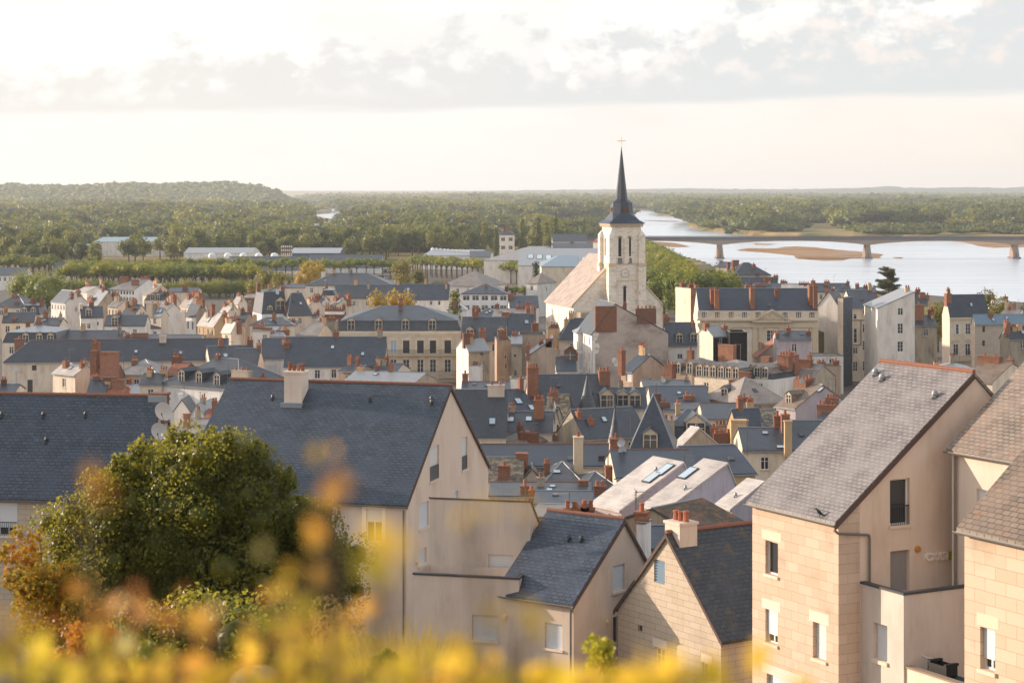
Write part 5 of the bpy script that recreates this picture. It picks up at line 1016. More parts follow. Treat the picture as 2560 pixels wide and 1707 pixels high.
# ---------------------------------------------------------------- church
def church():
    Y0 = 440.0; yaw = math.radians(15); c, sn = math.cos(yaw), math.sin(yaw)
    uL, uR = uc('X', 430), uc('X', 676); C = ((((uL+uR)/2)-CX)*Y0/F, Y0)
    sl = lambda u, p, d: ((u-CX)/F*p[1]-p[0])/(d[0]-(u-CX)/F*d[1])
    t0, t1 = sl(uL, C, (c, sn)), sl(uR, C, (c, sn)); w = t1-t0; O = (C[0]+t0*c, C[1]+t0*sn); g = 3.4
    z = lambda y: CZ-(vc('X', y)-HY)*Y0/F-g
    r = empty('church', (O[0], O[1], g), yaw); tag(r, 'pale stone church with a square bell tower and a needle sharp slate spire', 'church')
    zc = z(765); zs = z(1100); m = MB()
    # body with belfry openings on front and left
    def face(pts_fn, holes, z0, z1):
        xs = sorted({0, w} | {h[0] for h in holes} | {h[1] for h in holes})
        for a, b in zip(xs, xs[1:]):
            st = [(a, z0), (b, z0), (b, z1), (a, z1)]; lo = -1e9
            for h in sorted([h for h in holes if h[0] <= a+1e-6 and h[1] >= b-1e-6], key=lambda h: h[2])+[(0, 0, 1e9, 1e9)]:
                pc = clip(clip(st, 1, lo, False), 1, h[2], True)
                if len(pc) > 2 and area(pc) > 1e-5: m.poly([pts_fn(x, zz, 0) for x, zz in pc])
                lo = h[3]
        for a, b, y0, y1 in holes:
            for q in (((a, y0), (a, y1)), ((b, y0), (b, y1)), ((a, y1), (b, y1)), ((a, y0), (b, y0))):
                m.poly([pts_fn(*q[0], 0), pts_fn(*q[1], 0), pts_fn(*q[1], .5), pts_fn(*q[0], .5)])
    fx = lambda u: (uc('X', u)-CX)*Y0/F-C[0]+w/2
    bel = [(fx(483), fx(511), z(1038), z(890)), (fx(567), fx(595), z(1038), z(890))]; low = [(fx(526), fx(553), z(1440), z(1300))]
    Fn = lambda a, zz, d: (a, d, zz); Ln = lambda a, zz, d: (d, a, zz)
    face(Fn, bel+low, 0, zc); face(Ln, [(w*.22, w*.37, z(1038), z(890)), (w*.6, w*.75, z(1038), z(890))], 0, zc)
    m.poly([(w, 0, 0), (w, w, 0), (w, w, zc), (w, 0, zc)]).poly([(w, w, 0), (0, w, 0), (0, w, zc), (w, w, zc)])
    tower = m.build('tower', 'church_stone', r)
    # pointed arch heads and louvres
    for (a, b, y0, y1) in bel+low:
        mm = MB(); k = 10; cxx = (a+b)/2; hw = (b-a)/2
        pts = [(a, y1)] + [(cxx-hw*math.cos(math.pi*i/k)*1.0, y1+(b-a)*.62*math.sin(math.pi*i/k)) for i in range(1, k)] + [(b, y1)]
        mm.slab([(x, -.02, zz) for x, zz in pts], .3, (0, 1, 0)); mm.build('arch_head', 'glass', tower)
        ar = MB(); po = [(cxx-(hw+.22)*math.cos(math.pi*i/k), y1+(b-a+.35)*.62*math.sin(math.pi*i/k)) for i in range(k+1)]
        for p, q in zip(po, po[1:]): ar.tube((p[0], -.05, p[1]), (q[0], -.05, q[1]), .11, n=5)
        ar.build('arch_moulding', 'stone_trim', tower)
        lv = MB(); n = 12 if (y1-y0) > 3 else 8
        for i in range(n): zz = y0+(y1-y0)*i/n; lv.poly([(a, .12, zz), (b, .12, zz), (b, .4, zz+(y1-y0)/n*.75), (a, .4, zz+(y1-y0)/n*.75)])
        lv.poly([(a, .45, y0), (b, .45, y0), (b, .45, y1), (a, .45, y1)]); lv.build('louvre', 'dark_metal', tower)
    for (a, b) in ((w*.22, w*.37), (w*.6, w*.75)):
        MB().poly([(.45, a, z(1038)), (.45, b, z(1038)), (.45, b, z(890)), (.45, a, z(890))]).build('louvre', 'dark_metal', tower)
    # corner buttresses with weathered offsets, string courses
    for (x0, x1, y0, y1) in ((-.75, .7, -.75, .7), (w-.7, w+.75, -.75, .7), (-.75, .7, w-.7, w+.75), (w-.7, w+.75, w-.7, w+.75)):
        b = MB().box(x0-.15, y0-.15, 0, x1+.15, y1+.15, z(1120)).box(x0, y0, z(1120)+.002, x1, y1, z(860))
        cx_, cy_ = (x0+x1)/2, (y0+y1)/2
        k = len(b.v); zz = z(860)+.002; b.v += [(x0, y0, zz), (x1, y0, zz), (x1, y1, zz), (x0, y1, zz), (cx_, cy_, z(818))]; b.f += [(k, k+1, k+4), (k+1, k+2, k+4), (k+2, k+3, k+4), (k+3, k, k+4)]
        b.build('buttress', 'church_stone', tower)
        MB().box(x0-.2, y0-.2, z(1125), x1+.2, y1+.2, z(1095)).build('buttress_cap', 'dark_metal' if False else 'stone_trim', tower)
    MB().box(.7, -.16, z(1106), w-.7, -.003, z(1092)).box(.7, -.12, z(1245), w-.7, -.003, z(1235)).box(-.16, .7, z(1106), -.003, w-.7, z(1092)).build('string_course', 'stone_trim', tower)
    m = MB().box(w*.42, -.3, z(1100), w*.58, -.003, z(885)); m.build('central_pier', 'church_stone', tower)
    for q in ((fx(478), fx(516)), (fx(562), fx(600))): MB().slab([(q[0], -.35, z(1095)), (q[1], -.35, z(1095)), (q[1], -.003, z(1050)), (q[0], -.003, z(1050))], .05, (0, 0, -1)).build('weathered_ledge', 'pipe', tower)
    # clock: stone ring and hands
    ck = MB(); cz = z(1178); rr = .92
    for k in range(28):
        a, b = 6.283*k/28, 6.283*(k+1)/28; ck.tube((w*.46+math.cos(a)*rr, -.06, cz+math.sin(a)*rr), (w*.46+math.cos(b)*rr, -.06, cz+math.sin(b)*rr), .1, n=5)
    ck = ck.build('clock', 'stone_trim', tower); MB().slab([(w*.46+math.cos(6.283*k/24)*.82, -.03, cz+math.sin(6.283*k/24)*.82) for k in range(24)], .025, (0, 1, 0)).build('clock_face', 'church_stone', ck)
    MB().box(w*.46-.35, -.09, cz-.03, w*.46+.55, -.05, cz+.05).build('clock_hand', 'dark_metal', ck)
    # cornice with corbels, roof, lantern, spire, cross
    cm = MB().box(-.5, -.5, zc-.3, w+.5, w+.5, zc)
    for k in range(15): x = -.2+(w+.4)*k/14; cm.box(x-.12, -.4, zc-.75, x+.12, -.003, zc-.302).box(-.4, x-.12, zc-.75, -.003, x+.12, zc-.302)
    cm.build('cornice', 'stone_trim', r)
    o, hw, zk = .85, w*.27, z(680); cx_ = w/2
    a = [(-o, -o), (w+o, -o), (w+o, w+o), (-o, w+o)]; rad = hw/math.cos(math.pi/8)
    oc = [(cx_+math.cos(math.pi/8+math.pi/4*k)*rad*1.28, cx_+math.sin(math.pi/8+math.pi/4*k)*rad*1.28) for k in range(8)]
    m = MB(); zm = zc+(zk-zc)*.35; i_ = w*.13
    mid = [(-o+i_*1.35, -o+i_*1.35), (w+o-i_*1.35, -o+i_*1.35), (w+o-i_*1.35, w+o-i_*1.35), (-o+i_*1.35, w+o-i_*1.35)]
    for k in range(4): b = (k+1) % 4; m.poly([(*a[k], zc+.02), (*a[b], zc+.02), (*mid[b], zm), (*mid[k], zm)])
    order = {0: (5, 6), 1: (7, 0), 2: (1, 2), 3: (3, 4)}
    for k in range(4):
        b = (k+1) % 4; p, q = order[k], order[b]
        m.poly([(*mid[k], zm), (*mid[b], zm), (*oc[q[0]], zk), (*oc[p[1]], zk)]); m.poly([(*mid[k], zm), (*oc[p[1]], zk), (*oc[p[0]], zk)])
    m.build('tower_roof', 'slate_blue', r)
    z2 = z(592); k0 = 1.0; o2 = [(cx_+(x-cx_)*.93, cx_+(y-cx_)*.93) for x, y in oc]; m = MB()
    for k in range(8): b = (k+1) % 8; m.poly([(*oc[k], zk), (*oc[b], zk), (*o2[b], z2), (*o2[k], z2)])
    la = m.build('lantern', 'slate_blue', r)
    ap = z(108); tips = [(cx_+(x-cx_)*.52, cx_+(y-cx_)*.52) for x, y in oc]; z3 = z(562); m = MB()
    for k in range(8):
        b = (k+1) % 8; m.poly([(*[cx_+(v-cx_)*1.03 for v in o2[k]], z2), (*[cx_+(v-cx_)*1.03 for v in o2[b]], z2), (*tips[b], z3), (*tips[k], z3)]); m.poly([(*tips[k], z3), (*tips[b], z3), (cx_, cx_, ap)])
    m.build('spire', 'slate_blue', r)
    yl = min(p[1] for p in oc); MB().box(cx_-.45, yl-.12, z(668), cx_+.45, yl+.1, z(632)).build('lantern_hatch', 'wood', la)
    xl_ = min(p[0] for p in oc); MB().box(xl_-.12, cx_-.45, z(668), xl_+.1, cx_+.45, z(632)).build('lantern_hatch', 'wood', la)
    MB().tube((cx_, cx_, ap-.3), (cx_, cx_, z(42)), .06, n=6).tube((cx_-.95, cx_, z(73)), (cx_+.95, cx_, z(73)), .06, n=6).build('cross', 'gold', r)
    # nave: gable wall and long lit roof
    xa, xb, xp = fx(128), fx(900), fx(520); ze, zp = z(1447), z(1046); yf = w*.45; D = 22
    m = MB().poly([(xa, yf, 0), (xb, yf, 0), (xb, yf, ze), (xp, yf, zp), (xa, yf, ze)]).poly([(xa, yf+D, 0), (xa, yf, 0), (xa, yf, ze), (xa, yf+D, ze)]).poly([(xb, yf, 0), (xb, yf+D, 0), (xb, yf+D, ze), (xb, yf, ze)])
    m.poly([(xb, yf+D, 0), (xa, yf+D, 0), (xa, yf+D, ze), (xp, yf+D, zp), (xb, yf+D, ze)]); m.build('nave', 'church_stone', r)
    sl1 = (zp-ze)/(xp-xa); m = MB().slab([(xa-.5, yf+.25, ze-sl1*.5), (xp, yf+.25, zp), (xp, yf+D, zp), (xa-.5, yf+D, ze-sl1*.5)][::-1], .25).slab([(xp, yf+.25, zp), (xb+.5, yf+.25, ze-sl1*.5), (xb+.5, yf+D, ze-sl1*.5), (xp, yf+D, zp)][::-1], .25)
    m.build('nave_roof', 'nave_slate', r)
    m = MB()
    for p, q in (((xa-.4, ze-sl1*.4), (xp, zp)), ((xp, zp), (xb+.4, ze-sl1*.4))): m.slab([(p[0], yf-.12, p[1]+.1), (q[0], yf-.12, q[1]+.1), (q[0], yf-.12, q[1]+.55), (p[0], yf-.12, p[1]+.55)], .36, (0, 1, 0))
    m.build('gable_coping', 'stone_trim', r)
    m = MB().box(fx(835), yf-1.6, 0, fx(892), yf-.004, z(1460)); m.build('aisle_buttress', 'church_stone', r)
    # white patch roof of the choir porch at its foot
    MB().box(fx(150), yf-3.5, 0, fx(360), yf-.01, z(1500)).build('side_porch', 'old', r)
church()
# ---------------------------------------------------------------- far halls and houses beyond the avenue
def FH(*a, **k): return House(*a, **{**dict(zb=3, name='far_building', cat='building'), **k})
FH('P1', 'big white industrial shed with a blue roof edge on the left', 855, 1510, 645, 600, Y=1150, D=60, wall='white', rm='zinc_blue', win=[(1088, 672, 1150, 720, 'p'), (1160, 698, 1215, 715, 'p')], ridge=None)
FH('P1', 'lower blue roofed shed left of the big white shed', 545, 830, 716, 662, Y=1050, D=30, wall='old', rm='zinc_blue', ridge=None)
FH('P2', 'long white hall with a row of shiny roof domes', -150, 480, 748, 698, Y=980, D=30, wall='white', rm='zinc', ridge=None)
FH('P2', 'flat dark hall with red and white poles in front', 830, 1285, 748, 700, Y=1000, D=34, wall='clad', rm='zinc', ridge=None)
FH('P2', 'barracks range with a long slate roof behind the pollard trees', 240, 985, 905, 778, Y=905, D=24, wall='white', rm='slate', ridge=None, wg=(12, 1, 1.4, 2.2))
FH('P2', 'barracks range with arched windows and a slate roof', 985, 1660, 880, 765, Y=915, D=24, wall='white', rm='slate', ridge=None, wg=(10, 1, 1.6, 2.4))
FH('P2', 'white gable end of the barracks stables', 205, 295, 880, 800, roof='y', Y=880, D=16, wall='white', rm='slate', ridge=None, win=[(240, 900, 262, 945, 'p')])
FH('P1', 'slate roofed house with an arched window by the left avenue', 490, 640, 922, 835, Y=800, D=14, yaw=6, wall='white', rm='slate', ridge=None, win=[(548, 965, 585, 1010, 'p')])
FH('P1', 'long pale house behind the left pollard trees', 1400, 1960, 890, 830, Y=880, D=14, wall='white', rm='slate', ridge=None)
FH('P1', 'pale house at the far left edge behind the avenue', -80, 220, 950, 880, Y=760, D=14, wall='white', rm='slate', ridge=None, wg=(6, 1, 1, 1.5))
FH('P3', 'long low white depot with rows of roof lights', 205, 690, 772, 715, yaw=-12, Y=960, D=40, wall='white', rm='zinc', ridge=None)
FH('P3', 'slate roofed link building between the depot and the warehouse', 640, 830, 785, 728, Y=860, D=20, wall='white', rm='slate', ridge=None)
FH('P3', 'broad warehouse with a pale sunlit metal roof', 770, 1120, 815, 685, yaw=-20, Y=820, D=66, rf=.5, wall='white', rm='slate_pale', ridge=None, hl=True)
WH = FH('P3', 'great warehouse with a grey metal roof and slanted roof lights', 1085, 1860, 862, 706, yaw=-2, Y=740, D=60, wall='white', rm='zinc', ridge=None)
for k in range(7): WH.skylight(1200+k*82, 780+k*4, 2.2, 8)
FH('P3', 'cream warehouse annex with a blue metal gable roof', 1300, 1640, 872, 770, yaw=0, Y=680, D=40, roof='x', wall='cream', rm='zinc_blue', ridge=None, hl=True)
FH('P3', 'white mill house with a pointed roof and four chimneys', 912, 1052, 578, 522, Y=1120, D=12, roof='hip', wall='white', rm='slate', ridge=None, wg=(2, 4, 2.2, 2.0, 1.5, 4.6), chim=[(960, 500, .5, 1, 1, 0), (975, 495, .5, 1, 1, 0), (985, 505, .2, 1, 1, 0), (998, 500, .7, 1, 1, 0)])
FH('P3', 'long slate roof behind the warehouse', 1400, 1770, 695, 652, Y=960, D=16, wall='white', rm='slate', ridge=None, chim=[(1580, 640, .5, 1.5, 1, 0)])
FH('P3', 'distant slate roof among the riverside trees', 1400, 1720, 640, 575, Y=1080, D=16, wall='white', rm='slate', ridge=None)
FH('P3', 'tiny white house with a red chimney by the tower', 1775, 1850, 645, 610, yaw=-30, Y=1000, D=8, wall='white', rm='tile', ridge=None)
FH('P3', 'pavilion with a broad sunlit hipped roof', 385, 770, 1050, 912, yaw=-22, Y=600, D=18, roof='hip', wall='white', rm='slate_pale', ridge=None)
FH('P3', 'pavilion with a pyramid roof lit on its left side', 1160, 1260, 1025, 930, yaw=-30, uB=1435, Y=600, roof='hip', wall='white', rm='slate_pale', ridge=None)
FH('P2', 'slender white silo tower rising from the wood', 785, 822, 465, roof='flat', Y=1500, D=9, wall='white', rm='zinc', name='silo')
FH('P2', 'second white silo with a lower block in the wood', 1045, 1085, 475, roof='flat', Y=1480, D=9, wall='white', rm='zinc', name='silo')
FH('P2', 'low white block beside the silo in the wood', 1085, 1118, 515, roof='flat', Y=1470, D=9, wall='white', rm='zinc', name='silo')
FH('P4', 'white roofed house in the trees across the river', 1000, 1110, 405, 372, yaw=-30, Y=2150, D=16, wall='white', rm='slate_white', ridge=None)
FH('E', 'white riverside house with two red chimneys at the right', 2070, 2218, 585, 540, Y=520, D=9, wall='white', rm='slate_white', zb=3, chim=[(2052, 490, .4, 1.4, 1, 2), (2198, 508, .4, 1.2, 1, 1)], ridge=None)
FH('E', 'small riverside roof in front of the right trees', 2140, 2290, 680, 640, yaw=-30, Y=470, D=8, wall='white', rm='slate_pale', zb=3, ridge=None)
def dome(u, v, Y, rw):
    p = at('P2', u, v, Y); r = empty('roof_dome', (p.x, p.y, p.z)); tag(r, 'shiny white light dome on the long white hall roof', 'roof dome', 'light domes along the hall roof')
    MB().lathe((0, 0, -2), [(rw, 0), (rw, 1.2), (rw*.9, 1.9), (rw*.5, 2.5), (.1, 2.7)], 12).build('dome', 'white_paint', r)
for u in (110, 255, 400, 540, 685): dome(u, 755, 975, 1.9)
for k in range(6):
    p = at('P2', 752+k*18, 745, 955); b = MB(); h = 9
    b = empty('striped_pole', (p.x, p.y, p.z-6)); tag(b, 'red and white pole standing before the flat dark hall', 'pole', 'red and white poles by the hall')
    for j in range(4): MB().tube((0, 0, 6+j*.9), (0, 0, 6.9+j*.9), .3, .3-.08*(j == 3), 6).build('band', ('terracotta', 'white_paint')[j % 2], b)
    MB().tube((0, 0, -2), (0, 0, 6), .2, n=6).build('shaft', 'white_paint', b)
for k in range(11):
    p = at('P3', 300+k*36, 712+k*3, 960); b = MB().lathe((p.x, p.y, p.z-.5), [(1.0, 0), (1.0, .6), (.6, 1.2), (.1, 1.4)], 8).build('roof_light', 'white_paint'); tag(b, 'small domed roof light on the low white depot', 'roof light', 'roof lights on the depot')
# ---------------------------------------------------------------- bridge
def bridge():
    Y = 1216.0; r = empty('road_bridge', (0, Y, 0)); tag(r, 'long grey road bridge with haunched girders crossing the river', 'bridge')
    X = lambda u: (u-CX)*Y/F; Z = lambda v: CZ-(v-HY)*Y/F
    zt, zd, zm, zh = Z(591), Z(601), Z(602.5), Z(613); pu = [1431, 1801, 2171, 2541, 2911]
    x0, x1 = X(1400), X(2960)
    MB().box(x0, -.2, zd, x1, 11.2, zt-1.0).build('deck', 'girder', r)
    for y in (0, 10.4):
        m = MB(); pts = []
        for i in range(len(pu)-1):
            a, b = X(pu[i]), X(pu[i+1]); n = 24
            pts += [(a+(b-a)*k/n, zm-(zm-zh)*abs(1-2*k/n)**2.4) for k in range(n if i < len(pu)-2 else n+1)]
        for p, q in zip(pts, pts[1:]): m.slab([(p[0], y, p[1]), (q[0], y, q[1]), (q[0], y, zd-.003), (p[0], y, zd-.003)], .6, (0, 1, 0))
        m.build('girder', 'concrete', r)
        m = MB(); n = 330
        for k in range(n+1): xx = x0+(x1-x0)*k/n; m.box(xx-.09, y, zt-1.0, xx+.09, y+.15, zt)
        m.box(x0, y-.02, zt-.02, x1, y+.17, zt+.1).box(x0, y+.02, zt-.6, x1, y+.1, zt-.5).box(x0, y+.03, zt-1.0, x1, y+.08, zt-.62); m.build('railing', 'rail', r)
    for u in pu[1:4]:
        c = X(u)
        for s in (-1, 1):
            m = MB(); k = 0
            for y0, y1 in ((1.0, 9.5),):
                m.v += [(c+s*.55-.75, y0, zh), (c+s*.55+.75, y0, zh), (c+s*.55+.75, y1, zh), (c+s*.55-.75, y1, zh), (c+s*1.25-.9, y0-1, -.5), (c+s*1.25+.9, y0-1, -.5), (c+s*1.25+.9, y1+1, -.5), (c+s*1.25-.9, y1+1, -.5)]
                m.f += [(0, 1, 2, 3), (7, 6, 5, 4), (4, 5, 1, 0), (5, 6, 2, 1), (6, 7, 3, 2), (7, 4, 0, 3)]
            m.build('pier', 'concrete', r)
        MB().box(c-2.4, -1.4, -.5, c+2.4, 12.4, .9).build('pier_footing', 'girder', r)
bridge()
def car(p, rz, label, dark, group):
    r = empty('car', p, rz); tag(r, label, 'car', group); m = 'car_dark' if dark else 'car_white'
    MB().slab([(-2.1, -.85, .35), (2.1, -.85, .35), (2.1, .85, .35), (-2.1, .85, .35)], .55).build('body', m, r)
    b = MB(); b.v += [(-1.3, -.8, .9), (1.1, -.8, .9), (1.1, .8, .9), (-1.3, .8, .9), (-.9, -.65, 1.45), (.5, -.65, 1.45), (.5, .65, 1.45), (-.9, .65, 1.45)]
    b.f += [(4, 5, 6, 7), (0, 1, 5, 4), (1, 2, 6, 5), (2, 3, 7, 6), (3, 0, 4, 7)]; b.build('cabin', 'glass', r)
    for x in (-1.3, 1.3):
        for y in (-.8, .8): MB().tube((x, y-.1, .33), (x, y+.1, .33), .33, n=10).build('wheel', 'tyre', r)
    return r
ZD = CZ-(596-HY)*1216/F
for u, dk, lb in ((1771, True, 'dark car driving over the left part of the bridge'), (2279, False, 'white car driving over the middle of the bridge'), (2382, False, 'pale van like car near the right end of the bridge')):
    car(((u-CX)*1216/F, 1219, ZD-.6), 0, lb, dk, 'cars on the bridge')
for k in range(16):
    p = at('P2', 1625+(k % 8)*26, 845-(k//8)*22, 860+(k//8)*70); car((p.x, p.y, gz(900)), .3, 'car parked in the open car park behind the barracks', k % 3 == 0, 'cars in the car park')
# ---------------------------------------------------------------- aerials and dishes
for q in (('A', 2090, 780, 1160, 300, 'tall mast aerial over the big dormered slate roof', 2), ('A', 640, 850, 960, 330, 'aerial in front of the long terracotta ridged roof, left', 1), ('A', 1135, 930, 1180, 320, 'aerial beside the patched brick chimney', 1), ('A', 1600, 855, 930, 330, 'short aerial before the long slate roof near the brick stack', 1),
          ('A', 1690, 1190, 1310, 285, 'aerial on the white wall below the dormers', 1), ('C', 640, 1020, 1080, 240, 'aerial on the ridge between two slate roofs', 1), ('C', 240, 1120, 1180, 233, 'yellowed aerial in front of the very dark slate roof', 1), ('C', 1630, 860, 1020, 225, 'thin mast rising above the slim turret', 1),
          ('C', 1750, 1040, 1290, 218, 'double aerial between the two towers', 1), ('C', 1985, 800, 900, 270, 'aerial above the pyramid tower', 1), ('G', 1350, 590, 900, 195, 'big white double aerial on the dark slate roof', 2), ('G', 770, 935, 1090, 165, 'arrow shaped aerial in front of the broad blue roof', 1),
          ('G', 330, 1270, 1640, 140, 'dark aerial mast before the left white sheet roof', 2), ('F', 640, 1090, 1300, 175, 'aerial beside the thin pots', 1), ('F', 1040, 1210, 1390, 160, 'skeletal aerial over the cream walled house', 1), ('E', 1430, 1150, 1240, 290, 'aerial near the grey plaster house', 1),
          ('E', 760, 420, 520, 430, 'thin aerial on the roof beside the white gable', 1), ('E', 1990, 430, 520, 500, 'aerial mast against the river at the right', 1), ('E', 620, 1270, 1420, 215, 'tangle of aerials on the worn side wall', 2), ('B', 1215, 330, 470, 440, 'yellow aerial on a mast behind the mansion', 1), ('D', 1185, 355, 420, 400, 'aerial on top of the tall sunlit party wall', 1)):
    antenna(q[0], q[1], q[2], q[3], q[4], q[5], q[6], dirx=random.choice((-1, 1)))
dish('K', 1508, 248, 117, .95*.5*1.12, 'upper of the two big pale satellite dishes beside the left slate roof', -8, ht=1.6)
dish('K', 1470, 432, 116, .93*.5*1.08, 'lower of the two big pale satellite dishes beside the left slate roof', -8, ht=1.4)
dish('C', 1660, 1345, 200, .42, 'upper grey satellite dish on the brick chimney', 15)
dish('C', 1672, 1412, 200, .42, 'lower grey satellite dish on the brick chimney', 15)
dish('C', 2052, 770, 300, .35, 'small white satellite dish on the plaster gable', -10)
dish('U', 1575, 672, 285, .35, 'white satellite dish beside the pavilion roof', 10)
dish('E', 305, 1290, 230, .3, 'small satellite dish by the brick stacks', 10)
# ---------------------------------------------------------------- ground, river, sand
RIV = [(4000, 850), (2700, 795), (2400, 770), (2150, 745), (1950, 735), (1830, 705), (1760, 668), (1700, 652), (1640, 640), (1600, 618), (1560, 602), (1500, 592), (1400, 586), (1330, 581), (1180, 573), (1100, 569),
       (1000, 563), (900, 557), (850, 553), (800, 551), (745, 534), (725, 516), (712, 509), (712, 505), (745, 508), (815, 508), (830, 513), (862, 531), (1000, 548), (1180, 562), (1330, 565), (1500, 560), (1511, 548), (1503, 535),
       (1500, 526), (1649, 527), (1650, 539), (1736, 543), (1722, 566), (1763, 577), (1830, 585), (1900, 591), (1925, 593), (2100, 596), (2560, 603), (3000, 607), (4000, 616)]
ISL = [(780, 522), (832, 522), (822, 534), (782, 537)]
def inside(poly, u, v):
    u = np.asarray(u, float); v = np.asarray(v, float); r = np.zeros(u.shape, bool); n = len(poly)
    for i in range(n):
        (x0, y0), (x1, y1) = poly[i], poly[(i+1) % n]
        if y0 == y1: continue
        c = ((y0 > v) != (y1 > v)) & (u < (x1-x0)*(v-y0)/(y1-y0)+x0); r ^= c
    return r
def wet(x, y):                                          # is this spot of the plain under the river (banks surveyed at water level)
    y = np.maximum(y, 1.0); u = CX+F*x/y; v = HY+F*CZ/y; return inside(RIV, u, v) & ~inside(ISL, u, v) & (y > 560)
def ground():
    ys = [-60, -30, -10, 0, 4, 8, 14, 20, 25, 30, 35, 40, 45, 52, 60, 72, 86, 100, 120, 145, 170, 200, 230, 260, 300, 340, 380, 420, 460, 500, 540, 580, 620]
    v = 474+5000*40/640; 
    while v > 478: ys.append(5000*40/(v-474)); v -= 1.0
    ys += [60000]; ys = np.array(ys); rs = np.linspace(-.62, .62, 501)
    X = rs[None, :]*np.maximum(ys, 220)[:, None]; Yg = np.repeat(ys[:, None], 501, 1)
    Z = np.interp(Yg, [p[0] for p in GP], [p[1] for p in GP]); w = wet(X, Yg); Z = np.where(w, -2.0, Z)
    Z += np.where(Yg < 50, np.sin(X*1.3)*.12+np.sin(Yg*.9+X)*.1, 0)
    nr, nc = X.shape; V = np.stack([X, Yg, Z], -1).reshape(-1, 3); i = (np.arange(nr-1)[:, None]*nc+np.arange(nc-1)[None, :]).ravel()
    me = np_mesh('ground', V, np.stack([i, i+1, i+nc+1, i+nc], 1)); auto_uv(me); tag(link('ground', me, 'ground'), kind='structure')
ground()
MB().poly([(-4000, 560, 0), (4000, 560, 0), (4000, 12000, 0), (-4000, 12000, 0)]).build('river', 'water').__setitem__('kind', 'structure')
def sand(pts, h=.35):
    P = []
    for k, (u, v) in enumerate(pts):
        a, b = np.array(pts[k]), np.array(pts[(k+1) % len(pts)])
        for j in range(6):
            q = a+(b-a)*j/6; P.append((q[0]+random.uniform(-3, 3), q[1]+random.uniform(-.35, .35)))
    W3 = [((u-CX)*CZ/(v-HY), F*CZ/(v-HY)) for u, v in P]; cx, cy = np.mean([p[0] for p in W3]), np.mean([p[1] for p in W3])
    m = MB(); n = len(W3); m.v = [(x, y, -.15) for x, y in W3]+[(cx+(x-cx)*.93, cy+(y-cy)*.9, h*.5) for x, y in W3]+[(cx+(x-cx)*.5, cy+(y-cy)*.5, h) for x, y in W3]+[(cx, cy, h)]
    for r in (0, 1): m.f += [(r*n+i, r*n+(i+1) % n, (r+1)*n+(i+1) % n, (r+1)*n+i) for i in range(n)]
    m.f += [(2*n+i, 2*n+(i+1) % n, 3*n) for i in range(n)]; tag(m.build('sandbank', 'sand'), kind='structure')
f4 = lambda L: [(1600+x/3.675, 430+y/3.675) for x, y in L]; f5 = lambda L: [(2000+x/4.2, 430+y/4.2) for x, y in L]
sand(f4([(860, 715), (1000, 697), (1130, 703), (1250, 697), (1330, 684), (1430, 680), (1600, 690), (1800, 712), (2060, 732), (2260, 758), (2230, 795), (1950, 800), (1880, 820), (1700, 822), (1450, 800), (1400, 770), (1130, 742), (900, 724)]))
sand(f4([(120, 640), (350, 655), (470, 690), (300, 694), (120, 670)])); sand(f4([(1040, 655), (1240, 664), (1180, 674), (1060, 670)]))
sand(f5([(1490, 715), (1800, 705), (2400, 705), (2600, 790), (2050, 800), (1900, 785), (1700, 740)])); sand(f5([(980, 895), (1080, 897), (1060, 910), (985, 905)]), .2); sand(f4([(20, 445), (370, 452), (360, 460), (150, 455)]), .25)
sand([(741, 500.5), (792, 500.5), (800, 507), (745, 507)], .5)
def hills():
    prof = [(-900, 470), (-500, 462), (-200, 459), (0, 458), (40, 455), (80, 457), (150, 460), (250, 455), (330, 452), (420, 455), (500, 452), (550, 450), (600, 453), (640, 458), (672, 466), (705, 483), (730, 492), (760, 503), (800, 514)]
    us = np.arange(-900, 805, 6.0); dep = np.linspace(0, 1, 26); pu, pv = zip(*prof); V = []; nz = rng.normal(size=(26, len(us)))
    from_y, to_y = 3900.0, 5200.0
    for i, d in enumerate(dep):
        Yd = from_y+(to_y-from_y)*d; rise = math.sin(min(d, .8)/.8*math.pi/2)**1.2 if d <= .8 else 1-(d-.8)*1.2
        for j, u in enumerate(us):
            top = CZ-(np.interp(u, pu, pv)+11-HY)*4900/F; z = 2+(top-2)*rise+nz[i, j]*1.6*rise+3*math.sin(u*.06+i)*rise
            V.append(((u-CX)*Yd/F+200*math.sin(i*.5)*.0, Yd, z))
    n = len(us); i = (np.arange(25)[:, None]*n+np.arange(n-1)[None, :]).ravel(); me = np_mesh('hill', V, np.stack([i, i+1, i+n+1, i+n], 1)); auto_uv(me)
    tag(link('wooded_hill', me, 'leaf_wood'), kind='structure'); me.shade_smooth()
    prof2 = [(1050, 482), (1200, 478), (1450, 474), (1600, 473), (1720, 471), (1850, 473), (2000, 473), (2150, 470), (2230, 465), (2260, 469), (2330, 470), (2420, 468), (2500, 470), (2560, 467), (2800, 468), (3300, 474)]
    us = np.arange(1050, 3300, 10.0); pu, pv = zip(*prof2); V = []
    for i, d in enumerate(np.linspace(0, 1, 8)):
        Yd = 9500+1500*d
        for u in us: V.append(((u-CX)*Yd/F, Yd, 2+(CZ-(np.interp(u, pu, pv)-HY)*11000/F-2)*math.sin(d*math.pi/2)+rng.normal()*1.5*d))
    n = len(us); i = (np.arange(7)[:, None]*n+np.arange(n-1)[None, :]).ravel(); me = np_mesh('far_hills', V, np.stack([i, i+1, i+n+1, i+n], 1)); auto_uv(me); tag(link('far_hills', me, 'leaf_wood'), kind='structure')
hills()
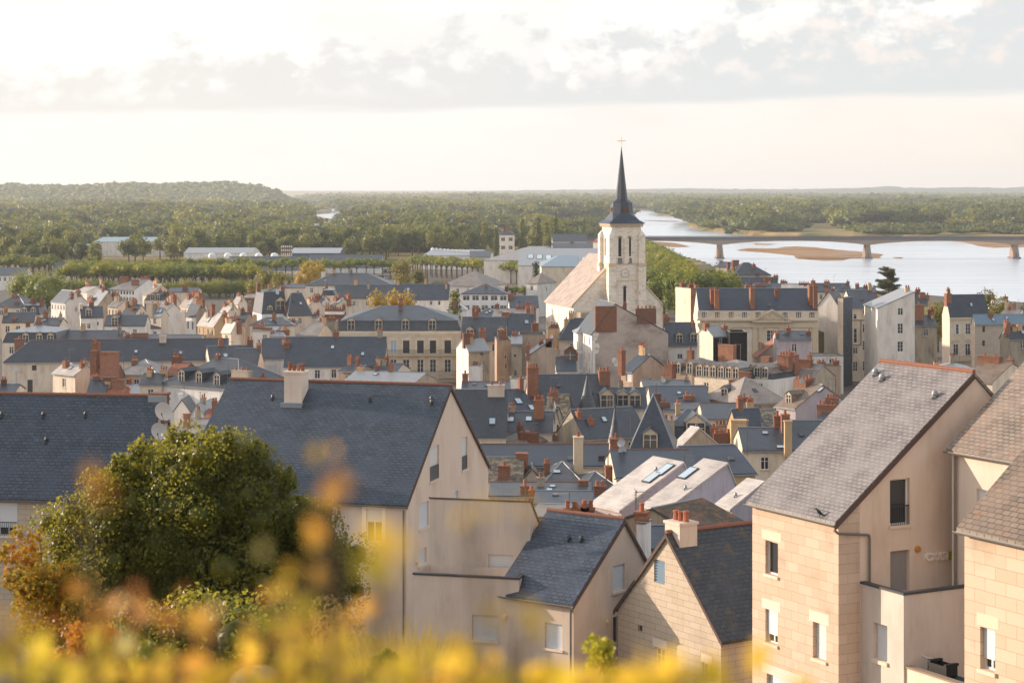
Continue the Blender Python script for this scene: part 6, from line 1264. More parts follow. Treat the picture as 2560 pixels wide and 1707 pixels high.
# ---------------------------------------------------------------- foliage
def leaf_quads(P, Nn, size, asp=.6):
    n = len(P); Nn = Nn+rng.normal(size=(n, 3))*.75; Nn /= np.linalg.norm(Nn, axis=1)[:, None]+1e-9
    a = np.cross(Nn, rng.normal(size=(n, 3))); a /= np.linalg.norm(a, axis=1)[:, None]+1e-9; b = np.cross(Nn, a); s = size*rng.uniform(.6, 1.3, (n, 1))
    V = np.stack([P-a*s*.5, P+b*s*.5*asp+Nn*s*.08, P+a*s*.5, P-b*s*.5*asp+Nn*s*.08], 1).reshape(-1, 3); return V, np.arange(4*n).reshape(-1, 4)
def blob_pts(blobs, n):
    B = np.array(blobs, float); w = B[:, 3]**2; k = rng.choice(len(B), n, p=w/w.sum()); d = rng.normal(size=(n, 3)); d /= np.linalg.norm(d, axis=1)[:, None]
    rr = B[k, 3]*(rng.uniform(.72, 1.08, n)**.7+np.abs(rng.normal(size=n))*.12); sq = B[k, 4] if B.shape[1] > 4 else np.ones(n); P = B[k, :3]+d*rr[:, None]*np.stack([np.ones(n), np.ones(n), sq], 1); return P, d
ICO = None
def ico():
    global ICO
    if ICO is None:
        t = (1+5**.5)/2; v = [(-1, t, 0), (1, t, 0), (-1, -t, 0), (1, -t, 0), (0, -1, t), (0, 1, t), (0, -1, -t), (0, 1, -t), (t, 0, -1), (t, 0, 1), (-t, 0, -1), (-t, 0, 1)]
        f = [(0, 11, 5), (0, 5, 1), (0, 1, 7), (0, 7, 10), (0, 10, 11), (1, 5, 9), (5, 11, 4), (11, 10, 2), (10, 7, 6), (7, 1, 8), (3, 9, 4), (3, 4, 2), (3, 2, 6), (3, 6, 8), (3, 8, 9), (4, 9, 5), (2, 4, 11), (6, 2, 10), (8, 6, 7), (9, 8, 1)]
        v = np.array(v)/math.hypot(1, t); ICO = (v, np.array(f))
    return ICO
def crown(name, blobs, n, size, core=.72, asp=.65):
    P, d = blob_pts(blobs, n); V, Q = leaf_quads(P, d, size, asp); T = None
    if core:
        iv, it = ico(); vs, ts = [V], []; k = len(V)
        for b in blobs: vs.append(np.array(b[:3])+iv*b[3]*core*np.array([1, 1, b[4] if len(b) > 4 else 1])); ts.append(it+k); k += len(iv)
        V = np.concatenate(vs); T = np.concatenate(ts)
    return np_mesh(name, V, Q, T)
def trunk_mesh(h, r, limbs=4, spread=1.5, top=None):
    m = MB().tube((0, 0, -.5), (0, 0, h), r, r*.7, 8)
    for k in range(limbs):
        a = 6.283*k/limbs+random.uniform(-.4, .4); e = (math.cos(a)*spread, math.sin(a)*spread, h+(top or spread)*random.uniform(.6, 1)); mid = (e[0]*.4, e[1]*.4, h+(e[2]-h)*.55)
        m.tube((0, 0, h*.9), mid, r*.5, r*.35, 6).tube(mid, e, r*.35, r*.12, 6)
    return m.mesh('trunk')
def rblobs(n, rx, rz, zc, rb, flat=1.0):
    L = []
    for k in range(n):
        d = rng.normal(size=3); d /= np.linalg.norm(d); q = rng.uniform(.45, .95)
        L.append((d[0]*rx*q, d[1]*rx*q, zc+d[2]*rz*q, rb*rng.uniform(.7, 1.2), flat))
    return L
def tree(x, y, cm, tm, mat, label, cat='tree', name='tree', group=None, s=1.0, rz=None, z=None, sz=None):
    r = empty(name, (x, y, gz(y) if z is None else z), random.uniform(0, 6.28) if rz is None else rz); tag(r, label, cat, group); r.scale = (s, s, sz or s)
    c = bpy.data.objects.new('crown', cm); COL.objects.link(c); c.parent = r
    if not cm.materials: cm.materials.append(MAT[mat])
    t = bpy.data.objects.new('trunk', tm); COL.objects.link(t); t.parent = r
    if not tm.materials: tm.materials.append(MAT['bark'])
    return r
TR = {}
def kind(nm, blobs, n, size, th, tr_, limbs, spread, core=.72): TR[nm] = (crown(nm, blobs, n, size, core), trunk_mesh(th, tr_, limbs, spread))
for k in range(4): kind(f'wood{k}', rblobs(13, 4.6, 4.4, 9, 2.3), 900, 1.15, 6, .4, 4, 2.5)
kind('poplar', [(0, 0, 3+2*i, 1.9-.1*abs(i-3)) for i in range(9)], 800, .9, 4, .3, 0, 1)
for k in range(3): kind(f'pollard{k}', [(*(np.array([math.cos(a), math.sin(a)])*1.7), 6.6+random.uniform(-.5, .5), 1.35, .9) for a in np.arange(0, 6.28, 1.1)]+[(0, 0, 7.3, 1.7, .8)], 500, .5, 4.6, .28, 5, 1.6, .8)
for k in range(2): kind(f'plane{k}', rblobs(12, 3.2, 4.2, 8.2, 2.2, 1.1), 1500, .75, 4.5, .4, 5, 2.0)
kind('round', [(0, 0, 5, 4.2, .95)]+rblobs(12, 3.6, 3.4, 5, 1.5), 2600, .45, 2, .3, 4, 1.5, .85)
kind('loose', rblobs(16, 3.0, 3.2, 6, 1.3), 2200, .42, 3.5, .25, 6, 2.2, .6)
def at_g(u, Y): return ((u-CX)*Y/F, Y)
def put(kindn, u, Y, mat, label, s=1.0, sz=None, **k):
    cm, tm = TR[kindn]; key = (kindn, mat)
    if key not in TR:
        c2 = cm.copy() if cm.materials and cm.materials[0] is not MAT[mat] else cm
        if c2 is not cm: c2.materials.clear()
        TR[key] = (c2, tm)
    x, y = at_g(u, Y); return tree(x, y, TR[key][0], TR[key][1], mat, label, s=s, sz=sz, **k)
GP_ = 'pollard plane trees of the avenues'
def row(n, u0, Y0, u1, Y1, label, s=1.0, mat='leaf_plane', jit=1.0):
    for k in range(n):
        t = (k+.5)/n; X0, X1 = (u0-CX)*Y0/F, (u1-CX)*Y1/F; x, y = X0+(X1-X0)*t, Y0+(Y1-Y0)*t+random.uniform(-jit, jit)
        put(f'pollard{k % 3}', CX+F*x/y, y, mat, label, s=s*random.uniform(.9, 1.08), group=GP_, name='pollard_tree')
row(26, 1026, 895, 1372, 790, 'pollard tree in the long straight row before the warehouse', 1.05); row(24, 1032, 912, 1365, 812, 'pollard tree in the rear row before the warehouse', 1.0)
row(24, 505, 860, 985, 850, 'pollard tree in the row before the barracks', 1.05, jit=5)
row(26, 165, 845, 440, 815, 'pollard tree in the upper left avenue', 1.0); row(20, 160, 812, 430, 770, 'pollard tree in the middle left avenue', 1.0); row(22, 200, 770, 640, 742, 'pollard tree in the lower left avenue row', 1.2, jit=3)
row(24, 150, 735, 640, 712, 'pollard tree in the nearest left avenue row', 1.3, jit=2)
for i in range(19): put('round', 160+i*26+random.uniform(-4, 4), 706+random.uniform(-4, 4), 'leaf_plane', 'full round tree in the clipped row behind the left roofs', s=random.uniform(.62, .78), group='full round trees of the clipped row')
row(20, 300, 800, 640, 775, 'pollard tree in the hidden middle row of the left avenue', 1.1, jit=4); row(10, 2, 850, 150, 835, 'tall pollard tree at the far left', 1.25); row(7, 380, 850, 530, 850, 'pollard tree before the long pale house', 1.05, jit=5)
row(9, 1230, 670, 1440, 655, 'clipped low tree in the hedge behind the pavilions', .75); row(6, 1050, 690, 1150, 680, 'clipped low tree left of the broad pavilion', .75)
for u, Y, s, l in ((66, 640, 1.35, 'left of the two round clipped trees'), (118, 600, 1.5, 'right of the two round clipped trees'), (172, 660, 1.0, 'small round clipped tree beside the tall cream house'), (416, 415, .62, 'round golden green tree in the middle of the left roofs')):
    put('round', u, Y, 'leaf_plane', l, s=s)
put('round', 780, 700, 'leaf_gold', 'bright yellow domed tree above the roofs', s=1.28, sz=1.45)
put('plane0', 665, 640, 'leaf_olive', 'olive coloured tree left of the bright yellow tree', s=1.0); put('plane1', 700, 620, 'leaf_olive', 'rounded olive tree touching the bright yellow tree', s=.98); put('loose', 640, 600, 'leaf_olive', 'loose yellowish tree at the end of the left avenue', s=1.1)
put('plane0', 1008, 690, 'leaf_olive', 'gold tipped tree right of the far slate hall', s=.95, sz=1.1); put('plane1', 1045, 700, 'leaf_olive', 'lower gold tipped tree right of the far slate hall', s=.8)
for u, l in ((955, 'left'), (995, 'middle'), (1035, 'right')): put('loose', u, 455, 'leaf_gold', f'{l} golden tree rising behind the grand mansion roof', s=1.25, sz=1.5)
put('poplar', 1137, 480, 'leaf_wood', 'dark narrow tree beside the modern white house', s=.8, sz=.68); put('round', 1195, 590, 'leaf_wood', 'dark flat topped tree before the broad pavilion', s=.75)
put('plane0', 1375, 760, 'leaf_plane', 'yellow green tree at the right end of the long pollard row', s=1.0); put('poplar', 1340, 640, 'leaf_cedar', 'dark conical tree beside the pyramid roofed pavilion', s=.7, sz=.75)
for u, Y, s, m, l in ((112, 268, .8, 'leaf_green', 'green tree left of the white sunlit roof'), (150, 262, .7, 'leaf_green', 'smaller green tree beside the green tree in the yard'), (215, 258, .66, 'leaf_olive', 'golden shrub tree behind the left slate ridge'), (252, 262, .5, 'leaf_autumn', 'rusty coloured small tree between the yard trees'), (290, 255, .6, 'leaf_olive', 'round yellow bush by the low brick house')):
    put('loose', u, Y, m, l, s=s)
for u, Y, s, l in ((2320, 445, 1.3, 'leafy tree left of the steep roofed town house'), (2345, 470, 1.15, 'second leafy tree behind the grey plaster house'), (2478, 490, 1.35, 'tree right of the steep roofed town house'), (2502, 480, 1.2, 'tree in front of the riverside white house'), (2556, 520, .9, 'tree top at the right edge by the river')): put('loose', u, Y, 'leaf_olive', l, s=s)
AV = 'tall plane trees of the quay avenue'
for i, (u, Y) in enumerate(((1628, 590), (1660, 575), (1695, 565), (1732, 560), (1768, 560), (1800, 565), (1822, 570), (1645, 620), (1690, 610), (1740, 600), (1785, 600))): put(f'plane{i % 2}', u, Y, 'leaf_plane', 'dense plane tree in the near clump beside the church', s=1.15, group=AV)
for i in range(22):
    t = i/21; u = 1612+110*t-35*max(0, t-.8)*5*0; Y = 1020-330*t; put(f'plane{i % 2}', u+random.uniform(-3, 3), Y, 'leaf_plane', 'plane tree in the avenue running back from the church', s=1.0, group=AV)
for i in range(14): put(f'plane{i % 2}', 1606+i*6, 1000-i*18, 'leaf_plane', 'plane tree in the avenue running back from the church', s=.95, group=AV)
for i, (u, Y, s) in enumerate(((1305, 1130, 1.1), (1345, 1120, 1.15), (1365, 1150, 1.0), (1388, 1110, 1.15), (1210, 1180, .95), (1240, 1090, .9))): put('poplar', u, Y, 'leaf_wood', 'tall narrow poplar by the river arm', s=s, group='poplars by the river arm')
cy = put('poplar', 1432, 222, 'leaf_green', 'small green conifer among the old roofs', s=.42, sz=.35); cy.location.z = 6
def cedar():
    Y = 470.0; p = at_g(2222, Y); r = empty('cedar_tree', (*p, 4)); tag(r, 'dark cedar with spreading branches standing against the river', 'tree'); H0 = 20.0
    L = []; limbs = MB().tube((0, 0, -1), (0, 0, H0-1.0), .35, .06, 8)
    for k in range(80):
        z = 6+random.random()**.85*13.4; R = (1-((z-5)/16)**1.3)*5.0+1.0; a = random.uniform(0, 6.28); R *= random.uniform(.7, 1.15)
        limbs.tube((0, 0, z-.4), (math.cos(a)*R, math.sin(a)*R, z+.5), .07, .02, 5)
        for j in range(7): q = (j+2)/8; L.append((math.cos(a)*R*q, math.sin(a)*R*q, z+.5*q+.1, .8*(1.2-q*.55), .4))
    link('crown', crown('cedar', L, 22000, .32, .5, .35), 'leaf_cedar', r); limbs.build('trunk', 'bark', r)
cedar()
# the wood beyond the town: nearest trees one by one, the rest as one canopy
def forest():
    rows = []; Y = 1060.0
    while Y < 9000:
        sp = max(12, Y/80); w = .33*Y; n = int(2*w/sp); xs = -w+sp*(np.arange(n)+rng.uniform(-.45, .45, n)); rows.append(np.stack([xs, Y+rng.uniform(-.5, .5, n)*sp, np.full(n, sp)], 1)); Y += sp
    bu = rng.uniform(1690, 2750, 700); bv = rng.uniform(560, 597, 700); by = F*CZ/(bv-HY); rows.append(np.stack([(bu-CX)*by/F, by, np.full(700, 15.0)], 1))
    A = np.concatenate(rows); x, y, sp = A.T; u = CX+F*x/y; h = 9+9*rng.random(len(x))**1.3+np.clip((y-1500)/900, 0, 1)*rng.uniform(1, 6, len(x)); vt = HY+F*(CZ-3-h)/y; v0 = HY+F*CZ/y
    ok = ~wet(x, y) & ~wet(x, y-9) & ~wet(x, y+9)
    v2 = HY+F*(CZ-3-h*1.35)/y; ok &= ~((u > 772) & (u < 872) & (v2 < 549) & (v0 > 551)) & ~((u > 732) & (u < 828) & (v2 < 519) & (v0 > 520))
    ok &= ~((u > 1178) & (u < 1342) & (v2 < 573) & (v0 > 577) & (rng.random(len(x)) < .96))
    ok &= ~((u > 1480) & (y < 1700)); ok &= ~((u > 1395) & (u < 1510) & (y < 1450))
    ok &= ~((u > 1970) & (u < 2130) & (v0 > 566)) & ~((u > 2330) & (u < 2420) & (v0 > 562)); lowb = (u > 1930) & (v0 > 579); h = np.where(lowb, rng.uniform(5, 8, len(x)), h); ok &= ~(lowb & (rng.random(len(x)) < .35)); ok &= ~((u > 2240) & (v0 > 581) & (v0 < 587))
    for (ua, ub, ya) in ((200, 425, 1235), (480, 870, 1070), (980, 1260, 1140), (1240, 1485, 1115)): ok &= ~((u > ua) & (u < ub) & (y < ya))
    for (ua, ub, ya, yb) in ((705, 735, 1440, 1530), (770, 815, 1400, 1520), (1240, 1300, 1085, 1140), (990, 1120, 2080, 2200)): ok &= ~((u > ua) & (u < ub) & (y > ya) & (y < yb))
    hx = (u < 790) & (y > 3850); ok &= ~hx
    x, y, sp, h, u = x[ok], y[ok], sp[ok], h[ok], u[ok]; o = np.argsort(y); x, y, sp, h, u = x[o], y[o], sp[o], h[o], u[o]
    near = (y < 1500) & (u > -60) & (u < 1520); idx = np.where(near)[0][:165]; rest = np.ones(len(x), bool); rest[idx] = False
    for k, i in enumerate(idx): put(f'wood{k % 4}', u[i], y[i], 'leaf_wood', 'broad leaved tree in the near edge of the wood beyond the town', s=h[i]/13.5, group='trees at the near edge of the wood', z=3)
    x, y, sp, h = x[rest], y[rest], sp[rest], h[rest]; print('forest', len(x), len(idx))
    # hillside and skyline trees
    hu = rng.uniform(-100, 770, 1500); hd = rng.uniform(.05, .85, 1500); Vs = []; Ts = []; Qs = []; iv, it = ico(); k = 0
    n = len(x); r = sp*.60; q0 = rng.uniform(.5, 1.55, n); r = r*q0; h = h*(.72+.3*q0); C = np.stack([x, y, 3+h-np.minimum(r, h*.55)*.95], 1); rz = np.minimum(r, h*.55)
    nb = 3                                               # three lobes per tree
    Bc = []; Br = []; Bz = []
    for j in range(nb):
        off = rng.normal(size=(n, 3))*np.stack([r*.42, r*.42, rz*.25], 1); Bc.append(C+off-np.array([0, 0, 1])*np.abs(off[:, 2:3])*.5); q = rng.uniform(.55, .85, n); Br.append(r*q); Bz.append(rz*q)
    Bc = np.concatenate(Bc); Br = np.concatenate(Br); Bz = np.concatenate(Bz); m = len(Bc); S3 = np.stack([Br, Br, Bz], 1)
    V1 = (Bc[:, None, :]+iv[None]*S3[:, None, :]*.86).reshape(-1, 3); T1 = (it[None]+12*np.arange(m)[:, None, None]).reshape(-1, 3)
    nl = 34; d = rng.normal(size=(m*nl, 3)); d[:, 2] = np.abs(d[:, 2])*.8; d[:, 1] = -np.abs(d[:, 1])+.4*rng.random(m*nl); d /= np.linalg.norm(d, axis=1)[:, None]
    P = np.repeat(Bc, nl, 0)+d*np.repeat(S3, nl, 0)*rng.uniform(.85, 1.08, (m*nl, 1)); V2, Q2 = leaf_quads(P, d, np.repeat(Br, nl)[:, None]*.30, .8)
    me = np_mesh('canopy', np.concatenate([V1, V2]), Q2+len(V1), T1); me.shade_flat()
    tone = np.tile(rng.normal(size=n)*.17, nb); at_ = me.attributes.new('tone', 'FLOAT', 'POINT'); at_.data.foreach_set('value', np.concatenate([np.repeat(tone, 12), np.repeat(tone, nl*4)]).astype(np.float32)); tag(link('wood', me, 'leaf_wood'), 'broad wooded plain along both banks of the river', 'wood', kind='stuff')
    # hill clumps
    o = [h_ for h_ in bpy.data.objects if h_.name == 'wooded_hill'][0].data; hv = np.empty(len(o.vertices)*3, np.float32); o.vertices.foreach_get('co', hv); hv = hv.reshape(-1, 3)
    hv = hv[rng.random(len(hv)) < .95]; m = len(hv); rr = rng.uniform(6, 11, m); hv = hv+rng.normal(size=hv.shape)*np.array([8, 14, 0]); S3 = np.stack([rr, rr, rr*.7], 1)
    V1 = (hv[:, None, :]+iv[None]*S3[:, None, :]).reshape(-1, 3); T1 = (it[None]+12*np.arange(m)[:, None, None]).reshape(-1, 3); nl = 8
    d = rng.normal(size=(m*nl, 3)); d /= np.linalg.norm(d, axis=1)[:, None]; P = np.repeat(hv, nl, 0)+d*np.repeat(S3, nl, 0); V2, Q2 = leaf_quads(P, d, np.repeat(rr, nl)[:, None]*.5, .8)
    me = np_mesh('hill_wood', np.concatenate([V1, V2]), Q2+len(V1), T1); tag(link('hillside_wood', me, 'leaf_wood'), 'trees covering the long hill on the left skyline', 'wood', kind='stuff')
forest()
for i in range(26): put(f'wood{i % 4}', random.uniform(-20, 235), random.uniform(880, 1060), 'leaf_wood', 'tree behind the far left pollards', s=random.uniform(.8, 1.15), group='trees behind the far left pollards')
for (u, Y, s) in ((338, 1010, 1.15), (322, 990, 1.0), (358, 1000, .95), (425, 1120, 1.2), (400, 1100, .9), (455, 1150, 1.15), (470, 1030, 1.0)): put('wood1', u, Y, 'leaf_wood', 'tree standing in front of the big white industrial shed', s=s, group='trees around the big white shed')
# ---------------------------------------------------------------- the big tree and the planting below the viewpoint
def ell(cu, cv, ru, rv, n, Y, dy, r0, r1, crop='S'):
    L = []
    for k in range(n):
        d = rng.normal(size=3); d /= np.linalg.norm(d); q = rng.uniform(.35, .97); yy = Y+d[1]*dy*q; u, v = cu+d[0]*ru*q, cv+d[2]*rv*q
        p = at(crop, u, v, yy); L.append((p.x, p.y, p.z, rng.uniform(r0, r1)))
    return L
def plant(name, label, cat, blobs, n, size, mat, base, core=.6, asp=.6, stems=6, sr=.05, group=None):
    bx, by, bz = base; r = empty(name, base); tag(r, label, cat, group); B = [(b[0]-bx, b[1]-by, b[2]-bz, b[3]) for b in blobs]
    link('crown', crown(name, B, n, size, core, asp), mat, r)
    m = MB().tube((0, 0, -.5), (0, 0, .25*max(b[2] for b in B)), sr*1.6, sr, 8); h0 = .25*max(b[2] for b in B)
    for b in random.sample(B, min(stems, len(B))):
        mid = (b[0]*.35, b[1]*.35, h0+(b[2]-h0)*.5); m.tube((0, 0, h0*.8), mid, sr, sr*.6, 6).tube(mid, b[:3], sr*.6, sr*.2, 6)
    m.build('trunk', 'bark', r); return r
tips = []
for k in range(70):
    a = rng.uniform(-.15, 3.3); q = rng.uniform(.9, 1.05); p = at('S', 495+math.cos(a)*272*q, 1350-math.sin(a)*250*q, 58+rng.normal()*.8)
    for j in range(3): tips.append((p.x+rng.normal()*.05, p.y, p.z+.16*j, .2-.05*j))
bl = ell(495, 1345, 285, 260, 130, 58, 3.0, .5, .85)+ell(500, 1230, 190, 120, 40, 58, 2.0, .5, .8)+ell(470, 1400, 250, 200, 40, 58, 3.0, .6, .9)+ell(740, 1370, 120, 170, 30, 58, 2.0, .4, .65)+ell(235, 1405, 150, 175, 60, 57, 1.8, .4, .65)+ell(300, 1330, 130, 130, 30, 57, 1.8, .4, .65)+ell(820, 1440, 100, 175, 30, 59, 1.6, .35, .6)+ell(590, 1520, 260, 110, 36, 57, 2, .45, .7)+tips
b0 = at('S', 540, 1700, 58); plant('maple_tree', 'large dark green broadleaf tree with sunlit golden tips in front of the slate roofs', 'tree', bl, 210000, .1, 'leaf_maple', (b0.x, 58, gz(58)), .6, .75, 16, .16)
bl = ell(120, 1500, 130, 130, 34, 33, 1.2, .14, .26)+ell(60, 1400, 70, 110, 14, 33, .8, .1, .2)+ell(250, 1560, 110, 90, 18, 32, .9, .12, .22)
plant('autumn_shrub', 'shrub turning orange and red at the lower left', 'shrub', bl, 9000, .085, 'leaf_autumn', (at('S', 130, 1700, 33).x, 33, gz(33)), .4, .6, 10, .03)
bl = ell(200, 1640, 200, 60, 26, 24, .8, .1, .18); plant('autumn_shrub', 'low green shrub with orange leaves at the bottom left', 'shrub', bl, 7500, .06, 'leaf_autumn', (at('S', 200, 1700, 24).x, 24, gz(24)), .4, .6, 8, .02)
bl = ell(372, 1665, 45, 45, 10, 16, .3, .04, .09); plant('small_shrub', 'small sharp leaved shrub at the bottom between the blurred leaves', 'shrub', bl, 1400, .05, 'leaf_green', (at('S', 372, 1700, 16).x, 16, gz(16)), .3, .6, 6, .01)
bl = ell(1497, 1640, 30, 55, 12, 18, .25, .05, .1)+ell(1545, 1690, 45, 22, 8, 18, .2, .05, .09); plant('sapling', 'young yellow green sapling in front of the stone gable', 'shrub', bl, 1100, .065, 'leaf_lime', (at('S', 1500, 1720, 18).x, 18, gz(18)), 0, .6, 6, .012)
bl = ell(950, 1655, 50, 40, 8, 17, .3, .05, .1); plant('small_shrub', 'yellowish shrub among the dry grass', 'shrub', bl, 1300, .06, 'leaf_lime', (at('S', 950, 1700, 17).x, 17, gz(17)), 0, .6, 5, .01)
bl = ell(835, 1590, 60, 90, 16, 26, .5, .1, .2); plant('dry_bush', 'dry reddish bush between the big tree and the grass', 'shrub', bl, 1500, .08, 'grass_dry', (at('S', 835, 1700, 26).x, 26, gz(26)), 0, .3, 12, .012)
bl = ell(560, 1640, 330, 95, 60, 47, 2.5, .5, .9); plant('undergrowth_shrub', 'dark bushy undergrowth below the big broadleaf tree', 'shrub', bl, 26000, .13, 'leaf_maple', (at('S', 560, 1700, 47).x, 47, gz(47)), .7, .7, 8, .05)
bl = ell(900, 1670, 90, 60, 22, 30, .8, .12, .25); plant('undergrowth_shrub', 'olive shrub behind the dry grass at the bottom', 'shrub', bl, 3500, .08, 'leaf_lime', (at('S', 900, 1700, 30).x, 30, gz(30)), .4, .6, 8, .02)
def boulder():
    p = at('S', 638, 1668, 23); v, t = ico(); b = MB(); n = 14
    prof = [(.42, -.8), (.40, -.2), (.34, -.05), (.22, .015), (.1, .03)]
    o = MB().lathe((0, 0, 0), prof, n).mesh('boulder')
    for q in o.vertices: q.co.x *= .8; q.co += Vector((rng.normal()*.012, rng.normal()*.012, rng.normal()*.008))
    r = link('boulder', o, 'concrete', None, (p.x, p.y, p.z-.03)); tag(r, 'pale rounded stone at the bottom among the blurred leaves', 'rock')
    e = empty('small_bird', (p.x-.12, p.y, p.z), .4); tag(e, 'tiny brown bird sitting on the pale stone', 'bird')
    m = MB(); pr = [((-.05, 0, .012), .006), ((-.02, 0, .028), .018), ((.0, 0, .045), .024), ((.015, 0, .065), .018), ((.022, 0, .08), .015), ((.034, 0, .083), .006), ((.044, 0, .081), .001)]
    for (c, rr) in pr: m.v += [(c[0], c[1]+math.cos(6.283*i/8)*rr, c[2]+math.sin(6.283*i/8)*rr) for i in range(8)]
    for j in range(len(pr)-1): m.f += [(j*8+i, j*8+(i+1) % 8, (j+1)*8+(i+1) % 8, (j+1)*8+i) for i in range(8)]
    m.tube((0, -.008, 0), (0, -.008, .03), .002, n=4).tube((0, .008, 0), (0, .008, .03), .002, n=4); m.build('body', 'wood', e)
boulder()
def grass():
    n = 30000; y = rng.uniform(18, 27, n); u = np.where(rng.random(n) < .6, rng.normal(1030, 170, n), rng.uniform(300, 1700, n)); x = (u-CX)*y/F; z = np.interp(y, [p[0] for p in GP], [p[1] for p in GP]); hh = rng.uniform(.6, 1.15, n)*(1+.55*np.exp(-((u-1010)/190)**2)); w = .011
    a = rng.uniform(0, 6.28, n); bx, by = np.cos(a)*hh*.28, np.sin(a)*hh*.28; P0 = np.stack([x, y, z-.1], 1); P1 = P0+np.stack([bx*.35, by*.35, hh*.6], 1); P2 = P0+np.stack([bx, by, hh], 1); s = np.stack([np.full(n, w), np.zeros(n), np.zeros(n)], 1)
    V = np.stack([P0-s, P0+s, P1+s*.8, P2, P1-s*.8], 1).reshape(-1, 3); k = 5*np.arange(n); Q = np.stack([k, k+1, k+2, k+4], 1); T = np.stack([k+4, k+2, k+3], 1)
    tag(link('dry_grass', np_mesh('grass', V, Q, T), 'grass_dry'), 'tall dry golden grass on the slope below the viewpoint', 'grass', kind='stuff')
grass()
def spray(label, cu, cv, ru, rv, n, size, mat, Y, dy=.15, name='leafy_twig', group='blurred autumn twigs close to the camera'):
    P = []; 
    for k in range(n):
        q = rng.normal(size=3)*.5; yy = Y*(1+q[1]*dy); p = at('O', cu+q[0]*ru, cv+q[2]*rv, yy); P.append(p)
    base = at('O', cu+random.uniform(-60, 60), 1900, Y); r = empty(name, base); tag(r, label, 'twig', group)
    A = np.array([(p.x-base.x, p.y-base.y, p.z-base.z) for p in P]); V, Q = leaf_quads(A, np.tile(np.array([[-.3, -1, .3]]), (n, 1)), size, .62); me = np_mesh(name, V, Q); link('leaves', me, mat, r)
    m = MB(); c = at('O', cu, cv, Y)-base; mid = Vector((c.x*.6, c.y, c.z*.5)); m.tube((0, 0, -.1), mid, .004, .003, 5).tube(mid, c, .003, .0015, 5)
    for p in random.sample(P, min(8, n)): m.tube(mid.lerp(c, random.random()), p-base, .0016, .0008, 4)
    m.build('stem', 'bark', r)
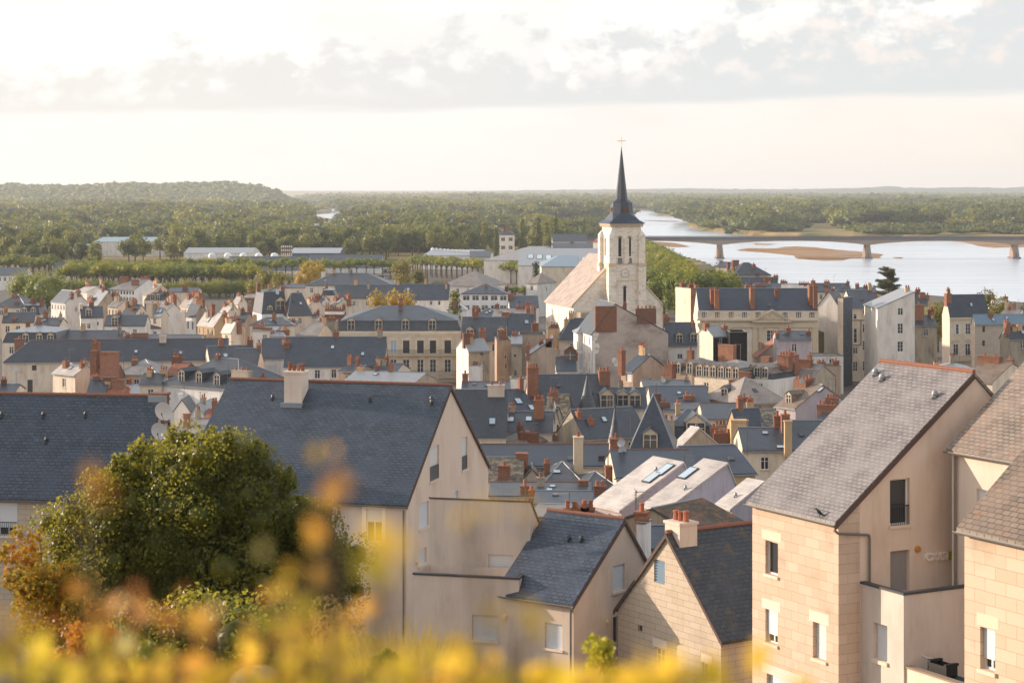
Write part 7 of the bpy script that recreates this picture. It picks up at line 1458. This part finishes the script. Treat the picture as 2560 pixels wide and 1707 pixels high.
SP = [('tall golden sprig rising left of the cream house corner', 640, 1400, 60, 150, 15, .016, 'leaf_yellow', 1.4), ('amber sprig rising over the lower right of the big tree', 745, 1240, 45, 130, 8, .015, 'leaf_orange', 1.3),
      ('wide yellow fringe along the bottom right of centre', 1330, 1560, 260, 32, 44, .017, 'leaf_yellow', 1.4), ('orange and yellow fringe under the terrace block', 1020, 1565, 220, 36, 50, .018, 'leaf_orange', 1.5), ('yellow sprig before the small gabled house wall', 1200, 1440, 60, 70, 8, .014, 'leaf_yellow', 1.2),
      ('yellow fringe under the stone gable house', 1620, 1560, 130, 30, 22, .016, 'leaf_yellow', 1.3), ('thick yellow leaves low at the left', 120, 1545, 200, 40, 60, .019, 'leaf_yellow', 1.6), ('orange leaf spray hovering over the big slate roof', 765, 1095, 45, 60, 2, .016, 'leaf_orange', 1.15), ('faint brown leaf over the left slate roof', 195, 1110, 40, 30, 2, .014, 'leaf_orange', 1.2),
      ('amber twig rising right of the big tree', 700, 1330, 70, 220, 15, .016, 'leaf_orange', 1.5), ('golden twig at the corner of the cream house', 880, 1260, 30, 110, 4, .017, 'leaf_yellow', 1.25), ('yellow leaves in front of the shuttered window', 862, 1300, 40, 30, 2, .016, 'leaf_yellow', 1.2),
      ('pale yellow leaves drifting over the rendered block', 1090, 1175, 150, 22, 3, .013, 'leaf_yellow', 1.1), ('orange branch crossing the lower left', 330, 1385, 230, 55, 26, .018, 'leaf_orange', 1.6), ('deep orange leaves below the big tree', 500, 1430, 100, 50, 10, .018, 'leaf_orange', 1.5),
      ('gold leaves at the bottom left corner', 60, 1500, 140, 90, 38, .019, 'leaf_yellow', 1.5), ('orange leaves at the left edge', 30, 1440, 70, 50, 7, .018, 'leaf_orange', 1.4), ('mixed golden leaves along the bottom', 300, 1540, 260, 60, 44, .019, 'leaf_orange', 1.6), ('yellow green leaves along the bottom', 220, 1500, 200, 50, 18, .018, 'leaf_yellow', 1.5),
      ('golden leaves at the bottom under the big tree', 560, 1550, 200, 55, 44, .019, 'leaf_yellow', 1.6), ('thick yellow leaves at the bottom centre left', 760, 1520, 150, 70, 38, .019, 'leaf_yellow', 1.5), ('amber leaves at the bottom centre', 700, 1450, 160, 90, 16, .018, 'leaf_orange', 1.6), ('yellow leaves before the terrace block', 960, 1560, 140, 50, 24, .018, 'leaf_yellow', 1.5),
      ('yellow leaves left of the sapling', 1180, 1490, 60, 90, 8, .015, 'leaf_yellow', 1.2), ('soft yellow leaves under the small gabled house', 1090, 1535, 170, 50, 16, .017, 'leaf_yellow', 1.4), ('bright yellow leaves right of the sapling', 1560, 1525, 120, 45, 18, .017, 'leaf_yellow', 1.3), ('thin golden edge of leaves at the bottom right', 1440, 1575, 200, 30, 14, .017, 'leaf_yellow', 1.4),
      ('single yellow blur under the stone gable', 1350, 1560, 120, 30, 6, .016, 'leaf_orange', 1.4)]
for lb, cu, cv, ru, rv, n, sz, mt, Y in SP:
    low = cv > 1480; spray(lb, cu, cv, ru, rv, max(3, int(n*(.6 if low else .8))), sz*(2.2 if low else 1.6), mt, Y*(1.7 if low else 1.35))
# ---------------------------------------------------------------- haze: one closed box of even air round the whole scene
def haze():
    m = bpy.data.materials.new('haze_air'); m.use_nodes = True; g = N(m.node_tree)
    p = g.n('ShaderNodeVolumePrincipled', Color=(.92, .96, 1.0), Density=HAZE); p.inputs['Anisotropy'].default_value = .25
    g.n('ShaderNodeOutputMaterial', Volume=p.outputs[0])
    o = link('haze', MB().box(-6200, -100, -4, 6200, 12500, 135).mesh('haze'), m); tag(o, 'thin warm evening haze over the river plain', 'haze', kind='stuff')
HAZE = 8e-5
haze()
print('OBJECTS', len(bpy.data.objects), 'POLYS', sum(len(m.polygons) for m in bpy.data.meshes))
